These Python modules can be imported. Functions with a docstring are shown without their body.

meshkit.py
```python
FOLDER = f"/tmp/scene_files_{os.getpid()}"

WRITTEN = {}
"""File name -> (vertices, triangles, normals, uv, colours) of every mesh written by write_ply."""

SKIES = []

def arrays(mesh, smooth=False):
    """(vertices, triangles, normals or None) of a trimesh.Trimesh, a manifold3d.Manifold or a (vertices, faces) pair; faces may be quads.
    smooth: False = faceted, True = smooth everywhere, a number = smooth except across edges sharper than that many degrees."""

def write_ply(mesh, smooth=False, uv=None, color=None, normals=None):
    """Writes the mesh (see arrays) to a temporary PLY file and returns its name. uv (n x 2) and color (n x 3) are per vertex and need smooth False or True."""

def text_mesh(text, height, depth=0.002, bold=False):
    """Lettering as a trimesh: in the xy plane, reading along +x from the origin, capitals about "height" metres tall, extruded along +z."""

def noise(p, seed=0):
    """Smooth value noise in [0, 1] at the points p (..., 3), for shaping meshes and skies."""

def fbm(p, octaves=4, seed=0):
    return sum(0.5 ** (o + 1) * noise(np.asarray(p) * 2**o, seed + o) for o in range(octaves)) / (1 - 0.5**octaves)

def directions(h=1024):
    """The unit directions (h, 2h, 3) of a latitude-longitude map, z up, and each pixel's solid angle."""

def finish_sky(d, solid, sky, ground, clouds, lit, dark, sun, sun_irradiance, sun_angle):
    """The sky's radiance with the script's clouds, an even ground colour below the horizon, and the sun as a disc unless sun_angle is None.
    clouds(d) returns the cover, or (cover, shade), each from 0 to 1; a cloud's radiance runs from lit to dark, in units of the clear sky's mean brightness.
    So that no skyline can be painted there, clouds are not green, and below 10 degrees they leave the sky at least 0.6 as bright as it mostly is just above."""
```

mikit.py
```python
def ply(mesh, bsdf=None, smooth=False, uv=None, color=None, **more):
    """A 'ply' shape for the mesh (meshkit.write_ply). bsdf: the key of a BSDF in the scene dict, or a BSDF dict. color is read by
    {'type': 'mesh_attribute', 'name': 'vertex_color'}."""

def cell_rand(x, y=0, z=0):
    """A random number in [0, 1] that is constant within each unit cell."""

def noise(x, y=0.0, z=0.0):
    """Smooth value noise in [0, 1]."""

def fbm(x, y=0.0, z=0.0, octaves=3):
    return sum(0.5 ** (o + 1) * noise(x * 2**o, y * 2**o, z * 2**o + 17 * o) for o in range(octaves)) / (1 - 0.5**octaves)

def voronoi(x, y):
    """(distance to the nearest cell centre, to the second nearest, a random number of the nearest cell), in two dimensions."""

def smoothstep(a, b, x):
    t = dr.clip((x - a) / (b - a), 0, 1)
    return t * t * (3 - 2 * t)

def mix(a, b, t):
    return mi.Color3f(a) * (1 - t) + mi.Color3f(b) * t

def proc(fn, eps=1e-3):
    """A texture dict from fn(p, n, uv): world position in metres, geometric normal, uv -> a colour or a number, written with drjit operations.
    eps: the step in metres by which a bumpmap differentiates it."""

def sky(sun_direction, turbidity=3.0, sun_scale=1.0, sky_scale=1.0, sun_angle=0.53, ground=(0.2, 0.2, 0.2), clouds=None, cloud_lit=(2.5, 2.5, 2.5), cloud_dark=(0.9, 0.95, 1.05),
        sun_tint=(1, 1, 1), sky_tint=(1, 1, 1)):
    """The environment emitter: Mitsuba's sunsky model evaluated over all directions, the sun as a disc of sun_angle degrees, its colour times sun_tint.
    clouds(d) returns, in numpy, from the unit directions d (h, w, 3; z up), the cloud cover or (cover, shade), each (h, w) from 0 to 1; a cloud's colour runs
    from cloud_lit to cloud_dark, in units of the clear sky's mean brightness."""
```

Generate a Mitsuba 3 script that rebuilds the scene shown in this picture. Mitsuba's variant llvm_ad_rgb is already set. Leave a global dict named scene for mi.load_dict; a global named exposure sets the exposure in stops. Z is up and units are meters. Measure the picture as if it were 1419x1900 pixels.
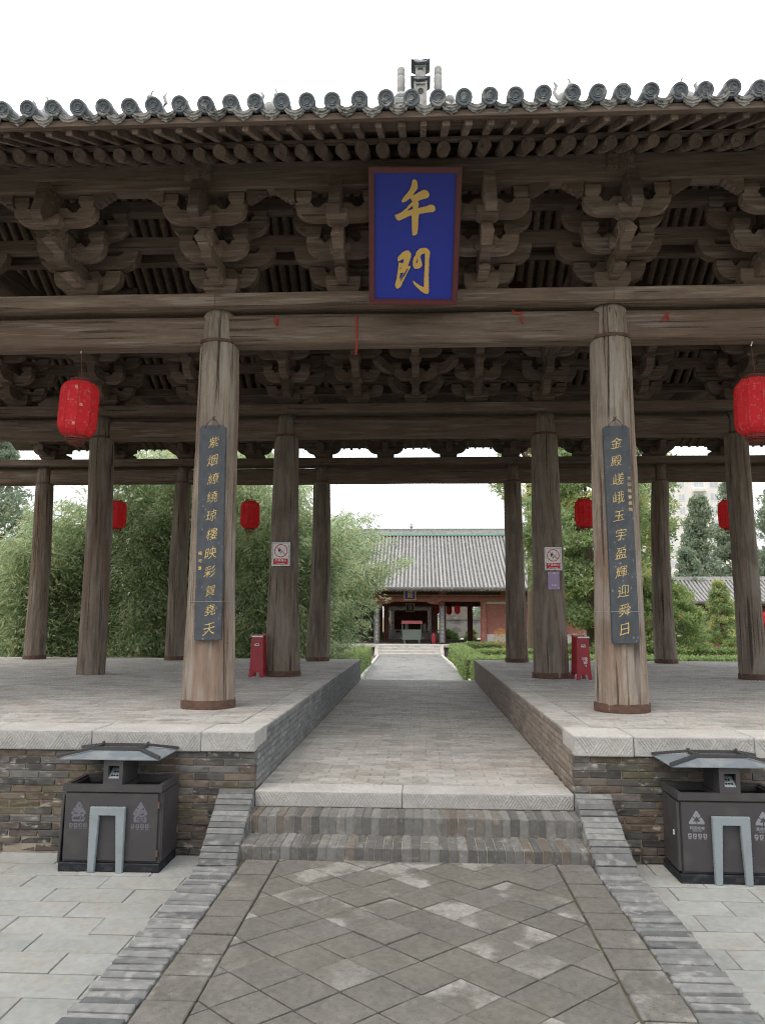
import math
import numpy as np
import trimesh
import drjit as dr
import mitsuba as mi
import mikit
import meshkit
from shapely.geometry import Polygon, Point, LineString, box as sbox
from shapely import affinity
from shapely.ops import unary_union
from mikit import proc, noise, fbm, voronoi, cell_rand, smoothstep, mix

T = mi.ScalarTransform4f
rng = np.random.default_rng(11)
scene, labels, count = {}, {}, {}

# ------------------------------------------------------------------ camera, sky, exposure
eye = np.array([0.0, 0.0, 1.7])
fwd = np.array([-0.04804585, 0.98948202, 0.13644386])
upv = np.array([0.00289566, -0.13646307, 0.99064093])
scene['camera'] = {'type': 'perspective', 'fov': 52.93, 'fov_axis': 'x', 'near_clip': 0.05, 'far_clip': 900.0,
                   'to_world': T().look_at(origin=eye.tolist(), target=(eye + fwd).tolist(), up=upv.tolist())}
# a bright, even overcast: the sun is only a wide soft glow behind the cloud, up and to the left, behind the camera
# (the standard overcast sky: three times as bright overhead as along the horizon)
scene['sky'] = mikit.sky((-0.35, -0.45, 0.82), turbidity=3, sun_scale=0.2, sun_angle=40, clouds=lambda d: (np.ones(d.shape[:2]), 1 - (1 + 2 * np.clip(d[..., 2], 0, 1)) / 3),
                         cloud_lit=(4.55, 4.6, 4.65), cloud_dark=(0.55, 0.55, 0.555), ground=(0.2, 0.2, 0.2))
exposure = 2.45


# ------------------------------------------------------------------ helpers: names, shapes
def key_of(name, parent=None):
    k = (parent + '__' if parent else '') + name
    n = count.get(k, 0)
    count[k] = n + 1
    return k if n == 0 else f'{k}_{n:03d}'


def tag(k, label=None, cat=None, group=None, kind=None):
    d = {}
    if label:
        d['label'] = label
    if cat:
        d['category'] = cat
    if group:
        d['group'] = group
    if kind:
        d['kind'] = kind
    labels[k] = d
    return k


def thing(name, label, cat, group=None, kind=None):
    return tag(key_of(name), label, cat, group, kind)


def outward(mesh):
    q = mesh.vertices[mesh.faces] - mesh.vertices.mean(0)
    if (q[:, 0] * np.cross(q[:, 1], q[:, 2])).sum() < 0:
        mesh = trimesh.Trimesh(mesh.vertices, np.asarray(mesh.faces)[:, ::-1], process=False)
    return mesh


def shp(mesh, bsdf, smooth=False, tone=None):
    """A shape dict. tone = (r1, r2): two random numbers of the piece, handed to its material as uv."""
    if isinstance(mesh, tuple):
        mesh = trimesh.Trimesh(mesh[0], mesh[1], process=False)
    if tone is None:
        tone = (0.5, 0.5)
    mesh = outward(mesh)
    if smooth is not False and smooth is not True:
        mesh = trimesh.graph.smooth_shade(mesh, angle=math.radians(smooth), facet_minarea=None)
        smooth = True
    return mikit.ply(mesh, bsdf, smooth=smooth, uv=np.tile(np.array(tone, float), (len(mesh.vertices), 1)))


def add(name, mesh, bsdf=None, parent=None, smooth=False, tone=None, at=None):
    k = key_of(name, parent)
    d = dict(mesh) if isinstance(mesh, dict) else shp(mesh, bsdf, smooth, tone)
    if at is not None:
        d['to_world'] = at
    scene[k] = d
    return k


def rt():
    return (float(rng.random()), float(rng.random()))


def cat(*ms):
    def flat(q):
        return [m for e in q for m in flat(e)] if isinstance(q, (list, tuple)) else [q]
    ms = flat(ms)
    return trimesh.util.concatenate([outward(m) for m in ms])


def _cbox_topology():
    pts = []
    for sx in (-1, 1):
        for sy in (-1, 1):
            for sz in (-1, 1):
                for ax in range(3):
                    pts.append((sx, sy, sz, ax))
    q = np.array([[s[a] * (1.0 if a == s[3] else 0.8) for a in range(3)] for s in pts])
    h = trimesh.convex.convex_hull(q)
    idx = [int(np.argmin(((q - v) ** 2).sum(1))) for v in h.vertices]
    f = np.array(idx)[h.faces]
    tri = q[f]
    n = np.cross(tri[:, 1] - tri[:, 0], tri[:, 2] - tri[:, 0])
    bad = (n * tri.mean(1)).sum(1) < 0
    f[bad] = f[bad][:, ::-1]
    return np.array(pts, float), f


CB_P, CB_F = _cbox_topology()


def cbox(x0, x1, y0, y1, z0, z1, c=0.004, jit=0.0):
    """A box with chamfered edges, its corners nudged by jit."""
    h = np.array([x1 - x0, y1 - y0, z1 - z0]) / 2
    m = np.array([x1 + x0, y1 + y0, z1 + z0]) / 2
    c = min(c, 0.45 * h.min())
    s = CB_P[:, :3]
    v = s * (h - c)
    ax = CB_P[:, 3].astype(int)
    v[np.arange(24), ax] = s[np.arange(24), ax] * h[ax]
    if jit:
        v = v + np.repeat(rng.normal(0, jit, (8, 3)), 3, axis=0)
    return trimesh.Trimesh(v + m, CB_F, process=False)


def bx(x0, x1, y0, y1, z0, z1):
    return cbox(x0, x1, y0, y1, z0, z1, 0.003)


def extr(poly, depth):
    if not isinstance(poly, (Polygon,)) and not hasattr(poly, 'geoms'):
        poly = Polygon(poly)
    gs = [g for g in getattr(poly, 'geoms', [poly]) if g.area > 1e-9 and g.geom_type == 'Polygon']
    return cat([trimesh.creation.extrude_polygon(g, depth, engine='earcut') for g in gs])


def frame(m, o, ex, ey, ez):
    M = np.eye(4)
    M[:3, 0], M[:3, 1], M[:3, 2], M[:3, 3] = ex, ey, ez, o
    m = m.copy()
    m.apply_transform(M)
    return m


def ex_xz(poly, y0, y1):
    """poly in (x, z), extruded from y0 to y1."""
    m = extr(poly, y1 - y0)
    return frame(m, (0, y1, 0), (1, 0, 0), (0, 0, 1), (0, -1, 0))


def ex_yz(poly, x0, x1):
    """poly in (y, z), extruded from x0 to x1."""
    m = extr(poly, x1 - x0)
    return frame(m, (x0, 0, 0), (0, 1, 0), (0, 0, 1), (1, 0, 0))


def lathe(prof, n=24, o=(0, 0, 0)):
    m = outward(trimesh.creation.revolve(np.array(prof, float), sections=n))
    m.apply_translation(o)
    return m


def tube(pts, r, sides=6, caps=True):
    p = np.asarray(pts, float)
    r = np.broadcast_to(np.asarray(r, float), (len(p),))
    t = np.gradient(p, axis=0)
    t /= np.linalg.norm(t, axis=1, keepdims=True) + 1e-12
    ref = np.where(np.abs(t[:, 2:]) < 0.9, [0, 0, 1.0], [1.0, 0, 0])
    a = np.cross(t, ref)
    a /= np.linalg.norm(a, axis=1, keepdims=True) + 1e-12
    b = np.cross(t, a)
    an = np.arange(sides) * 2 * np.pi / sides
    v = (p[:, None] + r[:, None, None] * (np.cos(an)[None, :, None] * a[:, None] + np.sin(an)[None, :, None] * b[:, None])).reshape(-1, 3)
    i, j = np.meshgrid(np.arange(len(p) - 1), np.arange(sides), indexing='ij')
    A, B = (i * sides + j).ravel(), (i * sides + (j + 1) % sides).ravel()
    f = np.vstack([np.stack([A, B, A + sides], 1), np.stack([B, B + sides, A + sides], 1)])
    if caps:
        n = len(v)
        v = np.vstack([v, p[:1], p[-1:]])
        k = np.arange(sides)
        f = np.vstack([f, np.stack([np.full(sides, n), (k + 1) % sides, k], 1),
                       np.stack([np.full(sides, n + 1), n - sides + k, n - sides + (k + 1) % sides], 1)])
    m = trimesh.Trimesh(v, f, process=False)
    return m


def hull(pts):
    return trimesh.convex.convex_hull(np.array(pts, float))


def dou(w, h, o=(0, 0, 0), d=None):
    """A bracket block: square above, tapering below."""
    d = d or w
    a, b = w / 2, w / 2 * 0.72
    c, e = d / 2, d / 2 * 0.72
    m = hull([(sx * a, sy * c, z) for sx in (-1, 1) for sy in (-1, 1) for z in (h * 0.42, h)] + [(sx * b, sy * e, 0) for sx in (-1, 1) for sy in (-1, 1)])
    m.apply_translation(o)
    return m


def tooled(x0, x1, y, z0, z1, depth=0.006):
    """The mason's tooling on an upright stone face: ridges left between chisel strokes, slanting left and right by turns."""
    V, F = [], []
    step, w = 0.105, 0.025
    k, u = 0, x0 + 0.012 - step * rng.random() * 0.3
    ht = z1 - z0
    while u < x1 - 0.012:
        s = 1 if k % 2 else -1
        tri = Polygon([(u, z0), (u + 2 * step, z0), (u + step, z1)]) if k % 2 else Polygon([(u, z1), (u + 2 * step, z1), (u + step, z0)])
        tri = tri.intersection(sbox(x0 + 0.012, z0, x1 - 0.012, z1))
        c = (z0 + z1) / 2
        for i in range(-16, 40):
            a = u - 0.2 + i * w
            ln = LineString([(a - s * 0.5 * ht * 0.85, c - ht * 0.6), (a + s * 0.5 * ht * 0.85, c + ht * 0.6)]).intersection(tri)
            if ln.is_empty or ln.geom_type != 'LineString' or ln.length < 0.02:
                continue
            (p0, q0), (p1, q1) = ln.coords[0], ln.coords[-1]
            d = np.array([p1 - p0, q1 - q0])
            d /= np.linalg.norm(d)
            nx, nz = -d[1] * w * 0.30, d[0] * w * 0.30
            b = len(V)
            V += [(p0 - nx, y + 0.002, q0 - nz), (p0 + nx, y + 0.002, q0 + nz), (p0 + d[0] * 0.004, y - depth, q0 + d[1] * 0.004),
                  (p1 - nx, y + 0.002, q1 - nz), (p1 + nx, y + 0.002, q1 + nz), (p1 - d[0] * 0.004, y - depth, q1 - d[1] * 0.004)]
            f = [(0, 2, 3), (2, 5, 3), (1, 4, 2), (2, 4, 5), (0, 1, 2), (3, 5, 4)]
            for t in f:
                p = np.array([V[b + e] for e in t])
                nrm = np.cross(p[1] - p[0], p[2] - p[0])
                out = p.mean(0) - np.array([(p0 + p1) / 2, y + 0.002, (q0 + q1) / 2])
                F.append(tuple(b + e for e in (t if nrm @ out > 0 else t[::-1])))
        u += step
        k += 1
    return trimesh.Trimesh(np.array(V), np.array(F), process=False)


# ------------------------------------------------------------------ materials
def bump(b, fn, scale, eps=1e-3):
    return {'type': 'bumpmap', 'arbitrary': proc(fn, eps), 'scale': scale, 'bsdf': b}


def prin(color, rough=0.8, spec=0.3, **k):
    c = proc(color) if callable(color) else {'type': 'rgb', 'value': list(color)}
    return {'type': 'principled', 'base_color': c, 'roughness': rough, 'specular': spec, **k}


def two(b):
    return {'type': 'twosided', 'bsdf': b}


def grain(a, b, c, s, q):
    """Wood: a, b across the grain, c along it (metres); s, q the tone of the piece."""
    fine = 0.6 * noise(a * 95, b * 95, c * 7.0 + q * 31) + 0.4 * noise(a * 160, b * 160, c * 18.0 + q * 11)
    mid = fbm(a * 26, b * 26, c * 1.9 + q * 13, 4)
    low = fbm(a * 2.2 + 7, b * 2.2, c * 0.55 + q * 5)
    col = mix((0.080, 0.058, 0.046), (0.255, 0.190, 0.152), dr.clip(fine * 0.45 + mid * 0.7 - 0.10, 0, 1))
    col = mix(col, (0.14, 0.086, 0.060), smoothstep(0.48, 0.72, low) * 0.35)
    crack = smoothstep(0.78, 0.86, noise(a * 62 + 3, b * 62, c * 0.9 + q * 9))
    col = mix(col, (0.045, 0.036, 0.03), crack * 0.7)
    pale = smoothstep(0.58, 0.74, fbm(a * 34 + 11, b * 34, c * 1.6))
    col = mix(col, (0.34, 0.31, 0.28), pale * 0.35)
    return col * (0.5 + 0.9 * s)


def grain_h(a, b, c, q):
    return noise(a * 80, b * 80, c * 2.2 + q * 31) * 0.6 + noise(a * 30, b * 30, c * 1.2 + q * 13) - 1.2 * smoothstep(0.78, 0.86, noise(a * 62 + 3, b * 62, c * 0.9 + q * 9))


def wood_col(p, n, uv):
    """The columns: the same timber, bleached to grey-tan, with red-brown remains of an old coat."""
    a, b, c, q = p.x, p.y, p.z, uv.y
    fine = 0.6 * noise(a * 110, b * 110, c * 8.0 + q * 31) + 0.4 * noise(a * 170, b * 170, c * 22.0 + q * 11)
    mid = fbm(a * 30, b * 30, c * 1.8 + q * 13, 4)
    col = mix((0.135, 0.105, 0.083), (0.455, 0.378, 0.312), dr.clip(fine * 0.5 + mid * 0.9 - 0.22, 0, 1))
    old = smoothstep(0.52, 0.66, fbm(a * 5 + q * 7, b * 5, c * 0.5 + q * 3))
    col = mix(col, (0.22, 0.135, 0.10), old * 0.5)
    crack = smoothstep(0.75, 0.83, noise(a * 48 + 3, b * 48, c * 0.8 + q * 9))
    col = mix(col, (0.055, 0.045, 0.037), crack * 0.8)
    grey = smoothstep(0.50, 0.70, fbm(a * 9 + 11, b * 9, c * 1.3 + q * 17))
    col = mix(col, (0.39, 0.355, 0.325), grey * 0.45)
    dark = smoothstep(0.56, 0.72, fbm(a * 6 + 3, b * 6, c * 2.2 + q * 29))
    col = mix(col, (0.16, 0.135, 0.115), dark * 0.45)
    return col * (0.5 + uv.x)


def wood_col_h(p, n, uv):
    return grain_h(p.x, p.y, p.z, uv.y)


def wood_x(p, n, uv):
    return grain(p.y, p.z, p.x, uv.x, uv.y)


def wood_x_h(p, n, uv):
    return grain_h(p.y, p.z, p.x, uv.y)


def wood_y(p, n, uv):
    return grain(p.x, p.z, p.y, uv.x, uv.y) * 0.85


scene['mat_column'] = bump(prin(wood_col, 0.85, 0.25), wood_col_h, 0.006)
scene['mat_wood_x'] = bump(prin(wood_x, 0.85, 0.2), wood_x_h, 0.006)
scene['mat_wood_y'] = two(prin(wood_y, 0.85, 0.2))


def brick_c(p, n, uv):
    a = fbm(p.x * 30, p.y * 30, p.z * 30)
    col = mix((0.055, 0.055, 0.056), (0.155, 0.152, 0.148), uv.x)
    brown = smoothstep(0.40, 0.95, uv.y)
    col = mix(col, (0.145, 0.108, 0.084), brown * 0.8)
    col = mix(col, col * 0.55, smoothstep(0.45, 0.62, fbm(p.x * 9, p.y * 9, p.z * 14)) * 0.7)
    salt = smoothstep(0.58, 0.72, fbm(p.x * 11 + 4, p.y * 11, p.z * 21, 4)) * smoothstep(0.42, 0.62, a)
    col = mix(col, (0.40, 0.38, 0.355), salt * 0.55)
    moss = smoothstep(0.60, 0.70, fbm(p.x * 3 + 9, p.y * 3, p.z * 6))
    col = mix(col, (0.085, 0.085, 0.045), moss * 0.5)
    return col * (0.75 + 0.5 * a)


def rough_h(p, n, uv):
    return fbm(p.x * 60, p.y * 60, p.z * 60) + 0.6 * noise(p.x * 22, p.y * 22, p.z * 22)


def step_brick_c(p, n, uv):
    a = fbm(p.x * 34, p.y * 34, p.z * 34)
    col = mix((0.082, 0.082, 0.081), (0.165, 0.166, 0.165), uv.x)
    col = mix(col, (0.125, 0.105, 0.088), smoothstep(0.75, 1.0, uv.y) * 0.7)
    col = mix(col, (0.30, 0.295, 0.28), smoothstep(0.60, 0.74, fbm(p.x * 21, p.y * 21, p.z * 21, 4)) * 0.35)
    return col * (0.7 + 0.6 * a)


scene['mat_step_brick'] = bump(prin(step_brick_c, 0.9, 0.25), rough_h, 0.003)
scene['mat_brick'] = bump(prin(brick_c, 0.9, 0.25), rough_h, 0.004)


def kerb_c(p, n, uv):
    a = fbm(p.x * 26, p.y * 26, p.z * 26)
    col = mix((0.085, 0.09, 0.095), (0.195, 0.20, 0.203), uv.x)
    salt = smoothstep(0.52, 0.74, fbm(p.x * 13 + 4, p.y * 19, p.z * 19, 4)) * smoothstep(0.38, 0.60, a)
    col = mix(col, (0.34, 0.335, 0.32), salt * 0.3)
    return col * (0.7 + 0.6 * a)


def side_c(p, n, uv):
    return kerb_c(p, n, uv) * mi.Color3f(1.12, 0.93, 0.80)


scene['mat_side_brick'] = bump(prin(side_c, 0.9, 0.25), rough_h, 0.003)
scene['mat_kerb_brick'] = bump(prin(kerb_c, 0.9, 0.25), rough_h, 0.004)


def mortar_c(p, n, uv):
    a = fbm(p.x * 25, p.y * 25, p.z * 25)
    moss = smoothstep(0.45, 0.6, fbm(p.x * 4, p.y * 4, p.z * 4 + 3))
    return mix(mix((0.20, 0.175, 0.145), (0.36, 0.31, 0.26), a), (0.16, 0.155, 0.075), moss * 0.6)


scene['mat_mortar'] = prin(mortar_c, 0.95, 0.1)


def soil_c(p, n, uv):
    a = fbm(p.x * 12, p.y * 12)
    return mix(mix((0.075, 0.07, 0.05), (0.15, 0.135, 0.10), a), (0.085, 0.105, 0.045), smoothstep(0.45, 0.65, fbm(p.x * 5, p.y * 5, 4.0)))


scene['mat_soil'] = prin(soil_c, 0.95, 0.1)


def tile_c(p, n, uv):
    """Square clay pavers: dark grey-brown, white salt blooms in some of them, moss along the joints here and there."""
    a = fbm(p.x * 40, p.y * 40, 0.0, 4)
    m = fbm(p.x * 6, p.y * 6, 2.0)
    col = mix((0.092, 0.089, 0.082), (0.148, 0.144, 0.134), uv.x * 0.25 + m * 0.65)
    bloom = smoothstep(0.40, 0.85, fbm(p.x * 7 + uv.x * 9, p.y * 7, uv.y * 5, 5)) * (0.6 + 0.6 * fbm(p.x * 60, p.y * 60, 3.0)) * smoothstep(0.45, 0.9, uv.y)
    col = mix(col, (0.40, 0.395, 0.385), dr.clip(bloom, 0, 0.4))
    pit = smoothstep(0.76, 0.9, noise(p.x * 150, p.y * 150, 9.0))
    col = mix(col, col * 0.75, pit)
    moss = smoothstep(0.58, 0.70, fbm(p.x * 2.2 + 3, p.y * 2.2, 7.0))
    col = mix(col, (0.13, 0.126, 0.095), moss * 0.2)
    return col * (0.75 + 0.5 * a)


scene['mat_tile'] = bump(prin(tile_c, 0.85, 0.3), rough_h, 0.003)


def flag_c(p, n, uv):
    a = fbm(p.x * 35, p.y * 35, 0.0, 4)
    m = fbm(p.x * 3, p.y * 5, uv.x * 9)
    col = mix((0.200, 0.212, 0.212), (0.305, 0.318, 0.312), m * 0.8 + uv.x * 0.35 - 0.1)
    st = smoothstep(0.52, 0.66, fbm(p.x * 5 + uv.y * 7, p.y * 5, 3.0))
    col = mix(col, (0.25, 0.235, 0.205), st * 0.35)
    return col * (0.85 + 0.3 * a)


scene['mat_flagstone'] = bump(prin(flag_c, 0.7, 0.3), rough_h, 0.0012)


def paver_c(p, n, uv):
    a = fbm(p.x * 30, p.y * 30, 0.0, 4)
    m = fbm(p.x * 1.3, p.y * 2.6, 5.0)
    col = mix((0.222, 0.219, 0.211), (0.372, 0.367, 0.356), uv.x * 0.5 + m * 0.55)
    col = mix(col, (0.34, 0.275, 0.235), smoothstep(0.82, 1.0, uv.y) * 0.4)
    dirt = smoothstep(0.52, 0.64, fbm(p.x * 4 + 3, p.y * 7, 1.0))
    col = mix(col, (0.17, 0.16, 0.145), dirt * 0.4)
    return col * (0.8 + 0.4 * a)


def brick_grid(p, lx, ly):
    row = dr.floor(p.y / ly)
    u = p.x / lx + 0.5 * (row - 2 * dr.floor(row / 2))
    fx, fy = u - dr.floor(u), p.y / ly - row
    ex = dr.minimum(fx, 1 - fx) * lx
    ey = dr.minimum(fy, 1 - fy) * ly
    return dr.minimum(ex, ey), cell_rand(dr.floor(u), row, 3), cell_rand(dr.floor(u), row, 8)


def paving_far(p, n, uv):
    """Paving past the limit of single pieces: running bond of the same pavers, with joints."""
    e, r1, r2 = brick_grid(p, 0.25, 0.12)
    return mix((0.20, 0.19, 0.175), paver_c(p, n, mi.Point2f(r1, r2)), smoothstep(0.001, 0.005, e))


def paving_far_h(p, n, uv):
    return smoothstep(0.0, 0.006, brick_grid(p, 0.25, 0.12)[0]) + 0.3 * fbm(p.x * 60, p.y * 60, 0.0)


scene['mat_paver'] = bump(prin(paver_c, 0.8, 0.3), rough_h, 0.002)
scene['mat_paving'] = bump(prin(paving_far, 0.8, 0.3), paving_far_h, 0.0015)


def coping_c(p, n, uv):
    a = fbm(p.x * 50, p.y * 50, p.z * 50, 4)
    m = fbm(p.x * 5, p.y * 5, p.z * 9)
    col = mix((0.275, 0.272, 0.265), (0.42, 0.417, 0.407), m * 0.6 + uv.x * 0.4)
    pit = smoothstep(0.74, 0.84, noise(p.x * 130, p.y * 130, p.z * 130))
    return mix(col, (0.16, 0.15, 0.14), pit * 0.4) * (0.8 + 0.4 * a)


scene['mat_coping'] = bump(prin(coping_c, 0.85, 0.25), rough_h, 0.002)


def roof_tile_c(p, n, uv):
    a = fbm(p.x * 28, p.y * 28, p.z * 28)
    col = mix((0.055, 0.065, 0.080), (0.15, 0.17, 0.195), a * 0.9 + uv.x * 0.3 - 0.1)
    lich = smoothstep(0.60, 0.68, fbm(p.x * 16 + 5, p.y * 8, p.z * 16))
    return mix(col, (0.40, 0.40, 0.38), lich * 0.45)


scene['mat_roof_tile'] = prin(roof_tile_c, 0.45, 0.5)


def drip_c(p, n, uv):
    a = fbm(p.x * 34, p.y * 34, p.z * 34)
    return mix((0.09, 0.09, 0.088), (0.31, 0.305, 0.29), smoothstep(0.32, 0.66, a * 0.85 + uv.x * 0.2))


scene['mat_drip_tile'] = prin(drip_c, 0.85, 0.3)


def rust_c(p, n, uv):
    a = fbm(p.x * 20, p.y * 20, p.z * 30)
    return mix((0.06, 0.038, 0.03), (0.155, 0.092, 0.07), a)


scene['mat_rust'] = prin(rust_c, 0.8, 0.3)


def slate_c(p, n, uv):
    a = fbm(p.x * 18, p.y * 18, p.z * 9)
    scr = smoothstep(0.80, 0.88, noise(p.x * 75, p.y * 9, p.z * 29)) * smoothstep(0.5, 0.6, fbm(p.x * 4, p.y, p.z * 4))
    return mix(mix((0.030, 0.036, 0.045), (0.075, 0.084, 0.098), a), (0.26, 0.27, 0.29), scr * 0.6)


scene['mat_board'] = prin(slate_c, 0.55, 0.4)


def painted(c, dirt, amount=0.5, k=14.0):
    def fn(p, n, uv):
        a = fbm(p.x * k, p.y * k, p.z * k)
        return mix(c, dirt, smoothstep(0.5, 0.72, a) * amount)
    return fn


scene['mat_blue'] = prin((0.017, 0.031, 0.31), 0.5, 0.4)
scene['mat_frame_red'] = prin((0.105, 0.022, 0.024), 0.35, 0.5)
scene['mat_gold'] = prin((0.62, 0.40, 0.115), 0.5, 0.4)
scene['mat_gilt'] = prin(painted((0.60, 0.44, 0.16), (0.34, 0.28, 0.17), 0.8, 40.0), 0.5, 0.4)
scene['mat_bin'] = prin(painted((0.042, 0.040, 0.043), (0.062, 0.059, 0.059), 0.5, 9.0), 0.5, 0.45)
scene['mat_bin_base'] = prin(painted((0.012, 0.014, 0.02), (0.06, 0.06, 0.06), 0.4, 30.0), 0.6, 0.3)
scene['mat_bin_grey'] = prin(painted((0.205, 0.24, 0.262), (0.17, 0.19, 0.20), 0.5, 5.0), 0.42, 0.5)
scene['mat_bin_roof'] = prin(painted((0.145, 0.172, 0.198), (0.25, 0.26, 0.26), 0.5, 9.0), 0.5, 0.4)
scene['mat_faded_print'] = prin(painted((0.125, 0.123, 0.15), (0.05, 0.047, 0.05), 0.9, 60.0), 0.7, 0.2)
scene['mat_print'] = prin((0.20, 0.205, 0.235), 0.7, 0.2)
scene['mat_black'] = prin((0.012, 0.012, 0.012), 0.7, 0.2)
scene['mat_iron'] = prin((0.06, 0.05, 0.045), 0.6, 0.4)
scene['mat_red_paint'] = prin(painted((0.30, 0.022, 0.035), (0.22, 0.03, 0.035), 0.6, 9.0), 0.4, 0.5)
scene['mat_sign_white'] = prin((0.70, 0.70, 0.70), 0.4, 0.4)
scene['mat_sign_red'] = prin((0.50, 0.02, 0.03), 0.4, 0.4)
scene['mat_sign_grey'] = prin((0.36, 0.36, 0.40), 0.5, 0.3)
scene['mat_purple'] = prin((0.33, 0.26, 0.42), 0.4, 0.4)
scene['mat_cord'] = prin((0.45, 0.035, 0.03), 0.7, 0.2)


def lantern_c(p, n, uv):
    """Red cloth printed all over with little gold marks; uv runs round the lantern and up it (real coordinates here)."""
    u, v = uv.x * 44, uv.y * 21
    i, j = dr.floor(u), dr.floor(v)
    fx, fy = u - i, v - j
    gx, gy = dr.floor(fx * 7), dr.floor(fy * 7)
    on = (cell_rand(i * 7 + gx, j * 7 + gy, 4) > 0.52) & (gx > 0.5) & (gx < 5.5) & (gy > 0.5) & (gy < 5.5) & (cell_rand(i, j, 1) > 0.72)
    return dr.select(on, mi.Color3f(0.78, 0.32, 0.26), mi.Color3f(0.84, 0.065, 0.085))


scene['mat_lantern'] = {'type': 'principledthin', 'base_color': proc(lantern_c), 'roughness': 0.5, 'diff_trans': 1.1, 'spec_trans': 0.0}
scene['mat_lantern_wire'] = prin((0.16, 0.05, 0.04), 0.6, 0.3)


def leafy(dark, light, accent, share):
    def fn(p, n, uv):
        c = mix(dark, light, uv.x)
        return mix(c, accent, smoothstep(1 - share, 1 - share * 0.6, uv.y))
    return fn


def leaf_mat(dark, light, accent, share, trans=0.7):
    return {'type': 'principledthin', 'base_color': proc(leafy(dark, light, accent, share)), 'roughness': 0.55, 'diff_trans': trans, 'spec_trans': 0.0}


scene['mat_bamboo_leaf'] = leaf_mat((0.20, 0.30, 0.165), (0.60, 0.70, 0.46), (0.66, 0.62, 0.36), 0.12, 1.05)
scene['mat_bamboo_culm'] = prin((0.20, 0.22, 0.08), 0.5, 0.4)
scene['mat_cypress'] = leaf_mat((0.15, 0.23, 0.12), (0.48, 0.58, 0.30), (0.62, 0.62, 0.28), 0.30, 1.0)
scene['mat_conifer'] = leaf_mat((0.18, 0.24, 0.18), (0.42, 0.49, 0.37), (0.48, 0.52, 0.33), 0.1, 0.95)
scene['mat_hedge'] = leaf_mat((0.12, 0.21, 0.08), (0.38, 0.50, 0.22), (0.50, 0.55, 0.24), 0.2, 0.9)
scene['mat_shrub'] = leaf_mat((0.12, 0.20, 0.085), (0.42, 0.52, 0.23), (0.56, 0.55, 0.24), 0.18, 1.0)
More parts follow.
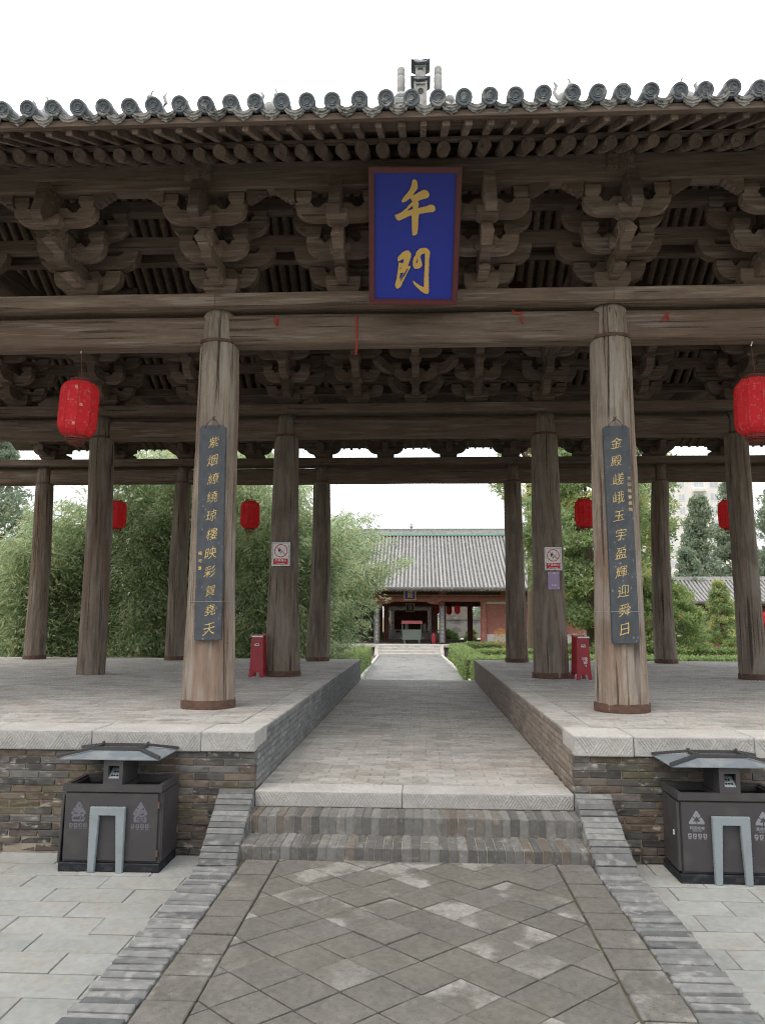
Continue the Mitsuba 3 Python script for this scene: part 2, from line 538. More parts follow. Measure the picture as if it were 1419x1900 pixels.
scene['mat_autumn'] = leaf_mat((0.42, 0.20, 0.05), (0.62, 0.40, 0.10), (0.55, 0.28, 0.06), 0.3)
scene['mat_bark'] = prin((0.13, 0.10, 0.075), 0.9, 0.2)
scene['mat_hedge_core'] = prin((0.10, 0.085, 0.055), 0.95, 0.1)
scene['mat_flower'] = prin((0.50, 0.05, 0.06), 0.6, 0.3)


def red_wall_c(p, n, uv):
    a = fbm(p.x * 3, p.y * 3, p.z * 3)
    b = fbm(p.x * 14, p.y * 14, p.z * 14)
    return mix(mix((0.27, 0.105, 0.09), (0.35, 0.155, 0.135), a), (0.40, 0.28, 0.25), smoothstep(0.55, 0.7, b) * 0.5)


scene['mat_red_wall'] = prin(red_wall_c, 0.85, 0.2)


def far_roof_c(p, n, uv):
    a = fbm(p.x * 5, p.y * 5, p.z * 5)
    j = p.y / 0.34 + uv.x * 7 + dr.floor(p.x / 0.236) * 0.37
    e = j - dr.floor(j)
    c = mix((0.18, 0.18, 0.185), (0.33, 0.33, 0.33), a * 0.9 + uv.x * 0.25)
    return mix((0.24, 0.24, 0.24), c, smoothstep(0.0, 0.12, e))


scene['mat_far_tile'] = prin(far_roof_c, 0.7, 0.3)
scene['mat_far_pan'] = prin(painted((0.10, 0.10, 0.105), (0.21, 0.21, 0.21), 0.9, 7.0), 0.8, 0.2)
scene['mat_pale_stone'] = prin(painted((0.48, 0.475, 0.46), (0.34, 0.335, 0.32), 0.6, 4.0), 0.8, 0.2)
scene['mat_carved_stone'] = prin(painted((0.55, 0.51, 0.46), (0.32, 0.28, 0.25), 0.8, 6.0), 0.85, 0.2)
scene['mat_ridge_stone'] = prin(painted((0.38, 0.385, 0.39), (0.22, 0.225, 0.23), 0.7, 8.0), 0.8, 0.3)
scene['mat_green_glaze'] = prin((0.16, 0.36, 0.28), 0.4, 0.5)
scene['mat_dark_red_wood'] = prin(painted((0.20, 0.085, 0.07), (0.12, 0.06, 0.05), 0.8, 4.0), 0.75, 0.2)
scene['mat_dark_wall'] = prin(painted((0.17, 0.15, 0.135), (0.12, 0.10, 0.09), 0.6, 3.0), 0.9, 0.1)
scene['mat_far_path'] = prin(painted((0.185, 0.188, 0.19), (0.12, 0.122, 0.124), 0.7, 2.2), 0.8, 0.3)
scene['mat_bronze'] = prin((0.21, 0.25, 0.235), 0.5, 0.4)
scene['mat_canopy'] = prin((0.58, 0.17, 0.19), 0.6, 0.3)
scene['mat_tower'] = prin((0.74, 0.73, 0.72), 0.9, 0.1)  # near-white wall colour stands in for the haze over the tower
scene['mat_tower_glass'] = prin((0.50, 0.55, 0.60), 0.3, 0.5)  # panes lightened so the tower fades as if in haze


def earth_c(p, n, uv):
    a = fbm(p.x * 1.4, p.y * 1.4)
    return mix(mix((0.12, 0.10, 0.07), (0.18, 0.155, 0.11), a), (0.10, 0.13, 0.05), smoothstep(0.45, 0.6, fbm(p.x * 0.5, p.y * 0.5, 3.0)))


scene['mat_earth'] = prin(earth_c, 0.95, 0.1)

scene['mat_far_board'] = prin((0.16, 0.17, 0.185), 0.7, 0.2)


def lawn_c(p, n, uv):
    a = fbm(p.x * 7, p.y * 7)
    return mix((0.06, 0.10, 0.03), (0.16, 0.21, 0.07), a)


scene['mat_lawn'] = prin(lawn_c, 0.95, 0.1)

scene['mat_tan'] = prin((0.62, 0.46, 0.34), 0.6, 0.2)

scene['mat_relief'] = prin(painted((0.20, 0.195, 0.19), (0.10, 0.10, 0.10), 0.8, 3.0), 0.85, 0.2)

# ------------------------------------------------------------------ levels and main dimensions (metres)
G0 = -0.16            # flagstones in front of the terrace
PATH_Z = 0.3365       # paved passage through the gate hall
TER_Z = 0.784         # terrace floor
BACK_Z = -0.5         # garden behind
FRONT, BACKY = 6.264, 17.34
XL, XR = -1.3137, 1.1986   # the passage between the two terraces

# ------------------------------------------------------------------ ground
k = tag(key_of('ground'), 'bare earth under and around the courtyards', 'ground', kind='structure')
far = 700
scene[k] = shp((np.array([(-far, 17.30, BACK_Z - 0.06), (far, 17.30, BACK_Z - 0.06), (far, far, BACK_Z - 0.06), (-far, far, BACK_Z - 0.06),
                          (-far, -far, G0 - 0.06), (far, -far, G0 - 0.06), (far, 17.30, G0 - 0.06), (-far, 17.30, G0 - 0.06)], float),
                np.array([(0, 1, 2), (0, 2, 3), (4, 5, 6), (4, 6, 7), (7, 6, 1), (7, 1, 0)])), 'mat_earth')

# ------------------------------------------------------------------ flagstones left and right of the brick walkway
for side, lab in ((-1, 'pale grey-green flagstone paving left of the brick walkway'), (1, 'pale grey-green flagstone paving right of the brick walkway')):
    pk = thing('flagstone_pavement', lab, 'pavement', kind='structure')
    xin = -1.52 if side < 0 else 1.47
    a, b = (-14.0, xin) if side < 0 else (xin, 14.0)
    add('bedding', bx(a, b, -6, 6.30, G0 - 0.05, G0 - 0.026), 'mat_soil', pk)
    # whole stones beyond the single ones
    for (u0, u1, w0, w1) in ((-14, -5.8, -6, 6.28), (-5.8, xin, -6, 1.7)) if side < 0 else ((5.8, 14, -6, 6.28), (xin, 5.8, -6, 1.7)):
        add('paved_margin', bx(u0, u1, w0, w1, G0 - 0.03, G0 - 0.004), 'mat_flagstone', pk)
    y0, row = 1.70, 0
    while y0 < 6.26:
        y1 = min(y0 + 0.254, 6.275)
        off = 0.0 if row % 2 else 0.2735
        if side < 0:
            xs = [xin] + [-1.685 - off - 0.547 * i for i in range(9) if -1.685 - off - 0.547 * i > -5.8] + [-5.8]
        else:
            xs = [xin, 1.60] + [1.72 + off + 0.547 * i for i in range(9) if 1.72 + off + 0.547 * i < 5.8] + [5.8]
        for p, q in zip(xs[:-1], xs[1:]):
            p, q = min(p, q), max(p, q)
            if q - p < 0.03:
                continue
            dz = rng.normal(0, 0.0015)
            add('flagstone', cbox(p + 0.003, q - 0.003, y0 + 0.005, y1 - 0.006, G0 - 0.03, G0 + dz, 0.003, 0.0006), 'mat_flagstone', pk, tone=rt())
        y0, row = y1, row + 1

# ------------------------------------------------------------------ the brick walkway: diagonal tiles, a border of square tiles, kerbs of bricks on edge
wk = thing('brick_walkway', 'dark walkway of diagonal square tiles edged with bricks, leading up to the steps', 'walkway', kind='structure')
add('bedding', bx(-1.52, 1.465, -3, 5.70, -0.14, -0.018), 'mat_soil', wk)
add('paved_margin', bx(-1.52, 1.465, -6, 1.62, -0.14, 0.0), 'mat_tile', wk)
yb0, yb1 = 1.64, 5.685


def slab(poly, z0, z1, c=0.004):
    """A flat stone from a polygon, its upper edge chamfered."""
    p = np.array(poly.exterior.coords)[:-1]
    if Polygon(p).exterior.is_ccw is False:
        p = p[::-1]
    cx = p.mean(0)
    q = cx + (p - cx) * (1 - c / max(1e-3, np.sqrt(poly.area) * 0.5))
    n = len(p)
    v = np.vstack([np.c_[p, np.full(n, z0)], np.c_[p, np.full(n, z1 - c * 0.7)], np.c_[q, np.full(n, z1)]])
    f = []
    for i in range(n):
        j = (i + 1) % n
        f += [(i, j, n + j), (i, n + j, n + i), (n + i, n + j, 2 * n + j), (n + i, 2 * n + j, 2 * n + i)]
    f += [(2 * n, 2 * n + i, 2 * n + i + 1) for i in range(1, n - 1)]
    return trimesh.Trimesh(v, np.array(f), process=False)


inner = sbox(-1.0, yb0, 0.935, yb1)
for i in range(-7, 8):
    for j in range(-18, 9):
        if (i + j) % 2:
            continue
        cx, cy = 0.002 + 0.186 * i, 4.467 + 0.174 * (j + 1)
        d = Polygon([(cx - 0.186, cy), (cx, cy - 0.174), (cx + 0.186, cy), (cx, cy + 0.174)]).intersection(inner)
        if d.is_empty or d.area < 0.002:
            continue
        d = affinity.rotate(d.buffer(-0.0042), rng.normal(0, 0.3))
        if d.geom_type == 'Polygon' and d.area > 0.0008:
            dz = rng.normal(0, 0.0022)
            m = slab(d, -0.03, dz)
            m.vertices[:, 2] += (m.vertices[:, 0] - cx) * rng.normal(0, 0.006) + (m.vertices[:, 1] - cy) * rng.normal(0, 0.006)
            add('diamond_tile', m, 'mat_tile', wk, tone=(float(rng.random()), float(rng.random())))
for x0, x1, ph in ((-1.24, -1.005, 3.655), (0.943, 1.182, 3.595)):
    y = ph - 0.2435 * 9
    while y < yb1 - 0.03:
        a, b = max(y, yb0), min(y + 0.2435, yb1)
        if b - a > 0.04:
            add('border_tile', cbox(x0 + 0.003, x1 - 0.002, a + 0.008, b - 0.009, -0.03, rng.normal(0.001, 0.002), 0.005, 0.0015), 'mat_tile', wk, tone=rt())
        y += 0.2435
for x0, x1 in ((-1.527, -1.250), (1.190, 1.468)):
    y = 1.64
    while y < 5.50:
        w = 0.066 + rng.normal(0, 0.003)
        sh = rng.normal(0, 0.005)
        m = cbox(x0 + sh, x1 + sh * 0.6, y + 0.004, y + w - 0.004, G0 - 0.02, 0.006 + rng.normal(0, 0.005), 0.006, 0.0026)
        add('kerb_brick', m, 'mat_kerb_brick', wk, tone=rt())
        y += w

# ------------------------------------------------------------------ the steps
st = thing('brick_steps', 'three low steps of bricks on edge and chiselled stone between sloping brick ramps', 'steps', kind='structure')
add('step_core', bx(-1.38, 1.285, 5.694, 6.02, -0.1, 0.080), 'mat_mortar', st)
add('step_core', bx(-1.34, 1.227, 6.024, 6.56, -0.1, 0.207), 'mat_mortar', st)
for x0, x1, ya, yb, z0, z1 in ((-1.385, 1.29, 5.687, 6.03, -0.01, 0.0868), (-1.345, 1.232, 6.017, 6.30, 0.082, 0.214)):
    x = x0
    while x < x1 - 0.03:
        w = 0.0655 + rng.normal(0, 0.002)
        xa, xb, zt = x + 0.0028, min(x + w, x1) - 0.0028, z1 + rng.normal(0, 0.0012)
        f = ya + rng.normal(0, 0.0012)
        add('step_brick', cbox(xa, xb, f, yb, z0, zt, 0.004, 0.0009), 'mat_step_brick', st, tone=rt())
        x += w
for x0, x1 in ((XL + 0.004, -0.145), (-0.141, XR - 0.004)):
    add('step_stone', cat(cbox(x0, x1, 6.288, 6.565, 0.214, PATH_Z, 0.007, 0.001), tooled(x0, x1, 6.288, 0.222, PATH_Z - 0.008)), 'mat_coping', st, tone=rt())
# the two sloping ramps
for sx, (xa_t, xb_t, xa_b, xb_b) in ((-1, (-1.587, -1.307, -1.54, -1.270)), (1, (1.196, 1.470, 1.19, 1.462))):
    yt, zt, yb_, zb = 6.26, 0.352, 5.50, 0.006
    add('ramp_core', hull([(xa_t + 0.012, yt, zt - 0.05), (xb_t - 0.012, yt, zt - 0.05), (xa_b + 0.012, yb_ + 0.02, zb - 0.05), (xb_b - 0.012, yb_ + 0.02, zb - 0.05)] +
                          [(x, y, G0 - 0.05) for x in (xa_b + 0.012, xb_t - 0.012) for y in (yb_ + 0.02, yt)]), 'mat_brick', st)
    n = 13
    for i in range(n):
        t0, t1 = i / n, (i + 1) / n
        vs = []
        dz = rng.normal(0, 0.003)
        sh = rng.normal(0, 0.003)
        L = math.hypot(yt - yb_, zt - zb)
        ny, nz = -(zt - zb) / L, (yt - yb_) / L
        for t, e in ((t0, 0.004), (t1, -0.004)):
            t = t + e / L
            xa, xb = xa_b + (xa_t - xa_b) * t + sh, xb_b + (xb_t - xb_b) * t + sh
            y, z = yb_ + (yt - yb_) * t, zb + (zt - zb) * t
            c = 0.006
            for x in (xa, xb):
                vs.append((x, y - ny * 0.11, z - nz * 0.11))
                vs.append((x, y + ny * (dz - c), z + nz * (dz - c)))
                vs.append((x + (c if x == xa else -c), y + ny * dz, z + nz * dz))
        add('ramp_brick', hull(vs), 'mat_kerb_brick', st, tone=(float(rng.random()), float(rng.random())))

# ------------------------------------------------------------------ the two terraces
COURSE = (0.632 - G0) / 14
for side, lab in ((-1, 'raised brick terrace with chiselled stone edge left of the passage'), (1, 'raised brick terrace with chiselled stone edge right of the passage')):
    tk = thing('terrace', lab, 'terrace', kind='structure')
    xin = XL if side < 0 else XR
    xo = side * 10.6
    face = xin - side * 0.0
    a, b = min(xin + side * 0.013, xo), max(xin + side * 0.013, xo)
    add('core', bx(a, b, 6.305, BACKY - 0.013, BACK_Z - 0.2, TER_Z - 0.012), 'mat_mortar', tk)
    # front wall, brick by brick
    for r in range(14):
        z0 = G0 + r * COURSE
        x = xin
        first = True
        off = 0.125 if r % 2 else 0.25
        while abs(x) < 4.6:
            w = (off if first else 0.25 + rng.normal(0, 0.006))
            first = False
            x1 = x + side * w
            p, q = min(x, x1), max(x, x1)
            low = max(0, (6 - r)) * 0.0012
            y = 6.293 + rng.normal(0, 0.002 + low * 0.8)
            wear = 0.002 + 0.004 * (r < 7) * rng.random()
            m = cbox(p + 0.0035, q - 0.0035, y, 6.37, z0 + 0.0035, z0 + COURSE - 0.0035, 0.004, wear * 0.7)
            add('brick', m, 'mat_brick', tk, tone=(float(rng.random() * (0.55 if r < 4 else 1.0)), float(rng.random())))
            x = x1
    # past the frame the wall goes on as one joined piece
    far_w = []
    for r in range(14):
        z0 = G0 + r * COURSE
        x = 4.72 + (r % 2) * 0.12
        while x < 10.4:
            far_w.append(cbox(side * x + 0.004 - (0.25 if side < 0 else 0), side * x + 0.246 - (0.25 if side < 0 else 0), 6.29, 6.36, z0 + 0.004, z0 + COURSE - 0.004, 0.006))
            x += 0.25
    labels[add('brick_courses', cat(far_w), 'mat_brick', tk, tone=(0.4, 0.4))] = {'kind': 'stuff'}
    # edge stones
    joints = [xin, -1.752, -2.645, -3.535, -4.43, -5.33, -6.25, -10.6] if side < 0 else [xin, 1.662, 2.585, 3.48, 4.40, 5.30, 6.25, 10.6]
    for p, q in zip(joints[:-1], joints[1:]):
        p, q = min(p, q), max(p, q)
        c = abs(p - xin) < 1e-6 or abs(q - xin) < 1e-6
        yf = FRONT + rng.normal(0, 0.002)
        add('edge_stone', cat(cbox(p + 0.003, q - 0.003, yf, 6.762 if c else 6.70, 0.633, TER_Z + 0.003, 0.007, 0.0012), *([tooled(p + 0.003, q - 0.003, yf, 0.64, TER_Z - 0.006)] if abs(p) < 5 else [])), 'mat_coping', tk, tone=rt())
    # the wall along the passage
    nC = 8
    ch = (TER_Z - 0.014 - PATH_Z) / nC
    rest = []
    for r in range(nC):
        z0 = PATH_Z + r * ch
        y = 6.36 if z0 < 0.62 else 6.768
        first = True
        while y < BACKY - 0.02:
            w = (0.125 + 0.125 * (r % 2)) if first else 0.25 + rng.normal(0, 0.005)
            first = False
            y1 = min(y + w, BACKY)
            p, q = (xin - 0.001, xin + 0.06) if side > 0 else (xin - 0.06, xin + 0.001)
            o = rng.normal(0, 0.0018)
            m = cbox(p + o, q + o, y + 0.0035, y1 - 0.0035, z0 + 0.003, z0 + ch - 0.003, 0.004, 0.0012)
            t = (float(0.45 + 0.55 * rng.random()), float(rng.random()))
            if y < 10.4:
                add('side_brick', m, 'mat_kerb_brick' if side < 0 else 'mat_side_brick', tk, tone=t)
            else:
                rest.append(m)
            y = y1
    labels[add('side_courses', cat(rest), 'mat_kerb_brick' if side < 0 else 'mat_side_brick', tk)] = {'kind': 'stuff'}
    # floor: single pavers near the edge, then paving
    xa, xb = (xin, -4.9) if side < 0 else (xin, 4.9)
    y = 6.704
    row = 0
    while y < 7.86:
        x = xin + side * 0.255 if y > 6.77 else (-1.752 if side < 0 else 1.662)
        first = True
        while abs(x) < 4.9:
            w = 0.125 if (first and row % 2) else 0.25
            first = False
            x1 = x + side * w
            p, q = min(x, x1), max(x, x1)
            add('paver', cbox(p + 0.002, q - 0.002, y + 0.002, y + 0.1155 - 0.002, TER_Z - 0.02, TER_Z + rng.normal(0, 0.0012), 0.0025, 0.0005), 'mat_paver', tk, tone=rt())
            x = x1
        y += 0.1155
        row += 1
    yrow = y
    y = 6.77
    while y < 11.5:
        p, q = min(xin, xin + side * 0.25), max(xin, xin + side * 0.25)
        add('edge_paver', cbox(p + 0.002, q - 0.002, y + 0.002, y + 0.118, TER_Z - 0.02, TER_Z + rng.normal(0, 0.0012), 0.0025, 0.0005), 'mat_paver', tk, tone=(float(0.4 + 0.6 * rng.random()), float(rng.random() * 0.8)))
        y += 0.12
    p, q = min(xin + side * 0.255, xo), max(xin + side * 0.255, xo)
    add('paving', bx(p, q, yrow + 0.002, BACKY, TER_Z - 0.011, TER_Z - 0.001), 'mat_paving', tk)
    p, q = min(xin, xin + side * 0.253), max(xin, xin + side * 0.253)
    add('paving', bx(p, q, 11.53, BACKY, TER_Z - 0.011, TER_Z - 0.001), 'mat_paving', tk)
    p, q = min(side * 4.95, xo), max(side * 4.95, xo)
    add('paving', bx(p, q, 6.703, yrow, TER_Z - 0.011, TER_Z - 0.001), 'mat_paving', tk)

# ------------------------------------------------------------------ the passage between them, and the way on through the garden
pk = thing('passage_floor', 'grey brick paved passage running between the two terraces', 'passage', kind='structure')
add('core', bx(XL + 0.002, XR - 0.002, 6.57, BACKY, BACK_Z - 0.2, PATH_Z - 0.012), 'mat_mortar', pk)
y, row = 6.567, 0
while y < 9.4:
    x, first = XL, True
    while x < XR - 0.02:
        w = 0.125 if (first and row % 2) else 0.25
        first = False
        x1 = min(x + w, XR)
        add('paver', cbox(x + 0.002, x1 - 0.002, y + 0.002, y + 0.118, PATH_Z - 0.02, PATH_Z + rng.normal(0, 0.001), 0.0025, 0.0004), 'mat_paver', pk, tone=rt())
        x = x1
    y += 0.12
    row += 1
add('paving', bx(XL + 0.002, XR - 0.002, y + 0.002, BACKY, PATH_Z - 0.011, PATH_Z - 0.001), 'mat_paving', pk)
for i in range(4):
    add('back_step', cbox(XL, XR, BACKY + 0.3 * i, BACKY + 0.3 * i + 0.3, BACK_Z - 0.1, PATH_Z - 0.167 * (i + 1), 0.006), 'mat_coping', pk, tone=rt())

pk = thing('garden_path', 'pale paved path between clipped hedges towards the far hall', 'path', kind='structure')


def strip(x0n, x1n, yn, x0f, x1f, yf, z0, z1):
    return hull([(x, y, z) for z in (z0, z1) for x, y in ((x0n, yn), (x1n, yn), (x0f, yf), (x1f, yf))])


gy0, gy1 = 18.55, 45.5
pc = lambda y: (-2.087 + (-2.361 + 2.087) * (y - 28.5) / 17, 1.65 + (1.19 - 1.65) * (y - 28.7) / 17.3)
n0, n1 = pc(gy0), pc(gy1)
add('paving', strip(n0[0], n0[1], gy0, n1[0], n1[1], gy1, BACK_Z - 0.05, BACK_Z), 'mat_far_path', pk)
row = 0
y = 24.0
while y < 36:
    xa, xb = pc(y + 0.2)
    n = 7
    for i in range(n):
        o = 0.5 * (row % 2)
        u0, u1 = max(0, (i - o) / n), min(1, (i + 1 - o) / n)
        if row % 2 and i == n - 1:
            u1 = 1
        if u1 - u0 < 0.01:
            continue
        add('path_slab', cbox(xa + (xb - xa) * u0 + 0.004, xa + (xb - xa) * u1 - 0.004, y + 0.004, y + 0.396, BACK_Z - 0.03, BACK_Z + 0.006 + rng.normal(0, 0.001), 0.004), 'mat_far_path', pk, tone=rt())
    y += 0.4
    row += 1
for s in (0, 1):
    a, b = n0[s], n1[s]
    e = -0.10 if s == 0 else 0.10
    add('kerb', strip(min(a, a + e), max(a, a + e), gy0, min(b, b + e), max(b, b + e), gy1, BACK_Z - 0.05, BACK_Z + 0.09), 'mat_pale_stone', pk)
# ------------------------------------------------------------------ the gate hall: columns
gate = thing('gate_hall', 'old open timber gate hall of weathered columns, bracket sets and grey tiled eaves', 'gate hall')
Y1, Y2, Y3 = 7.9865, 12.294, 16.552
PL0, PL1 = 5.0, 5.147


def column_mesh(x, y, z0, z1, prof, seg, dz, seed, lean=(0, 0), facet=0.03, bend=0.0, ncrack=9):
    r_ = np.random.default_rng(seed)
    zs = np.linspace(z0, z1, int((z1 - z0) / dz) + 2)
    th = np.arange(seg) * 2 * np.pi / seg
    Z, TH = np.meshgrid(zs, th, indexing='ij')
    t = (Z - z0) / (z1 - z0)
    R = np.interp(t, *prof)
    ph = r_.random(4) * 6.28
    R = R * (1 + facet * (1 - t) ** 2 * np.cos(8 * TH + ph[0]) + 0.012 * np.cos(3 * TH + ph[1] + 2 * t) + 0.008 * np.cos(5 * TH + ph[2] - 3 * t))
    pts = np.stack([np.cos(TH) * 3, np.sin(TH) * 3, Z * 0.7], -1)
    R = R + 0.018 * (meshkit.fbm(pts + seed, 3, seed) - 0.5)
    fine = np.stack([np.cos(TH) * 16, np.sin(TH) * 16, Z * 1.3], -1)
    R = R + 0.010 * (meshkit.noise(fine + seed * 3.1, seed + 1) - 0.5)
    for c in range(ncrack):
        a0, zc, hl = r_.random() * 6.28, z0 + (z1 - z0) * r_.random(), 0.3 + 0.9 * r_.random()
        wob = 0.05 * np.sin(Z * (2 + 3 * r_.random()) + 6 * r_.random()) + 0.03 * (meshkit.noise(np.stack([Z * 6, Z * 0 + c, Z * 0], -1), seed) - 0.5)
        da = (TH - a0 - wob + np.pi) % (2 * np.pi) - np.pi
        env = np.clip(1 - np.abs(Z - zc) / hl, 0, 1)
        R = R - (0.045 if seg > 100 else 0.026) * np.sqrt(env) * np.exp(-(da / (2.2 / seg * 2)) ** 2)
    X = x + lean[0] * t + bend * np.sin(np.pi * t) + R * np.cos(TH)
    Y = y + lean[1] * t + R * np.sin(TH)
    v = np.stack([X, Y, Z], -1).reshape(-1, 3)
    n, m = len(zs), seg
    i, j = np.meshgrid(np.arange(n - 1), np.arange(m), indexing='ij')
    A, B = (i * m + j).ravel(), (i * m + (j + 1) % m).ravel()
    f = np.vstack([np.stack([A, B, A + m], 1), np.stack([B, B + m, A + m], 1)])
    k = len(v)
    v = np.vstack([v, [[x + lean[0], y + lean[1], z1 + 0.01]]])
    f = np.vstack([f, np.stack([(n - 1) * m + np.arange(m), (n - 1) * m + (np.arange(m) + 1) % m, np.full(m, k)], 1)])
    return trimesh.Trimesh(v, f, process=False)


PR = lambda b, s, t: ([0, 0.015, 0.05, 0.35, 0.885, 0.9, 0.965, 0.99, 1.0], [b, b, b, b * 0.45 + s * 0.55, s, s * 0.985, s * 0.95, s * 0.85, s * 0.72])
cols = [  # x, y, base radius, neck radius, lean, bend, iron base band
    (-2.170, Y1, 0.266, 0.209, (-0.01, 0), 0.0, 1), (2.020, Y1, 0.257, 0.211, (0.015, 0), 0.0, 1),
    (-5.18, Y1, 0.25, 0.205, (0, 0), 0, 1), (5.06, Y1, 0.25, 0.205, (0, 0), 0, 1), (-8.26, Y1, 0.25, 0.205, (0, 0), 0, 1), (8.15, Y1, 0.25, 0.205, (0, 0), 0, 1),
    (-2.17, Y2, 0.274, 0.202, (0.0, 0), -0.01, 1), (2.04, Y2, 0.274, 0.214, (-0.02, 0), 0.0, 1),
    (-5.262, Y2, 0.212, 0.197, (-0.03, 0), 0.03, 0), (5.116, Y2, 0.203, 0.178, (-0.05, 0), 0.0, 1), (-8.26, Y2, 0.21, 0.19, (0, 0), 0, 1), (8.15, Y2, 0.21, 0.19, (0, 0), 0, 1),
    (-2.174, Y3, 0.238, 0.185, (0.03, 0), 0.03, 1), (2.038, Y3, 0.232, 0.182, (-0.02, 0), 0.0, 1),
    (-5.25, Y3, 0.22, 0.175, (0.03, 0), -0.02, 1), (5.13, Y3, 0.225, 0.175, (0.06, 0), -0.05, 1), (-8.35, Y3, 0.225, 0.19, (-0.02, 0), 0.02, 1), (8.15, Y3, 0.22, 0.19, (0, 0), 0, 1)]
for ci, (x, y, rb, rn, lean, bend, band) in enumerate(cols):
    seen_near = ci < 2
    z0 = TER_Z + (0.02 if band else 0)
    m = column_mesh(x, y, z0, PL0 - 0.002, PR(rb, rn, rn), 220 if seen_near else 84, 0.045 if seen_near else 0.09, 30 + ci, lean, bend=bend, ncrack=26 if seen_near else 11)
    tone = (0.32 + 0.08 * rng.random(), rng.random()) if seen_near else (0.10 + 0.14 * rng.random(), rng.random())  # rear rows get a lower tone: their backlit shade is painted in
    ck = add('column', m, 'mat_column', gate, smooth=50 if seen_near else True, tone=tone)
    if band:
        r0 = rb * 1.022
        bm = lathe([(r0 * 0.9, 0), (r0 + 0.004, 0.0), (r0 + 0.008, 0.012), (r0 + 0.008, 0.075), (r0 + 0.002, 0.088), (r0 * 0.9, 0.088)], 40)
        v = bm.vertices
        ang = np.arctan2(v[:, 1], v[:, 0])
        rr = np.hypot(v[:, 0], v[:, 1]) * (1 + 0.015 * np.cos(8 * ang + 1))
        bm.vertices = np.c_[rr * np.cos(ang) + x, rr * np.sin(ang) + y, v[:, 2] + TER_Z]
        add('base_band', bm, 'mat_rust', ck, smooth=35)
    zs, tl = 4.625, 0.91
    xs_, rs = x + lean[0] * tl + bend * math.sin(math.pi * tl), rn * 1.0 + 0.006
    sm = lathe([(rs - 0.02, 0), (rs + 0.006, 0), (rs + 0.006, 0.032), (rs - 0.02, 0.032)], 40, (xs_, y, zs))
    add('neck_strap', sm, 'mat_rust', ck, smooth=35)


# ------------------------------------------------------------------ lintels and plates
def log_beam(x0, x1, yc, zc, d, h, seed, rad=0.06, amp=0.012, dx=0.09):
    """A squared trunk along x: rounded arrises, an uneven surface, splits along the grain."""
    pts = []
    rad = min(rad, d * 0.45, h * 0.45)
    for cx, cz, a0 in ((d / 2 - rad, h / 2 - rad, 0), (-d / 2 + rad, h / 2 - rad, 90), (-d / 2 + rad, -h / 2 + rad, 180), (d / 2 - rad, -h / 2 + rad, 270)):
        for a in (0, 30, 60, 90):
            t = math.radians(a0 + a)
            pts.append((cx + rad * math.cos(t), cz + rad * math.sin(t)))
    q = []
    for i in range(len(pts)):
        a, b = np.array(pts[i]), np.array(pts[(i + 1) % len(pts)])
        n = max(1, int(np.hypot(*(b - a)) / 0.05))
        q += [a + (b - a) * k / n for k in range(n)]
    q = np.array(q)
    nx = max(2, int((x1 - x0) / dx) + 1)
    xs = np.linspace(x0, x1, nx)
    m = len(q)
    X = np.repeat(xs[:, None], m, 1)
    V = np.stack([X, np.repeat(q[None, :, 0], nx, 0), np.repeat(q[None, :, 1], nx, 0)], -1)
    nrm = np.concatenate([np.zeros((nx, m, 1)), V[..., 1:] / np.linalg.norm(V[..., 1:], axis=-1, keepdims=True)], -1)
    disp = amp * (meshkit.fbm(np.stack([X * 0.9, V[..., 1] * 14, V[..., 2] * 14], -1) + seed, 3, seed) - 0.5) * 2
    disp += amp * 0.8 * (meshkit.fbm(np.stack([X * 0.7, V[..., 1] * 1, V[..., 2] * 1], -1) + seed + 9, 2, seed) - 0.5)
    V = V + nrm * disp[..., None]
    V[..., 1] += yc
    V[..., 2] += zc
    i, j = np.meshgrid(np.arange(nx - 1), np.arange(m), indexing='ij')
    A, B = (i * m + j).ravel(), (i * m + (j + 1) % m).ravel()
    f = np.vstack([np.stack([A, A + m, B], 1), np.stack([B, A + m, B + m], 1)])
    v = V.reshape(-1, 3)
    k = len(v)
    v = np.vstack([v, V[0].mean(0)[None], V[-1].mean(0)[None]])
    jj = np.arange(m)
    f = np.vstack([f, np.stack([np.full(m, k), jj, (jj + 1) % m], 1), np.stack([np.full(m, k + 1), (nx - 1) * m + (jj + 1) % m, (nx - 1) * m + jj], 1)])
    return trimesh.Trimesh(v, f, process=False)


XC = {1: [-10.1, -8.26, -5.18, -2.18, 2.035, 5.06, 8.15, 10.1], 2: [-10.1, -8.26, -5.19, -2.13, 1.985, 5.0, 8.15, 10.1], 3: [-10.1, -8.27, -5.17, -2.12, 2.0, 5.12, 8.15, 10.1]}
for row, Y in ((1, Y1), (2, Y2), (3, Y3)):
    for i, (a, b) in enumerate(zip(XC[row][:-1], XC[row][1:])):
        hz = [0.0, 0.01, -0.008, 0.004][i % 4]
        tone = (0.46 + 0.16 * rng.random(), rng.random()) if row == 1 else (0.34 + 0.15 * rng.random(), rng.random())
        near = row == 1 and i in (2, 3, 4)
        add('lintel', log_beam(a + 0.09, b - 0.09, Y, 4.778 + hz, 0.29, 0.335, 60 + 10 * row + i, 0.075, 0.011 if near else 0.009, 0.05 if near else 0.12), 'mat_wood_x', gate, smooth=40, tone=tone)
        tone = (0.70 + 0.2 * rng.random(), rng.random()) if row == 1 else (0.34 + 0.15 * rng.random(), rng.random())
        add('plate', log_beam(a + 0.002, b - 0.002, Y, (PL0 + PL1) / 2, 0.50, PL1 - PL0 - 0.004, 160 + 10 * row + i, 0.012, 0.005, 0.08 if near else 0.15), 'mat_wood_x', gate, smooth=40, tone=tone)


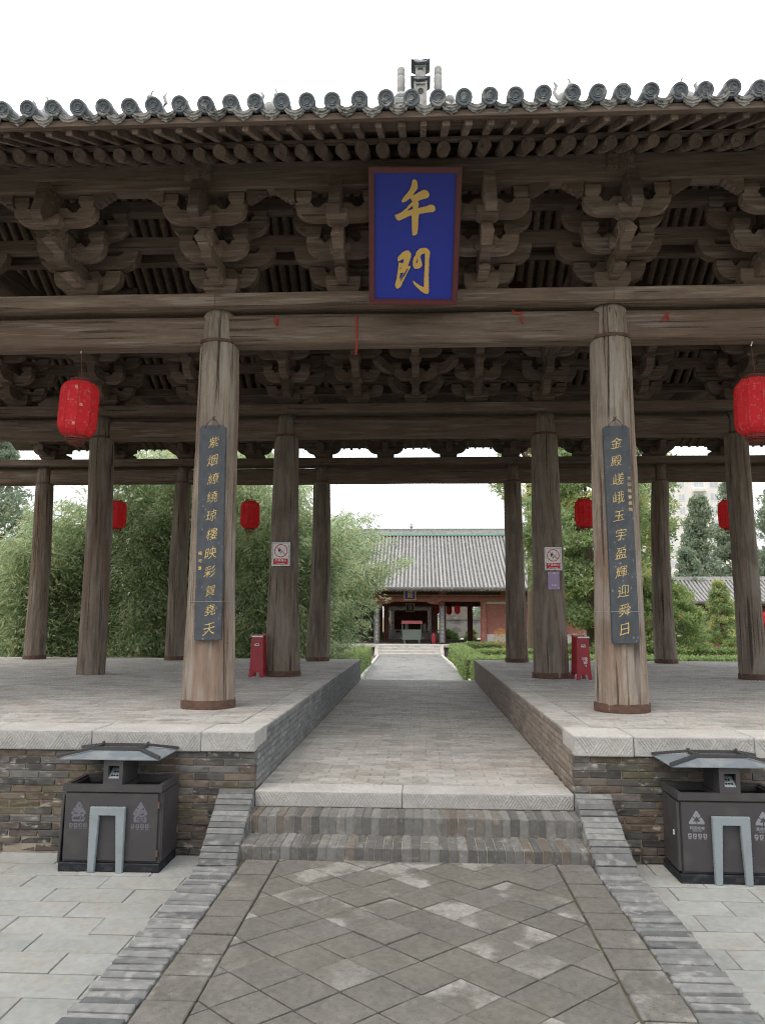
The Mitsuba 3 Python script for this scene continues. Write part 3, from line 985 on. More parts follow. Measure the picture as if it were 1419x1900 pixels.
# ------------------------------------------------------------------ bracket sets
def arm_poly(w, z0, z1, scoop=True):
    """Outline of a bracket arm: rounded ends cut in two lobes below, scooped between the seats above."""
    h = z1 - z0
    rx, rz = min(0.20, w * 0.5), 0.78 * h
    right = [(w, z1)] + [(w - rx * (1 - math.cos(t)) * 1.0, z0 + rz * (1 - math.sin(t))) for t in np.radians([0, 18, 36, 54, 72, 90])]
    top = [(0.0, z1)]
    if scoop:
        s0, s1 = 0.24 * w + 0.03, w - 0.16
        if s1 > s0 + 0.04:
            d = 0.30 * h
            top = [(s1, z1), (s1 - 0.02, z1 - d * 0.8), (s1 - 0.05, z1 - d), (s0 + 0.05, z1 - d), (s0 + 0.02, z1 - d * 0.5), (s0, z1)]
        else:
            top = []
    r = right[::-1] + top
    l = [(-x, z) for x, z in r][::-1]
    return Polygon(r + l)


def arm(w, z0, z1, d, t=0.115, scoop=True):
    return ex_xz(arm_poly(w, z0, z1, scoop), -d - t / 2, -d + t / 2)


def smooth_poly(pts, c=0.006):
    return Polygon(pts).buffer(-c, join_style=1).buffer(c, join_style=1)


def beak(pts, t=0.105):
    m = ex_yz(Polygon([(-d, z) for d, z in pts]), -t / 2, t / 2)
    return m


def nose(pts, t, tip, wide=0.0):
    """A down-slanting cantilever end: its tip drawn to a blunt ridge."""
    d0, z0 = pts[0]
    d1, z1 = tip
    d2, z2 = pts[1]
    n = 7
    v = []
    for i in range(n):
        s = i / (n - 1)
        # concave upper face from the back edge down to the tip
        d = d0 + (d1 - d0) * s ** 0.8
        z = z0 + (z1 - z0) * (s ** 0.62)
        v.append((d, z))
    rib = []
    for (d, z) in v:
        rib.append([(-t / 2, -d, z), (0, -d - 0.018, z + 0.006), (t / 2, -d, z)])
    lo = [[(-t / 2, -d2, z2), (0, -d2, z2), (t / 2, -d2, z2)]]
    rows = np.array(rib + lo)
    tipw = rows.copy()
    V = tipw.reshape(-1, 3)
    F = []
    R = len(rows)
    for i in range(R - 1):
        for j in range(2):
            a, b, c, e = i * 3 + j, i * 3 + j + 1, (i + 1) * 3 + j, (i + 1) * 3 + j + 1
            F += [(a, b, c), (b, e, c)]
    # sides and back close to the hidden body
    back = len(V)
    V = np.vstack([V, [(-t / 2, -d2 + 0.12, z0), (t / 2, -d2 + 0.12, z0), (-t / 2, -d2 + 0.12, z2 + 0.02), (t / 2, -d2 + 0.12, z2 + 0.02)]])
    for i in range(R - 1):
        F += [(i * 3, (i + 1) * 3, back), ((i + 1) * 3 + 2, i * 3 + 2, back + 1)]
    F += [((R - 1) * 3, back + 2, back), (back + 1, back + 3, (R - 1) * 3 + 2), (0, back, back + 1), (0, back + 1, 2), (0, 2, 1),
          ((R - 1) * 3, (R - 1) * 3 + 1, (R - 1) * 3 + 2), ((R - 1) * 3, (R - 1) * 3 + 2, back + 3), ((R - 1) * 3, back + 3, back + 2)]
    return trimesh.Trimesh(V, np.array(F), process=False)


WD = lambda m, t=(0.4, 0.5): shp(m, 'mat_wood_x', False, (float(np.clip(t[0] + rng.normal(0, 0.13), 0, 1)), rng.random()))
Z = lambda d: d  # heights above the plate
def set_front():
    return [('base_block', WD(dou(0.37, 0.20), (0.8, 0.2))),
             ('arm', WD(arm(0.38, 0.13, 0.36, 0.0), (0.75, 0.1))), ('arm', WD(arm(0.56, 0.385, 0.605, 0.0), (0.65, 0.7))),
             ('arm', WD(arm(0.36, 0.29, 0.475, 0.43), (0.75, 0.4))), ('arm', WD(arm(0.53, 0.63, 0.83, 0.25), (0.55, 0.9))),
             ('arm', WD(arm(0.42, 0.49, 0.655, 0.81), (0.55, 0.55))),
             ('block', WD(dou(0.165, 0.115, (-0.285, -0.43, 0.475)), (0.42, 0.3))), ('block', WD(dou(0.165, 0.115, (0.285, -0.43, 0.475)), (0.42, 0.6))),
             ('block', WD(dou(0.165, 0.115, (-0.45, -0.25, 0.83)), (0.32, 0.3))), ('block', WD(dou(0.165, 0.115, (0.45, -0.25, 0.83)), (0.32, 0.6))),
             ('block', WD(dou(0.16, 0.115, (-0.335, -0.81, 0.655)), (0.33, 0.1))), ('block', WD(dou(0.16, 0.115, (0.335, -0.81, 0.655)), (0.33, 0.8))),
             ('cantilever', WD(nose([(0.33, 0.325), (0.28, 0.085)], 0.105, (0.57, 0.085)), (0.85, 0.35))),  # both noses toned lighter, painting in light on their upper faces
             ('block', WD(dou(0.215, 0.10, (0, -0.46, 0.285)), (0.60, 0.25))),
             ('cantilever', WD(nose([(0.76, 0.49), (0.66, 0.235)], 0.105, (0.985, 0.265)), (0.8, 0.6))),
             ('block', WD(dou(0.215, 0.10, (0, -0.86, 0.440)), (0.55, 0.85))),
             ('cantilever', WD(cat(bx(-0.055, 0.055, -0.72, 0.45, 0.17, 0.30), bx(-0.055, 0.055, -0.66, 0.45, 0.36, 0.5)), (0.42, 0.5))),
             ('beam_nose', WD(beak([(0.2, 0.80), (1.10, 0.80), (1.235, 0.42), (1.17, 0.36), (0.95, 0.54), (0.2, 0.56)], 0.105), (0.30, 0.15)))]
def set_plain():
    return [('base_block', WD(dou(0.37, 0.20), (0.36, 0.2))),
             ('arm', WD(arm(0.40, 0.13, 0.36, 0.0), (0.6, 0.1))), ('arm', WD(arm(0.57, 0.385, 0.605, 0.0), (0.5, 0.7))),
             ('arm', WD(arm(0.37, 0.32, 0.50, 0.40), (0.65, 0.4))), ('arm', WD(arm(0.55, 0.62, 0.80, 0.22), (0.30, 0.9))), ('arm', WD(arm(0.42, 0.58, 0.76, 0.76), (0.34, 0.5))),
             ('block', WD(dou(0.15, 0.10, (-0.30, -0.40, 0.50)), (0.34, 0.3))), ('block', WD(dou(0.15, 0.10, (0.30, -0.40, 0.50)), (0.34, 0.6))),
             ('block', WD(dou(0.15, 0.10, (-0.35, -0.76, 0.76)), (0.33, 0.3))), ('block', WD(dou(0.15, 0.10, (0.35, -0.76, 0.76)), (0.33, 0.6))),
             ('block', WD(dou(0.18, 0.10, (0, -0.43, 0.26)), (0.40, 0.25))), ('block', WD(dou(0.18, 0.10, (0, -0.78, 0.50)), (0.36, 0.85))),
             ('jut', WD(beak([(-0.4, 0.14), (0.40, 0.10), (0.50, 0.15), (0.53, 0.28), (-0.4, 0.28)], 0.115), (0.42, 0.5))),
             ('jut', WD(beak([(-0.6, 0.36), (0.70, 0.33), (0.82, 0.39), (0.86, 0.52), (-0.6, 0.52)], 0.115), (0.40, 0.3))),
             ('jut', WD(beak([(-0.6, 0.60), (1.0, 0.58), (1.08, 0.70), (1.0, 0.80), (-0.6, 0.80)], 0.115), (0.34, 0.3)))]
fx = []
for s in (-1, 1):
    for w, z0, z1, t in ((0.62, 0.15, 0.36, 0.35), (0.95, 0.42, 0.62, 0.3)):
        m = ex_xz(Polygon([(-0.1, z0), (w - 0.22, z0), (w - 0.06, z0 + 0.06), (w, z0 + 0.13), (w, z1), (w - 0.12, z1), (w - 0.2, z1 - 0.05), (-0.1, z1 - 0.05)]), -0.055, 0.055)
        m.apply_transform(trimesh.transformations.rotation_matrix(math.radians(-48), (0, 0, 1)))
        if s < 0:
            m.vertices[:, 0] *= -1
            m.faces = m.faces[:, ::-1]
        fx.append(('slanting_arm', WD(m, (t, 0.4))))
SET_FAN = set_plain() + fx
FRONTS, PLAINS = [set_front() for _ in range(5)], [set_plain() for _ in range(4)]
SET_FAR = [('base_block', WD(dou(0.37, 0.20), (0.25, 0.2))), ('arm', WD(cat(arm(0.40, 0.13, 0.36, 0.0), arm(0.57, 0.385, 0.605, 0.0), arm(0.37, 0.32, 0.50, 0.40), arm(0.55, 0.62, 0.80, 0.22)), (0.25, 0.7))),
           ('jut', WD(cat(beak([(-0.9, 0.14), (0.40, 0.10), (0.50, 0.15), (0.53, 0.28), (-0.9, 0.28)], 0.115), beak([(-0.9, 0.36), (0.70, 0.33), (0.82, 0.39), (0.86, 0.52), (-0.9, 0.52)], 0.115)), (0.25, 0.5)))]


def place_set(parts, x, y, rot=0.0):
    k = key_of('bracket_set', gate)
    M = T().translate([x, y, PL1 - 0.001]).rotate([0, 0, 1], rot)
    for nm, d in parts:
        add(nm, d, parent=k, at=M)


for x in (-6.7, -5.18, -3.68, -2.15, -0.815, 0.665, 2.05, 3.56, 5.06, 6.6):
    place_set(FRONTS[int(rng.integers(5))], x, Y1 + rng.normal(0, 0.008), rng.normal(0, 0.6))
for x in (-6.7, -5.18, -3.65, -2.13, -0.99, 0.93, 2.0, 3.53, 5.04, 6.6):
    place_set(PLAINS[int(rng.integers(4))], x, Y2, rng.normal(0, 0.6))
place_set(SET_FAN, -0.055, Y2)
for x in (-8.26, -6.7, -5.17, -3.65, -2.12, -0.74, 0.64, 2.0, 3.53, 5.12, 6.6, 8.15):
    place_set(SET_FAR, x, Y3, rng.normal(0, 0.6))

# small longitudinal beams through the sets, eave beams, purlins
for (y, z0, z1, d, t, nm) in ((Y1, 0.60, 0.745, 0.13, 0.40, 'rail_beam'), (Y1 - 0.25, 0.885, 1.03, 0.13, 0.22, 'rail_beam'), (Y1 + 0.45, 0.66, 0.80, 0.13, 0.3, 'rail_beam'),
                              (Y1 - 0.86, 0.785, 1.06, 0.17, 0.35, 'eave_beam'), (Y1, 1.30, 1.62, 0.2, 0.3, 'rail_beam'),
                              (Y2, 0.605, 0.76, 0.13, 0.3, 'rail_beam'), (Y2 - 0.22, 0.83, 1.0, 0.13, 0.3, 'rail_beam'), (Y2 + 0.3, 0.30, 0.42, 0.12, 0.26, 'rail_beam'), (Y2, 1.05, 1.5, 0.2, 0.25, 'rail_beam'),
                              (Y3, 0.605, 0.76, 0.13, 0.25, 'rail_beam'), (Y3 + 0.86, 0.785, 1.06, 0.17, 0.25, 'eave_beam'), (Y3, 1.0, 1.6, 0.2, 0.25, 'rail_beam')):
    add(nm, log_beam(-9.9, 9.9, y, PL1 + (z0 + z1) / 2, d, z1 - z0, int(y * 31 + z0 * 7), 0.012, 0.006, 0.2), 'mat_wood_x', gate, smooth=40, tone=(t, rng.random()))
# carved braces under the eave beam, one each side of every set
bp = [(0, 0), (0.0, -0.115), (0.05, -0.125), (0.07, -0.10), (0.10, -0.095), (0.115, -0.07), (0.145, -0.062), (0.16, -0.04), (0.19, -0.03), (0.205, 0)]
br = {s: WD(ex_xz(Polygon([(s * x, z) for x, z in bp]), -0.05, 0.05), (0.42, 0.3)) for s in (-1, 1)}
for x in (-5.18, -3.68, -2.13, -0.815, 0.665, 2.03, 3.56, 5.06):
    for s in (-1, 1):
        add('carved_brace', br[s], parent=gate, at=T().translate([x + s * 0.42, Y1 - 0.86, PL1 + 0.789]))
# beam heads over the columns under the rafters
for x in (-5.18, -2.13, 2.03, 5.06):
    m = hull([(sx * w, y, z) for sx in (-1, 1) for w, y, z in ((0.15, 0.3, 0.80), (0.15, 0.3, 1.16), (0.15, -0.15, 0.80), (0.15, -0.15, 1.16), (0.13, -0.27, 0.90), (0.12, -0.27, 1.14))])
    add('beam_head', m, 'mat_wood_y', gate, tone=(0.35, rng.random()), at=T().translate([x - 0.07, Y1 - 0.72, PL1]))
# cross beams and struts between the rows of columns
for x in (-8.26, -5.18, -2.12, 2.0, 5.06, 8.15):
    for ya, yb in ((Y1 - 0.2, Y2 + 0.2), (Y2 + 0.05, Y3 + 0.2)):
        m = log_beam(-(yb - ya) / 2, (yb - ya) / 2, 0, 0, 0.28, 0.36, int(x * 10 + ya), 0.09, 0.012, 0.2)
        v = m.vertices.copy()
        m.vertices = np.c_[-v[:, 1] + x, v[:, 0] + (ya + yb) / 2, v[:, 2] + PL1 + 0.72]
        add('cross_beam', m, 'mat_wood_y', gate, smooth=40, tone=(0.25, rng.random()))
for x in (-6.2, -4.35, 2.9, 4.3, 5.9, -2.7, 1.25):
    add('strut', hull([(x + dx * 0.11 + u, y, z + dz * 0.07) for dx in (-1, 1) for dz in (-1, 1) for u, y, z in ((0, Y1 + 0.6, PL1 + 0.18), (0.1, Y1 + 2.6, PL1 + 1.3))]), 'mat_wood_y', gate, tone=(0.36, rng.random()))

# ------------------------------------------------------------------ the roof
YE, ZE = 5.95, 5.87
YR = 12.27


def deck(y):
    t = (y if y <= YR else 2 * YR - y) - YE
    return ZE + 0.48 * t + 0.0192 * t * t


def dslope(y):
    t = y - YE
    return 0.48 + 0.0384 * t


ys = list(np.linspace(YE, YR, 14)) + list(np.linspace(YR, 2 * YR - YE, 14))[1:]
poly = [(y, deck(y)) for y in ys] + [(y, deck(y) + 0.055) for y in ys[::-1]]
add('roof_boards', ex_yz(Polygon(poly), -10.2, 10.2), 'mat_wood_x', gate, tone=(0.35, 0.3))
# round rafters, flying rafters
PITCH = 0.1905
xs = np.arange(-51, 52) * PITCH + 0.045
ry = list(np.linspace(6.58, YR, 12))
for x in xs:
    r = 0.062 + rng.normal(0, 0.003)
    dx, e = rng.normal(0, 0.006), rng.normal(0, 0.012)
    p = [(x + dx, y + (e if i == 0 else 0), deck(y) - 0.105 - 0.062) for i, y in enumerate(ry)]
    q = [(a, 2 * YR - b, c) for a, b, c in p[::-1]][1:]
    add('rafter', tube(p + q, r, 10), 'mat_wood_y', gate, smooth=50, tone=(0.22 + (0.6 if rng.random() < 0.14 else 0.25) * rng.random(), rng.random()))
for back in (0, 1):
    for x in xs:
        dx, w = rng.normal(0, 0.006), 0.027 + rng.normal(0, 0.002)
        y0, y1 = 5.99 + rng.normal(0, 0.008), 7.0
        y0b, y1b = (y0, y1) if not back else (2 * YR - y0, 2 * YR - y1)
        h = 0.07
        m = hull([(x + dx + s * w, yy, deck(yy) - 0.002 - k * h) for s in (-1, 1) for yy in (y0b, y1b) for k in (0, 1)])
        add('flying_rafter', m, 'mat_wood_y', gate, tone=(0.25 + 0.5 * rng.random(), rng.random()))
    f = (lambda y: y) if not back else (lambda y: 2 * YR - y)
    for nm, ya, yb, zo0, zo1, t in (('eave_strip', 5.93, 5.985, -0.012, 0.050, 0.38), ('rafter_strip', 6.60, 6.66, -0.107, -0.073, 0.35)):
        a, b = f(ya), f(yb)
        add(nm, log_beam(-10.1, 10.1, (a + b) / 2, deck((a + b) / 2) + (zo0 + zo1) / 2, abs(b - a), zo1 - zo0, 5 + back, 0.006, 0.003, 0.25), 'mat_wood_x', gate, smooth=40, tone=(t, rng.random()))
# tiles: rows of cover tiles ending in round caps with a coiled beast, fringed drip tiles between them
TP = 0.2183
tx0 = -0.71
sl = 0.46
cap = lathe([(0, 0.010), (0.046, 0.010), (0.050, 0.016), (0.054, 0.020), (0.066, 0.020), (0.070, 0.014), (0.070, -0.03), (0, -0.03)], 28)
wig = [tube([(0.036 * math.cos(a) * (1 - 0.09 * a), 0.036 * math.sin(a) * (1 - 0.09 * a), 0.013) for a in np.linspace(0.4, 6.4, 22)], 0.0065, 5),
       tube([(0.022, 0.03, 0.012), (0.036, 0.012, 0.014), (0.024, -0.006, 0.014)], 0.005, 5), tube([(-0.036, -0.02, 0.012), (-0.01, -0.034, 0.014), (0.02, -0.034, 0.012)], 0.006, 5)]
capm = cat(cap, wig)
tilt = math.atan(0.35)
Rm = np.eye(4)
Rm[:3, 0], Rm[:3, 1], Rm[:3, 2] = (1, 0, 0), (0, -math.sin(tilt), math.cos(tilt)), (0, -math.cos(tilt), -math.sin(tilt))
capm.apply_transform(Rm)
CAPS = [shp(capm, 'mat_roof_tile', 35, (t, 0.5)) for t in (0.1, 0.4, 0.7)]
ty = [5.90] + list(np.linspace(6.15, YR - 0.1, 16))
rows = []
for x_j in (0,):
    P = [(0, y, (5.998 if i == 0 else deck(y) + 0.055 + 0.03)) for i, y in enumerate(ty)]
    # a row of cover tiles, each 0.3 m long and a little wider at its lower end
    pts, rad = [], []
    L = 0
    for a, b in zip(P[:-1], P[1:]):
        a, b = np.array(a), np.array(b)
        n = max(1, int(round(np.linalg.norm(b - a) / 0.32)))
        for i in range(n):
            s0, s1 = i / n, (i + 1) / n - 0.012
            pts += [a + (b - a) * s0, a + (b - a) * s1]
            rad += [0.068, 0.061]
    ROW = tube(np.array(pts), np.array(rad), 12)
ROWS = [shp(ROW, 'mat_roof_tile', 40, (t, 0.5)) for t in (0.15, 0.45, 0.75)]
lobes = [(-0.088, 0.036), (-0.06, 0.008), (-0.03, -0.008), (0, -0.013), (0.03, -0.008), (0.06, 0.008), (0.088, 0.036)]
low = [(0.096, 0.022), (0.090, -0.006), (0.076, -0.026), (0.070, -0.040), (0.050, -0.050), (0.044, -0.062), (0.020, -0.070), (0.0, -0.084), (-0.020, -0.070), (-0.044, -0.062), (-0.050, -0.050), (-0.070, -0.040), (-0.076, -0.026), (-0.090, -0.006), (-0.096, 0.022)]
dm = ex_xz(Polygon(lobes + low), -0.008, 0.008)
rib = [tube([(-0.075, -0.012, 0.01 - s), (-0.045, -0.013, -0.014 - s), (0, -0.013, -0.024 - s), (0.045, -0.013, -0.014 - s), (0.075, -0.012, 0.01 - s)], 0.0045, 5) for s in (0.006, 0.030)]
tr = []
a = np.linspace(-0.088, 0.088, 9)
zz = 0.036 - 0.049 * np.cos(a / 0.088 * math.pi / 2)
dm2 = cat(dm, rib)
dm2.apply_transform(trimesh.transformations.rotation_matrix(0.38, (1, 0, 0)))
panel = ex_xz(Polygon([(p, z) for p, z in zip(a, zz)] + [(p, z + 0.010) for p, z in zip(a[::-1], zz[::-1])]), 0.004, 0.33)
panel.vertices[:, 2] += panel.vertices[:, 1] * 0.46
DRIPS = [shp(cat(dm2, panel), 'mat_drip_tile', 30, (t, 0.5)) for t in (0.1, 0.5, 0.9)]
dmB = dm2.copy()
dmB.vertices[:, 1] *= -1
dmB.faces = dmB.faces[:, ::-1]
DRIPB = shp(dmB, 'mat_drip_tile', 30, (0.1, 0.5))
for j in range(-26, 33):
    x = tx0 + TP * j
    dx, dz = rng.normal(0, 0.006), rng.normal(0, 0.004)
    i = int(rng.integers(3))
    rk = add('cover_tiles', ROWS[i], parent=gate, at=T().translate([x + dx, 0, dz]))
    add('end_cap', CAPS[i], parent=rk, at=T().translate([x + dx, 5.885, 6.000 + dz]).rotate([0, 1, 0], float(rng.uniform(-14, 14))))
    add('drip_tile', DRIPS[int(rng.integers(3))], parent=gate,
        at=T().translate([x + TP / 2 + rng.normal(0, 0.006), 5.90 + rng.normal(0, 0.006), 5.947 + rng.normal(0, 0.005)]).rotate([0, 1, 0], float(rng.normal(0, 2.5))))
for j in range(-40, 47):
    x = tx0 + TP * j
    add('drip_tile_back', DRIPB, parent=gate, at=T().translate([x, 2 * YR - 5.90, 5.935]))
add('tile_bed', ex_yz(Polygon([(y, deck(y) + 0.057) for y in ys[1:-1]] + [(y, deck(y) + 0.075) for y in ys[1:-1][::-1]]), -10.2, 10.2), 'mat_far_pan', gate)
rk = add('ridge', cat(bx(-10.2, 10.2, YR - 0.16, YR + 0.16, 9.66, 10.12), bx(-10.2, 10.2, YR - 0.22, YR + 0.22, 10.12, 10.2), bx(-10.2, 10.2, YR - 0.19, YR + 0.19, 9.8, 9.85)), 'mat_ridge_stone', gate)


# ornament on the ridge: a two-storey pavilion between two stacked-jar finials, small beasts along the ridge
def little_roof(z, w, h, o):
    ms = []
    n = 8
    R = []
    for i, (s, dz) in enumerate(((1.0, 0.0), (0.72, 0.35), (0.45, 0.72), (0.25, 1.0))):
        ring = []
        for k in range(16):
            a = k / 16 * 2 * math.pi + math.pi / 4
            c = max(abs(math.cos(a)), abs(math.sin(a)))
            corner = abs(math.cos(2 * a - math.pi / 2)) if False else (1 - min(1, abs((a % (math.pi / 2)) - math.pi / 4) / (math.pi / 8)))
            lift = 0.30 * h * max(0, corner) ** 2 * (1 - i / 3)
            ring.append((s * w * math.cos(a) / c, s * w * math.sin(a) / c, z + dz * h * 0.8 + lift))
        R.append(ring)
    V = np.array(R).reshape(-1, 3)
    F = []
    for i in range(3):
        for k in range(16):
            a, b = i * 16 + k, i * 16 + (k + 1) % 16
            F += [(a, b, a + 16), (b, b + 16, a + 16)]
    V = np.vstack([V, [[0, 0, z - 0.01], [0, 0, z + h * 0.85]]])
    F += [(k, 64, (k + 1) % 16) for k in range(16)] + [(48 + k, 48 + (k + 1) % 16, 65) for k in range(16)]
    ms.append(trimesh.Trimesh(V, np.array(F), process=False))
    for k in range(-4, 5):   # tile ribs seen as teeth along the eave
        for sg in (-1, 1):
            ms.append(tube([(k * w / 4.3, sg * w * 1.02, z + 0.005 + 0.25 * h * (abs(k) / 4) ** 3), (k * w / 6, sg * w * 0.5, z + 0.55 * h)], 0.009, 5))
    m = cat(ms)
    m.apply_translation(o)
    return m


ok = key_of('ridge_pavilion', rk)
o = (0.04, YR, 0)
add('storey', cat(bx(o[0] - 0.11, o[0] + 0.11, YR - 0.11, YR + 0.11, 10.2, 10.92), *[bx(o[0] + s * 0.095 - 0.016, o[0] + s * 0.095 + 0.016, YR - 0.135, YR - 0.11, 10.4, 10.9) for s in (-1, 1)],
                  bx(o[0] - 0.115, o[0] + 0.115, YR - 0.14, YR - 0.112, 10.84, 10.87)), 'mat_ridge_stone', ok)
add('window', cat(lathe([(0.035, 0), (0.05, 0), (0.05, 0.012), (0.035, 0.012)], 16), bx(-0.006, 0.006, -0.04, 0.04, 0.002, 0.01), bx(-0.04, 0.04, -0.006, 0.006, 0.002, 0.01)).apply_transform(
    np.array([[1, 0, 0, o[0]], [0, 0, -1, YR - 0.113], [0, 1, 0, 10.72], [0, 0, 0, 1]], float)), 'mat_iron', ok)
add('roof', little_roof(10.90, 0.17, 0.20, o), 'mat_roof_tile', ok, smooth=30)
add('storey', cat(bx(o[0] - 0.085, o[0] + 0.085, YR - 0.085, YR + 0.085, 11.0, 11.27), bx(o[0] - 0.10, o[0] + 0.10, YR - 0.10, YR + 0.10, 11.20, 11.225)), 'mat_ridge_stone', ok)
add('opening', bx(o[0] - 0.045, o[0] + 0.045, YR - 0.089, YR - 0.07, 11.14, 11.185), 'mat_iron', ok)  # solid dark block: the shade of an opening painted on the storey
add('roof', little_roof(11.225, 0.165, 0.19, o), 'mat_roof_tile', ok, smooth=30)
for sx in (-0.30, 0.345):
    fk = add('ridge_finial', lathe([(0, 0), (0.10, 0), (0.12, 0.04), (0.09, 0.10), (0.05, 0.13), (0.06, 0.17), (0.075, 0.22), (0.068, 0.29), (0.074, 0.33), (0.074, 0.40), (0.062, 0.43), (0.058, 0.445), (0.066, 0.455), (0.066, 0.50),
                                    (0.060, 0.515), (0.067, 0.55), (0.060, 0.595), (0.035, 0.62), (0.008, 0.63), (0, 0.64)], 20, (sx, YR, 10.64)), 'mat_ridge_stone', rk, smooth=50)
    s = -1 if sx < 0 else 1
    body = []
    for c, r in (((0, 0, 10.42), 0.15), ((s * 0.12, -0.02, 10.44), 0.12), ((-s * 0.10, 0, 10.44), 0.11)):
        e = trimesh.creation.icosphere(2, r)
        e.apply_translation((sx + c[0], YR + c[1], c[2]))
        body.append(e)
    hd = trimesh.creation.icosphere(2, 0.075)
    hd.apply_translation((sx + s * 0.2, YR - 0.04, 10.60))
    body += [hd, tube([(sx + s * 0.17, YR, 10.48), (sx + s * 0.2, YR - 0.03, 10.58)], 0.06, 8), tube([(sx + s * 0.24, YR - 0.05, 10.62), (sx + s * 0.275, YR - 0.06, 10.55), (sx + s * 0.265, YR - 0.06, 10.46)], [0.03, 0.024, 0.014], 7)]
    body += [tube([(sx + u, YR - 0.06, 10.2), (sx + u, YR - 0.05, 10.4)], 0.045, 8) for u in (-0.12, -0.04, 0.05, 0.14)]
    add('beast', cat(body), 'mat_ridge_stone', fk, smooth=50)
    add('saddle', cbox(sx - 0.11, sx + 0.11, YR - 0.15, YR + 0.1, 10.47, 10.60, 0.02), 'mat_ridge_stone', fk)
for x, zt, s in ((-6.70, 10.90, 1), (-4.62, 10.96, -1), (-2.59, 10.93, 1), (2.51, 10.95, 1), (4.6, 10.9, -1)):
    b = trimesh.creation.icosphere(2, 0.1)
    b.apply_scale((1.3, 0.8, 1.0))
    b.apply_translation((x, YR, zt - 0.36))
    h = trimesh.creation.icosphere(2, 0.05)
    h.apply_scale((1.3, 0.9, 0.9))
    h.apply_translation((x + s * 0.12, YR, zt - 0.13))
    ms = [b, h, tube([(x + s * 0.06, YR, zt - 0.32), (x + s * 0.10, YR, zt - 0.2), (x + s * 0.12, YR, zt - 0.12)], [0.07, 0.05, 0.04], 8),
          tube([(x - s * 0.1, YR, zt - 0.36), (x - s * 0.17, YR, zt - 0.25), (x - s * 0.13, YR, zt - 0.13), (x - s * 0.17, YR, zt - 0.06)], [0.04, 0.03, 0.028, 0.01], 7),
          tube([(x + s * 0.11, YR, zt - 0.09), (x + s * 0.09, YR, zt - 0.02), (x + s * 0.06, YR, zt)], [0.02, 0.014, 0.006], 6)]
    ms += [tube([(x + u, YR, 10.2), (x + u * 0.9, YR, zt - 0.36)], 0.035, 7) for u in (-0.09, 0.09)]
    add('ridge_beast', cat(ms), 'mat_ridge_stone', rk, smooth=50)
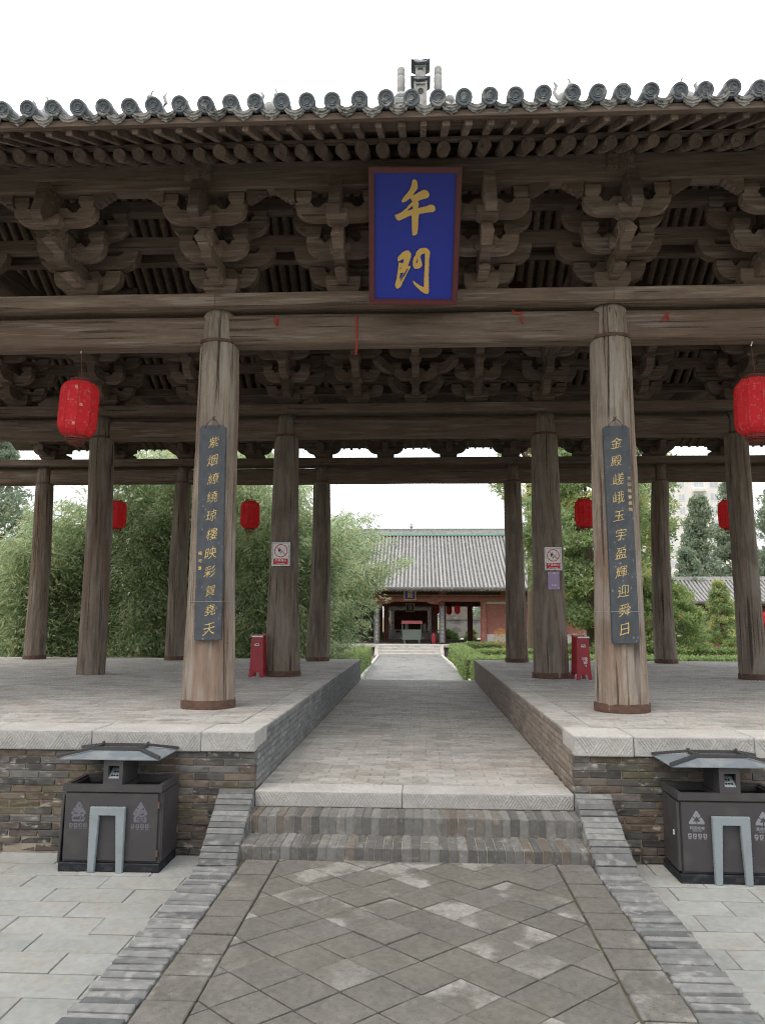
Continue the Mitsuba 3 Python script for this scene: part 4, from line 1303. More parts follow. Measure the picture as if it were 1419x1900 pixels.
# ------------------------------------------------------------------ lettering: outlines of the characters, x and y of each corner from 0 to 86
GLYPHS = {
    '紫': [[[48, 86, 54, 86, 54, 75, 55, 73, 62, 74, 77, 80, 82, 77, 70, 72, 55, 69, 54, 66, 54, 62, 56, 58, 78, 58, 81, 62, 81, 66, 83, 66, 86, 65, 86, 60, 84, 56, 81, 54, 51, 55, 48, 61]], [[0, 52, 0, 55, 7, 57, 7, 79, 12, 79, 12, 58, 17, 57, 22, 59, 22, 86, 28, 86, 28, 76, 43, 76, 43, 72, 29, 72, 28, 71, 28, 59, 44, 61, 44, 57, 41, 55, 44, 51, 34, 46, 33, 42, 49, 42, 60, 49, 64, 45, 44, 34, 33, 30, 32, 27, 42, 26, 64, 28, 65, 31, 60, 35, 65, 37, 84, 20, 80, 17, 72, 25, 48, 23, 47, 3, 43, 0, 30, 0, 28, 4, 41, 5, 41, 21, 27, 22, 9, 20, 8, 24, 33, 34, 33, 36, 32, 37, 14, 35, 13, 39, 33, 48, 39, 53, 39, 55, 33, 56, 6, 51]], [[58, 16, 62, 18, 64, 17, 83, 5, 78, 2]], [[3, 5, 13, 9, 21, 16, 27, 15, 23, 11, 8, 2, 6, 1]]],
    '烟': [[[2, 5, 10, 15, 16, 37, 16, 86, 21, 86, 20, 35, 32, 18, 35, 16, 36, 18, 36, 65, 33, 64, 27, 50, 25, 51, 25, 54, 30, 68, 36, 69, 36, 82, 84, 82, 84, 1, 79, 1, 79, 5, 77, 6, 43, 6, 42, 5, 42, 0, 36, 0, 36, 14, 34, 15, 30, 11, 22, 24, 20, 26, 8, 3, 6, 1], [42, 13, 43, 11, 77, 11, 79, 12, 79, 18, 77, 20, 72, 18, 65, 34, 61, 37, 59, 36, 54, 25, 50, 18, 47, 16, 44, 19, 42, 19], [44, 19, 50, 26, 57, 44, 57, 52, 45, 52, 45, 56, 58, 57, 58, 72, 62, 72, 63, 57, 75, 56, 75, 52, 62, 52, 61, 46, 75, 21, 79, 21, 78, 77, 42, 76, 42, 21]], [[2, 45, 5, 56, 6, 67, 7, 67, 9, 66, 9, 59, 7, 48, 6, 44]]],
    '繚': [[[32, 47, 42, 57, 36, 65, 39, 67, 45, 62, 51, 69, 49, 72, 34, 72, 34, 76, 53, 76, 56, 86, 60, 86, 59, 77, 60, 76, 84, 76, 84, 72, 68, 72, 67, 70, 72, 62, 75, 62, 80, 67, 83, 65, 76, 57, 82, 50, 86, 48, 82, 45, 79, 47, 77, 46, 77, 26, 62, 25, 62, 4, 60, 1, 49, 0, 48, 5, 56, 6, 56, 25, 55, 26, 42, 26, 42, 46, 39, 47, 36, 44], [46, 31, 47, 29, 70, 29, 72, 32, 72, 38, 71, 39, 47, 39], [46, 44, 47, 42, 71, 42, 72, 43, 72, 48, 70, 51, 47, 51, 46, 49], [56, 71, 48, 55, 49, 54, 69, 54, 70, 55, 61, 72]], [[70, 18, 74, 19, 84, 6, 80, 4]], [[32, 6, 44, 19, 48, 18, 37, 4, 35, 4]], [[1, 36, 8, 43, 14, 53, 12, 55, 1, 53, 0, 57, 10, 71, 16, 86, 18, 86, 21, 84, 20, 81, 9, 62, 9, 59, 18, 59, 25, 71, 28, 70, 29, 67, 12, 42, 11, 39, 13, 38, 19, 38, 24, 39, 25, 42, 22, 49, 26, 50, 31, 30, 27, 29, 27, 33, 24, 35, 2, 31]], [[26, 27, 30, 16, 30, 11, 27, 11, 24, 21, 23, 25]], [[16, 4, 14, 23, 17, 24, 19, 15, 19, 4]], [[0, 2, 4, 24, 8, 23, 4, 2]]],
    '繞': [[[29, 4, 38, 8, 44, 14, 47, 19, 46, 25, 32, 26, 32, 30, 85, 30, 85, 26, 69, 26, 67, 24, 67, 8, 69, 5, 80, 5, 82, 9, 82, 14, 86, 13, 85, 6, 80, 1, 67, 1, 63, 4, 63, 24, 62, 26, 52, 25, 48, 11, 41, 4, 32, 0]], [[0, 57, 7, 67, 14, 85, 19, 85, 18, 81, 8, 59, 13, 58, 17, 59, 24, 71, 27, 69, 27, 68, 10, 39, 12, 38, 23, 40, 23, 43, 21, 48, 23, 49, 29, 33, 26, 31, 25, 36, 22, 36, 2, 31, 1, 36, 7, 42, 13, 53, 11, 55, 2, 53]], [[32, 36, 32, 38, 40, 39, 43, 41, 42, 49, 34, 49, 34, 52, 42, 53, 43, 61, 34, 62, 34, 66, 54, 66, 55, 67, 55, 74, 39, 75, 39, 79, 54, 79, 55, 86, 61, 86, 62, 79, 78, 79, 77, 75, 61, 74, 61, 67, 62, 66, 83, 66, 83, 62, 74, 62, 72, 60, 74, 53, 82, 52, 82, 49, 74, 48, 73, 40, 84, 39, 84, 36, 58, 36, 58, 39, 69, 41, 69, 48, 60, 49, 60, 52, 69, 53, 69, 61, 68, 62, 47, 62, 46, 60, 47, 53, 55, 52, 55, 49, 47, 49, 47, 42, 55, 40, 55, 37, 34, 34]], [[27, 12, 23, 27, 26, 28, 31, 11, 29, 10]], [[17, 5, 14, 25, 17, 25, 19, 6]], [[1, 4, 5, 23, 5, 25, 9, 25, 5, 5, 4, 3]]],
    '琼': [[[34, 70, 35, 75, 57, 76, 57, 78, 54, 85, 59, 86, 64, 76, 85, 75, 85, 70]], [[70, 26, 74, 27, 76, 25, 85, 8, 81, 6]], [[39, 61, 80, 61, 80, 35, 62, 34, 61, 3, 56, 0, 46, 0, 44, 4, 54, 4, 56, 6, 56, 33, 55, 35, 39, 35], [45, 55, 44, 42, 45, 39, 75, 40, 74, 56, 46, 56]], [[31, 9, 39, 21, 42, 28, 47, 27, 44, 19, 35, 6]], [[1, 12, 1, 15, 12, 18, 13, 20, 13, 46, 3, 47, 3, 52, 13, 53, 13, 73, 11, 74, 2, 74, 1, 79, 30, 79, 29, 74, 19, 74, 18, 73, 18, 53, 27, 52, 27, 47, 18, 46, 18, 23, 19, 21, 23, 21, 30, 23, 31, 19, 3, 10]]],
    '樓': [[[29, 4, 48, 7, 51, 10, 50, 12, 37, 15, 41, 22, 41, 25, 30, 25, 30, 29, 45, 29, 48, 33, 47, 36, 34, 36, 34, 50, 54, 50, 55, 51, 54, 56, 37, 57, 36, 66, 31, 66, 32, 70, 36, 71, 37, 80, 54, 80, 55, 86, 60, 86, 60, 81, 61, 80, 80, 80, 80, 71, 85, 70, 85, 66, 80, 65, 80, 57, 61, 56, 60, 52, 62, 50, 82, 50, 82, 36, 56, 36, 52, 31, 54, 29, 86, 29, 86, 25, 74, 25, 67, 12, 70, 9, 82, 5, 82, 3, 78, 1, 61, 8, 52, 4, 38, 1, 31, 0], [60, 41, 62, 39, 75, 39, 76, 46, 75, 47, 61, 47], [60, 61, 62, 60, 73, 60, 75, 65, 73, 66, 61, 66], [75, 75, 73, 77, 61, 77, 60, 71, 62, 69, 73, 69], [46, 17, 61, 13, 67, 18, 69, 24, 67, 25, 49, 25, 45, 19], [39, 41, 40, 39, 54, 39, 55, 46, 54, 47, 40, 47], [41, 61, 42, 60, 54, 60, 55, 65, 54, 66, 42, 66], [41, 71, 42, 69, 54, 69, 55, 76, 54, 77, 42, 77]], [[0, 25, 8, 40, 14, 60, 13, 62, 3, 62, 3, 67, 15, 68, 15, 86, 19, 86, 19, 68, 27, 67, 27, 62, 20, 62, 19, 57, 29, 41, 26, 36, 23, 45, 19, 45, 19, 0, 15, 0, 14, 42, 12, 41, 4, 21]]],
    '映': [[[26, 4, 38, 11, 47, 19, 52, 29, 51, 34, 30, 34, 30, 39, 35, 39, 36, 40, 36, 71, 53, 71, 54, 86, 59, 86, 60, 71, 79, 71, 79, 40, 80, 39, 85, 39, 85, 35, 63, 34, 62, 31, 70, 15, 78, 8, 84, 4, 81, 0, 75, 3, 65, 14, 60, 25, 58, 26, 55, 25, 50, 15, 42, 7, 30, 0], [59, 41, 61, 39, 74, 40, 73, 66, 59, 65], [41, 41, 43, 39, 54, 40, 53, 66, 41, 65]], [[1, 10, 1, 79, 24, 80, 25, 18, 7, 18, 6, 10], [6, 25, 8, 23, 20, 24, 19, 47, 6, 46], [6, 53, 8, 51, 20, 52, 19, 75, 6, 74]]],
    '彩': [[[49, 5, 69, 17, 81, 31, 86, 29, 82, 24, 72, 13, 61, 5, 52, 1]], [[54, 38, 72, 51, 78, 58, 83, 56, 77, 48, 63, 37, 58, 35]], [[53, 66, 64, 73, 76, 85, 81, 82, 73, 73, 60, 63, 57, 62]], [[0, 13, 16, 27, 21, 35, 20, 37, 2, 37, 2, 43, 23, 43, 24, 52, 29, 52, 30, 43, 49, 43, 48, 37, 35, 37, 33, 36, 47, 21, 44, 17, 32, 29, 29, 29, 29, 1, 24, 1, 24, 26, 23, 28, 21, 27, 17, 21, 4, 8, 3, 8]], [[2, 78, 34, 82, 43, 85, 45, 85, 48, 81, 47, 80, 38, 78, 7, 74, 3, 74]], [[36, 54, 43, 71, 47, 70, 48, 69, 41, 55, 39, 53]], [[21, 69, 25, 71, 26, 69, 30, 57, 26, 57]], [[5, 66, 8, 68, 10, 66, 16, 57, 16, 54, 11, 53, 8, 61]]],
    '賀': [[[4, 4, 30, 12, 34, 11, 23, 5, 8, 0]], [[74, 16, 15, 16, 15, 52, 74, 52], [21, 26, 20, 25, 20, 20, 21, 19, 68, 19, 69, 20, 69, 25, 68, 26], [21, 38, 20, 36, 20, 31, 21, 29, 68, 29, 69, 31, 69, 37, 68, 38], [21, 49, 20, 47, 20, 42, 21, 41, 68, 41, 69, 43, 69, 47, 68, 49]], [[57, 12, 70, 9, 84, 3, 79, 0, 54, 10]], [[52, 81, 81, 81, 81, 59, 52, 59], [56, 64, 57, 63, 75, 63, 76, 76, 57, 77]], [[2, 56, 9, 60, 14, 65, 18, 72, 16, 75, 4, 75, 4, 79, 18, 79, 20, 86, 25, 86, 26, 79, 43, 79, 43, 68, 41, 60, 39, 59, 28, 58, 25, 60, 25, 62, 35, 62, 37, 63, 39, 75, 24, 75, 19, 63, 15, 59, 5, 53]]],
    '堯': [[[1, 4, 8, 6, 18, 10, 23, 15, 26, 23, 25, 25, 3, 25, 3, 29, 84, 29, 84, 25, 58, 25, 57, 24, 57, 8, 59, 6, 78, 6, 80, 9, 80, 16, 85, 14, 83, 3, 79, 1, 55, 2, 52, 4, 52, 24, 50, 25, 33, 25, 25, 9, 15, 3, 4, 0]], [[3, 39, 18, 40, 20, 42, 19, 49, 7, 50, 7, 53, 19, 53, 20, 55, 20, 62, 5, 62, 5, 66, 38, 66, 40, 68, 39, 75, 13, 75, 13, 78, 39, 78, 40, 80, 40, 86, 45, 86, 45, 80, 47, 78, 74, 78, 74, 75, 46, 75, 45, 73, 46, 67, 82, 66, 82, 62, 65, 62, 64, 61, 65, 53, 78, 53, 78, 50, 64, 49, 64, 41, 82, 40, 82, 37, 43, 37, 43, 40, 58, 41, 58, 49, 46, 50, 46, 53, 58, 53, 59, 61, 57, 62, 25, 62, 25, 53, 38, 53, 38, 50, 25, 49, 25, 42, 27, 40, 39, 41, 39, 38, 4, 36]]],
    '天': [[[0, 7, 21, 20, 30, 30, 37, 43, 35, 47, 1, 47, 1, 53, 37, 53, 40, 61, 40, 75, 38, 77, 5, 78, 5, 83, 80, 83, 80, 78, 45, 77, 45, 54, 46, 53, 84, 53, 84, 47, 49, 47, 48, 46, 53, 33, 65, 19, 73, 14, 86, 8, 83, 4, 79, 4, 65, 12, 54, 23, 43, 40, 41, 39, 35, 26, 25, 15, 5, 3, 3, 3]]],
    '金': [[[0, 55, 18, 63, 27, 69, 38, 79, 43, 85, 48, 83, 47, 79, 59, 69, 86, 55, 82, 50, 68, 56, 67, 55, 67, 51, 46, 51, 47, 37, 78, 37, 78, 32, 47, 31, 46, 7, 48, 6, 83, 6, 83, 2, 3, 1, 3, 6, 39, 7, 39, 31, 7, 32, 7, 37, 39, 37, 40, 50, 38, 51, 19, 51, 19, 54, 17, 55, 4, 50], [22, 58, 24, 56, 63, 56, 64, 58, 43, 75]], [[57, 11, 65, 27, 70, 26, 70, 23, 61, 10]], [[16, 26, 20, 27, 28, 12, 24, 10, 23, 11]]],
    '殿': [[[46, 55, 52, 65, 53, 83, 76, 83, 76, 59, 78, 58, 86, 58, 86, 54, 75, 54, 72, 57, 72, 77, 70, 79, 58, 78, 57, 63, 55, 58, 49, 51]], [[33, 20, 36, 22, 39, 19, 45, 8, 52, 10, 59, 15, 61, 18, 53, 33, 50, 41, 48, 41, 48, 47, 82, 46, 78, 32, 69, 18, 74, 13, 86, 6, 83, 2, 74, 6, 66, 13, 54, 5, 46, 2, 43, 8, 40, 8], [56, 39, 59, 30, 64, 23, 66, 22, 75, 37, 75, 41, 57, 41]], [[0, 8, 3, 16, 6, 33, 6, 84, 44, 84, 44, 64, 13, 64, 12, 50, 13, 49, 20, 49, 21, 59, 24, 59, 25, 49, 33, 49, 34, 50, 34, 59, 38, 59, 38, 50, 43, 48, 43, 44, 38, 43, 38, 32, 39, 31, 46, 31, 46, 27, 11, 27, 5, 6, 3, 5], [13, 80, 12, 78, 13, 68, 39, 69, 38, 80], [24, 33, 26, 31, 34, 31, 33, 44, 25, 44], [11, 33, 12, 31, 21, 31, 21, 44, 11, 44]], [[13, 6, 19, 16, 20, 21, 23, 21, 25, 20, 23, 15, 17, 4, 16, 3]]],
    '嵯': [[[0, 9, 0, 69, 3, 69, 3, 16, 8, 15, 12, 17, 12, 86, 16, 86, 16, 17, 18, 16, 22, 16, 24, 17, 24, 69, 27, 69, 27, 10, 29, 8, 39, 19, 48, 35, 46, 38, 32, 38, 32, 43, 49, 43, 52, 48, 51, 53, 34, 54, 34, 58, 52, 58, 55, 64, 53, 68, 33, 68, 33, 72, 45, 73, 45, 76, 41, 84, 43, 86, 45, 86, 49, 81, 51, 77, 50, 74, 52, 72, 64, 73, 71, 86, 77, 85, 71, 73, 85, 72, 85, 68, 61, 68, 59, 60, 61, 58, 81, 58, 81, 54, 59, 54, 57, 51, 56, 44, 58, 43, 86, 43, 86, 38, 55, 38, 53, 36, 51, 29, 52, 27, 82, 27, 82, 23, 66, 22, 65, 7, 68, 4, 86, 4, 86, 0, 37, 0, 37, 5, 34, 5, 32, 3, 28, 7, 24, 7, 22, 11], [47, 22, 36, 6, 38, 4, 59, 5, 60, 22]]],
    '峨': [[[33, 27, 32, 31, 40, 33, 43, 36, 43, 53, 41, 54, 32, 54, 32, 58, 43, 59, 43, 75, 41, 76, 33, 75, 32, 78, 54, 85, 56, 82, 48, 78, 48, 60, 49, 58, 60, 58, 61, 60, 60, 86, 64, 86, 66, 59, 84, 58, 84, 54, 68, 54, 66, 53, 68, 31, 72, 33, 76, 46, 80, 46, 70, 18, 73, 9, 77, 6, 81, 10, 82, 18, 85, 16, 82, 4, 78, 0, 73, 2, 66, 13, 55, 2, 51, 5, 62, 15, 65, 20, 62, 40, 62, 52, 60, 54, 49, 54, 48, 53, 48, 38, 51, 37, 57, 39, 57, 35, 48, 31, 48, 6, 47, 3, 44, 1, 36, 1, 34, 5, 41, 5, 43, 7, 43, 28, 39, 29]], [[69, 81, 73, 82, 80, 67, 77, 66, 74, 74]], [[1, 13, 1, 70, 5, 70, 5, 19, 7, 17, 13, 19, 13, 86, 17, 86, 17, 19, 19, 18, 25, 20, 25, 70, 28, 70, 28, 14, 19, 15]]],
    '玉': [[[0, 4, 0, 9, 38, 9, 40, 10, 39, 43, 9, 43, 9, 49, 39, 49, 40, 76, 5, 77, 5, 82, 81, 82, 81, 77, 45, 76, 46, 49, 78, 49, 78, 43, 46, 43, 45, 10, 47, 9, 86, 9, 86, 4]], [[57, 33, 61, 36, 77, 20, 73, 16]]],
    '宇': [[[3, 76, 39, 76, 40, 79, 37, 84, 42, 86, 48, 76, 83, 76, 83, 57, 78, 57, 78, 69, 76, 71, 10, 71, 8, 69, 8, 57, 3, 57]], [[3, 31, 3, 36, 41, 37, 40, 52, 16, 53, 16, 58, 70, 58, 70, 53, 47, 52, 46, 37, 83, 36, 83, 31, 47, 31, 46, 5, 44, 2, 38, 0, 25, 0, 23, 5, 38, 5, 41, 7, 40, 31]]],
    '盈': [[[0, 3, 0, 7, 11, 8, 11, 32, 75, 32, 75, 8, 86, 7, 86, 3], [57, 28, 55, 26, 55, 8, 69, 8, 70, 27], [35, 10, 38, 7, 50, 8, 49, 28, 36, 27], [16, 9, 18, 7, 29, 7, 31, 9, 30, 28, 17, 27]], [[0, 38, 12, 51, 17, 61, 21, 76, 20, 79, 4, 79, 4, 83, 66, 83, 63, 67, 81, 66, 80, 52, 76, 40, 72, 38, 60, 38, 59, 42, 69, 42, 73, 44, 75, 61, 56, 62, 60, 76, 59, 79, 28, 79, 25, 75, 25, 68, 51, 67, 43, 50, 53, 42, 50, 38, 40, 46, 33, 41, 24, 37, 22, 40, 29, 43, 34, 48, 33, 50, 25, 55, 28, 58, 36, 53, 40, 53, 44, 59, 44, 62, 43, 64, 24, 64, 13, 43, 6, 36, 4, 35]]],
    '輝': [[[0, 4, 5, 15, 9, 33, 8, 47, 1, 48, 1, 53, 15, 54, 15, 86, 20, 86, 20, 54, 35, 53, 35, 48, 27, 48, 26, 47, 26, 22, 27, 20, 34, 23, 35, 20, 37, 18, 58, 18, 59, 20, 58, 27, 41, 27, 41, 53, 58, 53, 59, 61, 40, 62, 40, 66, 58, 66, 59, 74, 63, 74, 64, 66, 83, 66, 83, 62, 63, 61, 64, 53, 82, 53, 82, 27, 64, 27, 63, 20, 65, 18, 86, 18, 86, 14, 65, 14, 63, 12, 63, 0, 59, 0, 59, 13, 58, 14, 36, 14, 36, 18, 33, 18, 20, 11, 18, 17, 21, 21, 21, 46, 20, 48, 14, 48, 13, 46, 13, 31, 10, 13, 4, 0], [63, 32, 65, 30, 77, 30, 78, 38, 64, 39], [63, 44, 65, 42, 77, 42, 78, 49, 76, 50, 64, 50], [45, 32, 47, 30, 58, 30, 59, 38, 46, 39], [45, 44, 47, 42, 58, 42, 59, 49, 46, 50]], [[38, 70, 38, 83, 85, 83, 84, 70, 80, 70, 80, 77, 78, 79, 44, 79, 42, 77, 42, 70]], [[24, 59, 29, 78, 34, 79, 33, 74, 28, 58]], [[2, 77, 5, 79, 7, 75, 10, 62, 10, 59, 7, 58]]],
    '迎': [[[0, 4, 13, 16, 13, 46, 12, 48, 1, 48, 1, 53, 18, 53, 18, 16, 26, 10, 32, 7, 43, 5, 68, 5, 86, 7, 84, 1, 47, 0, 31, 3, 19, 11, 15, 11, 12, 9, 4, 0]], [[56, 12, 56, 78, 82, 78, 82, 27, 78, 24, 69, 24, 67, 28, 75, 28, 78, 30, 77, 73, 61, 74, 60, 73, 60, 12]], [[26, 27, 30, 32, 30, 77, 48, 86, 52, 81, 39, 76, 35, 73, 35, 33, 36, 32, 40, 32, 51, 36, 52, 32, 28, 23]], [[4, 77, 8, 79, 22, 69, 19, 65, 18, 65]]],
    '舜': [[[3, 61, 20, 61, 22, 62, 22, 65, 17, 74, 20, 75, 20, 77, 9, 78, 8, 82, 55, 83, 75, 86, 78, 82, 54, 79, 22, 78, 21, 75, 27, 65, 25, 64, 24, 62, 26, 61, 43, 61, 43, 63, 39, 74, 43, 76, 47, 66, 46, 63, 46, 61, 58, 61, 69, 77, 73, 75, 73, 74, 65, 64, 65, 62, 84, 61, 84, 47, 78, 47, 78, 55, 77, 57, 9, 57, 8, 55, 8, 46, 3, 46]], [[45, 17, 47, 33, 52, 33, 51, 21, 62, 21, 64, 22, 63, 37, 47, 38, 47, 42, 63, 42, 64, 51, 69, 51, 70, 42, 81, 42, 81, 38, 70, 38, 69, 37, 69, 21, 84, 21, 84, 17, 69, 16, 69, 0, 64, 0, 63, 16]], [[2, 27, 13, 38, 20, 53, 25, 52, 23, 48, 24, 45, 42, 44, 39, 31, 31, 17, 18, 6, 9, 1, 6, 1, 4, 5, 14, 9, 24, 18, 24, 20, 15, 28, 19, 30, 27, 23, 29, 23, 34, 33, 35, 40, 20, 41, 7, 24]]],
    '日': [[[10, 0, 10, 86, 76, 86, 76, 1, 69, 1, 69, 6, 68, 7, 18, 8, 16, 6, 16, 0], [16, 51, 18, 50, 68, 50, 69, 79, 17, 80], [18, 44, 16, 42, 17, 13, 69, 14, 68, 44]]],
    '楊': [[[28, 22, 44, 39, 33, 41, 33, 46, 86, 46, 86, 41, 52, 41, 48, 36, 49, 33, 84, 33, 82, 10, 78, 1, 65, 0, 64, 3, 64, 5, 74, 6, 77, 14, 77, 28, 70, 27, 63, 11, 54, 0, 49, 3, 58, 13, 64, 28, 56, 28, 48, 15, 35, 3, 32, 8, 43, 16, 50, 28, 42, 28, 33, 20]], [[40, 52, 40, 82, 80, 82, 80, 52], [46, 57, 72, 56, 74, 63, 72, 65, 47, 65], [46, 71, 73, 69, 74, 76, 72, 78, 47, 78]], [[0, 23, 7, 34, 15, 57, 14, 59, 2, 59, 2, 66, 15, 66, 16, 86, 21, 86, 22, 66, 33, 65, 33, 59, 22, 59, 22, 52, 32, 34, 29, 31, 25, 40, 22, 40, 22, 0, 16, 0, 15, 40, 13, 39, 4, 19]]],
    '河': [[[5, 81, 9, 85, 24, 75, 26, 80, 86, 80, 86, 74, 78, 73, 78, 8, 75, 3, 54, 1, 51, 7, 72, 10, 72, 74, 25, 74, 21, 70]], [[32, 21, 32, 61, 60, 61, 60, 28, 38, 27, 37, 21], [37, 34, 54, 33, 54, 55, 37, 55]], [[3, 7, 19, 35, 22, 35, 24, 31, 9, 3]], [[0, 55, 4, 60, 20, 50, 16, 45]]],
    '書': [[[2, 34, 2, 38, 40, 39, 39, 44, 9, 44, 9, 48, 40, 49, 39, 54, 11, 55, 11, 58, 40, 59, 38, 65, 2, 65, 2, 69, 39, 69, 39, 75, 13, 75, 13, 79, 39, 79, 40, 86, 46, 86, 46, 79, 73, 79, 73, 69, 84, 69, 84, 65, 73, 64, 73, 54, 46, 53, 47, 48, 77, 48, 77, 44, 46, 44, 47, 38, 84, 38, 84, 34], [46, 70, 65, 69, 67, 74, 46, 75], [47, 65, 46, 58, 66, 59, 66, 65]], [[14, 0, 14, 28, 73, 28, 73, 0, 67, 0, 65, 3, 21, 3, 20, 0], [20, 8, 65, 7, 67, 13, 21, 14], [20, 20, 65, 19, 67, 23, 21, 24]]],
    '大': [[[0, 5, 14, 12, 26, 24, 37, 48, 36, 53, 2, 53, 2, 59, 38, 59, 40, 86, 47, 86, 46, 59, 84, 59, 84, 53, 48, 52, 57, 31, 65, 20, 86, 6, 81, 0, 69, 7, 58, 18, 43, 45, 36, 27, 23, 11, 7, 0]]],
    '同': [[[3, 0, 3, 85, 83, 86, 82, 4, 79, 1, 64, 0, 61, 6, 77, 8, 77, 79, 10, 80, 9, 0]], [[19, 62, 19, 68, 68, 68, 68, 62]], [[24, 13, 24, 51, 62, 51, 62, 20, 30, 20, 29, 13], [29, 27, 56, 26, 56, 45, 30, 46]]],
    '常': [[[4, 52, 4, 71, 18, 72, 12, 83, 18, 86, 25, 76, 23, 71, 40, 71, 40, 86, 47, 86, 47, 71, 62, 71, 61, 76, 68, 86, 74, 83, 67, 72, 82, 71, 82, 52, 76, 52, 75, 66, 11, 66, 10, 52]], [[11, 4, 11, 31, 41, 32, 40, 39, 19, 39, 19, 58, 68, 58, 68, 39, 48, 39, 48, 32, 77, 30, 77, 11, 74, 5, 58, 4, 56, 9, 70, 10, 69, 25, 48, 24, 48, 0, 41, 0, 41, 24, 18, 25, 17, 4], [25, 45, 60, 44, 61, 53, 26, 54]]],
    '春': [[[1, 27, 14, 36, 22, 46, 2, 47, 2, 52, 27, 52, 31, 58, 30, 60, 11, 60, 11, 65, 34, 65, 36, 69, 35, 73, 7, 73, 7, 78, 37, 78, 39, 86, 46, 85, 45, 78, 79, 78, 79, 73, 44, 73, 42, 69, 43, 65, 76, 65, 76, 60, 40, 60, 36, 54, 84, 52, 84, 47, 63, 46, 71, 37, 85, 28, 80, 23, 68, 30, 68, 1, 61, 1, 60, 4, 26, 4, 25, 0, 19, 0, 19, 30, 6, 23], [25, 11, 27, 9, 60, 9, 61, 18, 26, 19], [25, 25, 60, 24, 61, 33, 26, 34], [32, 47, 28, 39, 60, 40, 55, 47]]],
    '撰': [[[59, 56, 59, 82, 83, 82, 83, 66, 65, 65, 64, 58, 68, 55, 78, 55, 83, 61, 86, 60, 85, 54, 82, 51, 63, 51], [64, 71, 77, 70, 77, 77, 65, 78]], [[27, 18, 27, 23, 43, 24, 43, 35, 31, 36, 31, 41, 42, 41, 43, 48, 49, 48, 50, 41, 63, 41, 64, 48, 70, 48, 71, 41, 83, 41, 83, 36, 70, 35, 70, 24, 86, 23, 86, 18], [49, 24, 64, 24, 64, 35, 49, 35]], [[63, 12, 69, 15, 86, 4, 80, 1]], [[31, 57, 31, 82, 55, 82, 55, 66, 36, 64, 36, 59, 40, 55, 49, 55, 53, 61, 57, 60, 55, 52, 35, 51], [38, 78, 37, 70, 49, 70, 49, 78]], [[27, 4, 44, 15, 50, 14, 33, 1, 30, 0]], [[1, 32, 0, 38, 13, 42, 13, 60, 1, 61, 1, 67, 13, 67, 13, 86, 18, 86, 19, 67, 29, 67, 29, 61, 19, 60, 19, 45, 28, 46, 29, 40, 19, 37, 19, 6, 15, 1, 5, 0, 3, 4, 3, 6, 13, 7, 13, 34]]],
    '稿': [[[33, 70, 33, 75, 55, 76, 53, 84, 56, 86, 63, 75, 86, 75, 86, 70]], [[34, 0, 34, 41, 84, 41, 83, 2, 72, 0, 70, 4, 77, 5, 79, 8, 77, 35, 40, 36, 39, 0]], [[39, 46, 39, 65, 78, 65, 78, 46], [45, 51, 71, 50, 72, 60, 46, 61]], [[47, 11, 47, 29, 71, 29, 71, 11], [51, 16, 65, 15, 66, 24, 51, 25]], [[0, 22, 14, 50, 13, 53, 2, 53, 2, 59, 16, 60, 16, 74, 4, 72, 2, 77, 29, 84, 32, 79, 21, 74, 21, 60, 33, 59, 33, 53, 21, 52, 32, 37, 28, 33, 24, 40, 21, 41, 21, 0, 16, 0, 16, 38, 13, 38, 4, 17]]],
    '嚴': [[[14, 9, 14, 12, 21, 14, 21, 40, 16, 40, 16, 45, 35, 45, 38, 48, 37, 51, 20, 51, 20, 54, 46, 54, 42, 45, 50, 45, 50, 40, 46, 39, 46, 16, 50, 15, 50, 11, 46, 10, 46, 3, 40, 3, 40, 10], [26, 15, 39, 14, 40, 20, 27, 21], [27, 40, 27, 34, 40, 35, 40, 40], [40, 30, 27, 31, 26, 25, 40, 24]], [[49, 6, 64, 19, 57, 33, 52, 29, 48, 32, 59, 57, 64, 56, 64, 48, 84, 48, 84, 43, 80, 43, 72, 19, 86, 7, 80, 3, 67, 14, 52, 3], [61, 43, 64, 29, 68, 25, 74, 43]], [[0, 6, 7, 24, 8, 65, 83, 65, 83, 60, 14, 60, 11, 16, 5, 3]], [[48, 69, 48, 83, 77, 83, 77, 69], [53, 74, 71, 73, 71, 79, 54, 80]], [[11, 69, 11, 83, 38, 83, 38, 69], [17, 80, 16, 73, 33, 74, 32, 80]]],
    '享': [[[2, 18, 2, 23, 39, 23, 40, 30, 54, 34, 11, 36, 11, 41, 72, 41, 73, 37, 49, 28, 47, 24, 84, 23, 84, 18, 47, 18, 46, 3, 40, 0, 25, 0, 23, 5, 39, 5, 39, 18]], [[3, 72, 3, 77, 39, 77, 38, 85, 40, 86, 44, 86, 48, 77, 83, 77, 83, 72]], [[14, 47, 14, 65, 72, 65, 72, 47], [20, 53, 23, 51, 64, 51, 66, 60, 21, 61]]],
    '严': [[[0, 6, 7, 22, 8, 52, 31, 53, 31, 78, 7, 78, 7, 84, 83, 84, 83, 78, 58, 78, 58, 53, 86, 52, 86, 47, 15, 47, 12, 13, 6, 2], [37, 54, 39, 52, 51, 53, 50, 78, 37, 77]], [[63, 57, 71, 74, 78, 73, 70, 58, 68, 56]], [[19, 56, 12, 73, 17, 74, 24, 61, 24, 57]]],
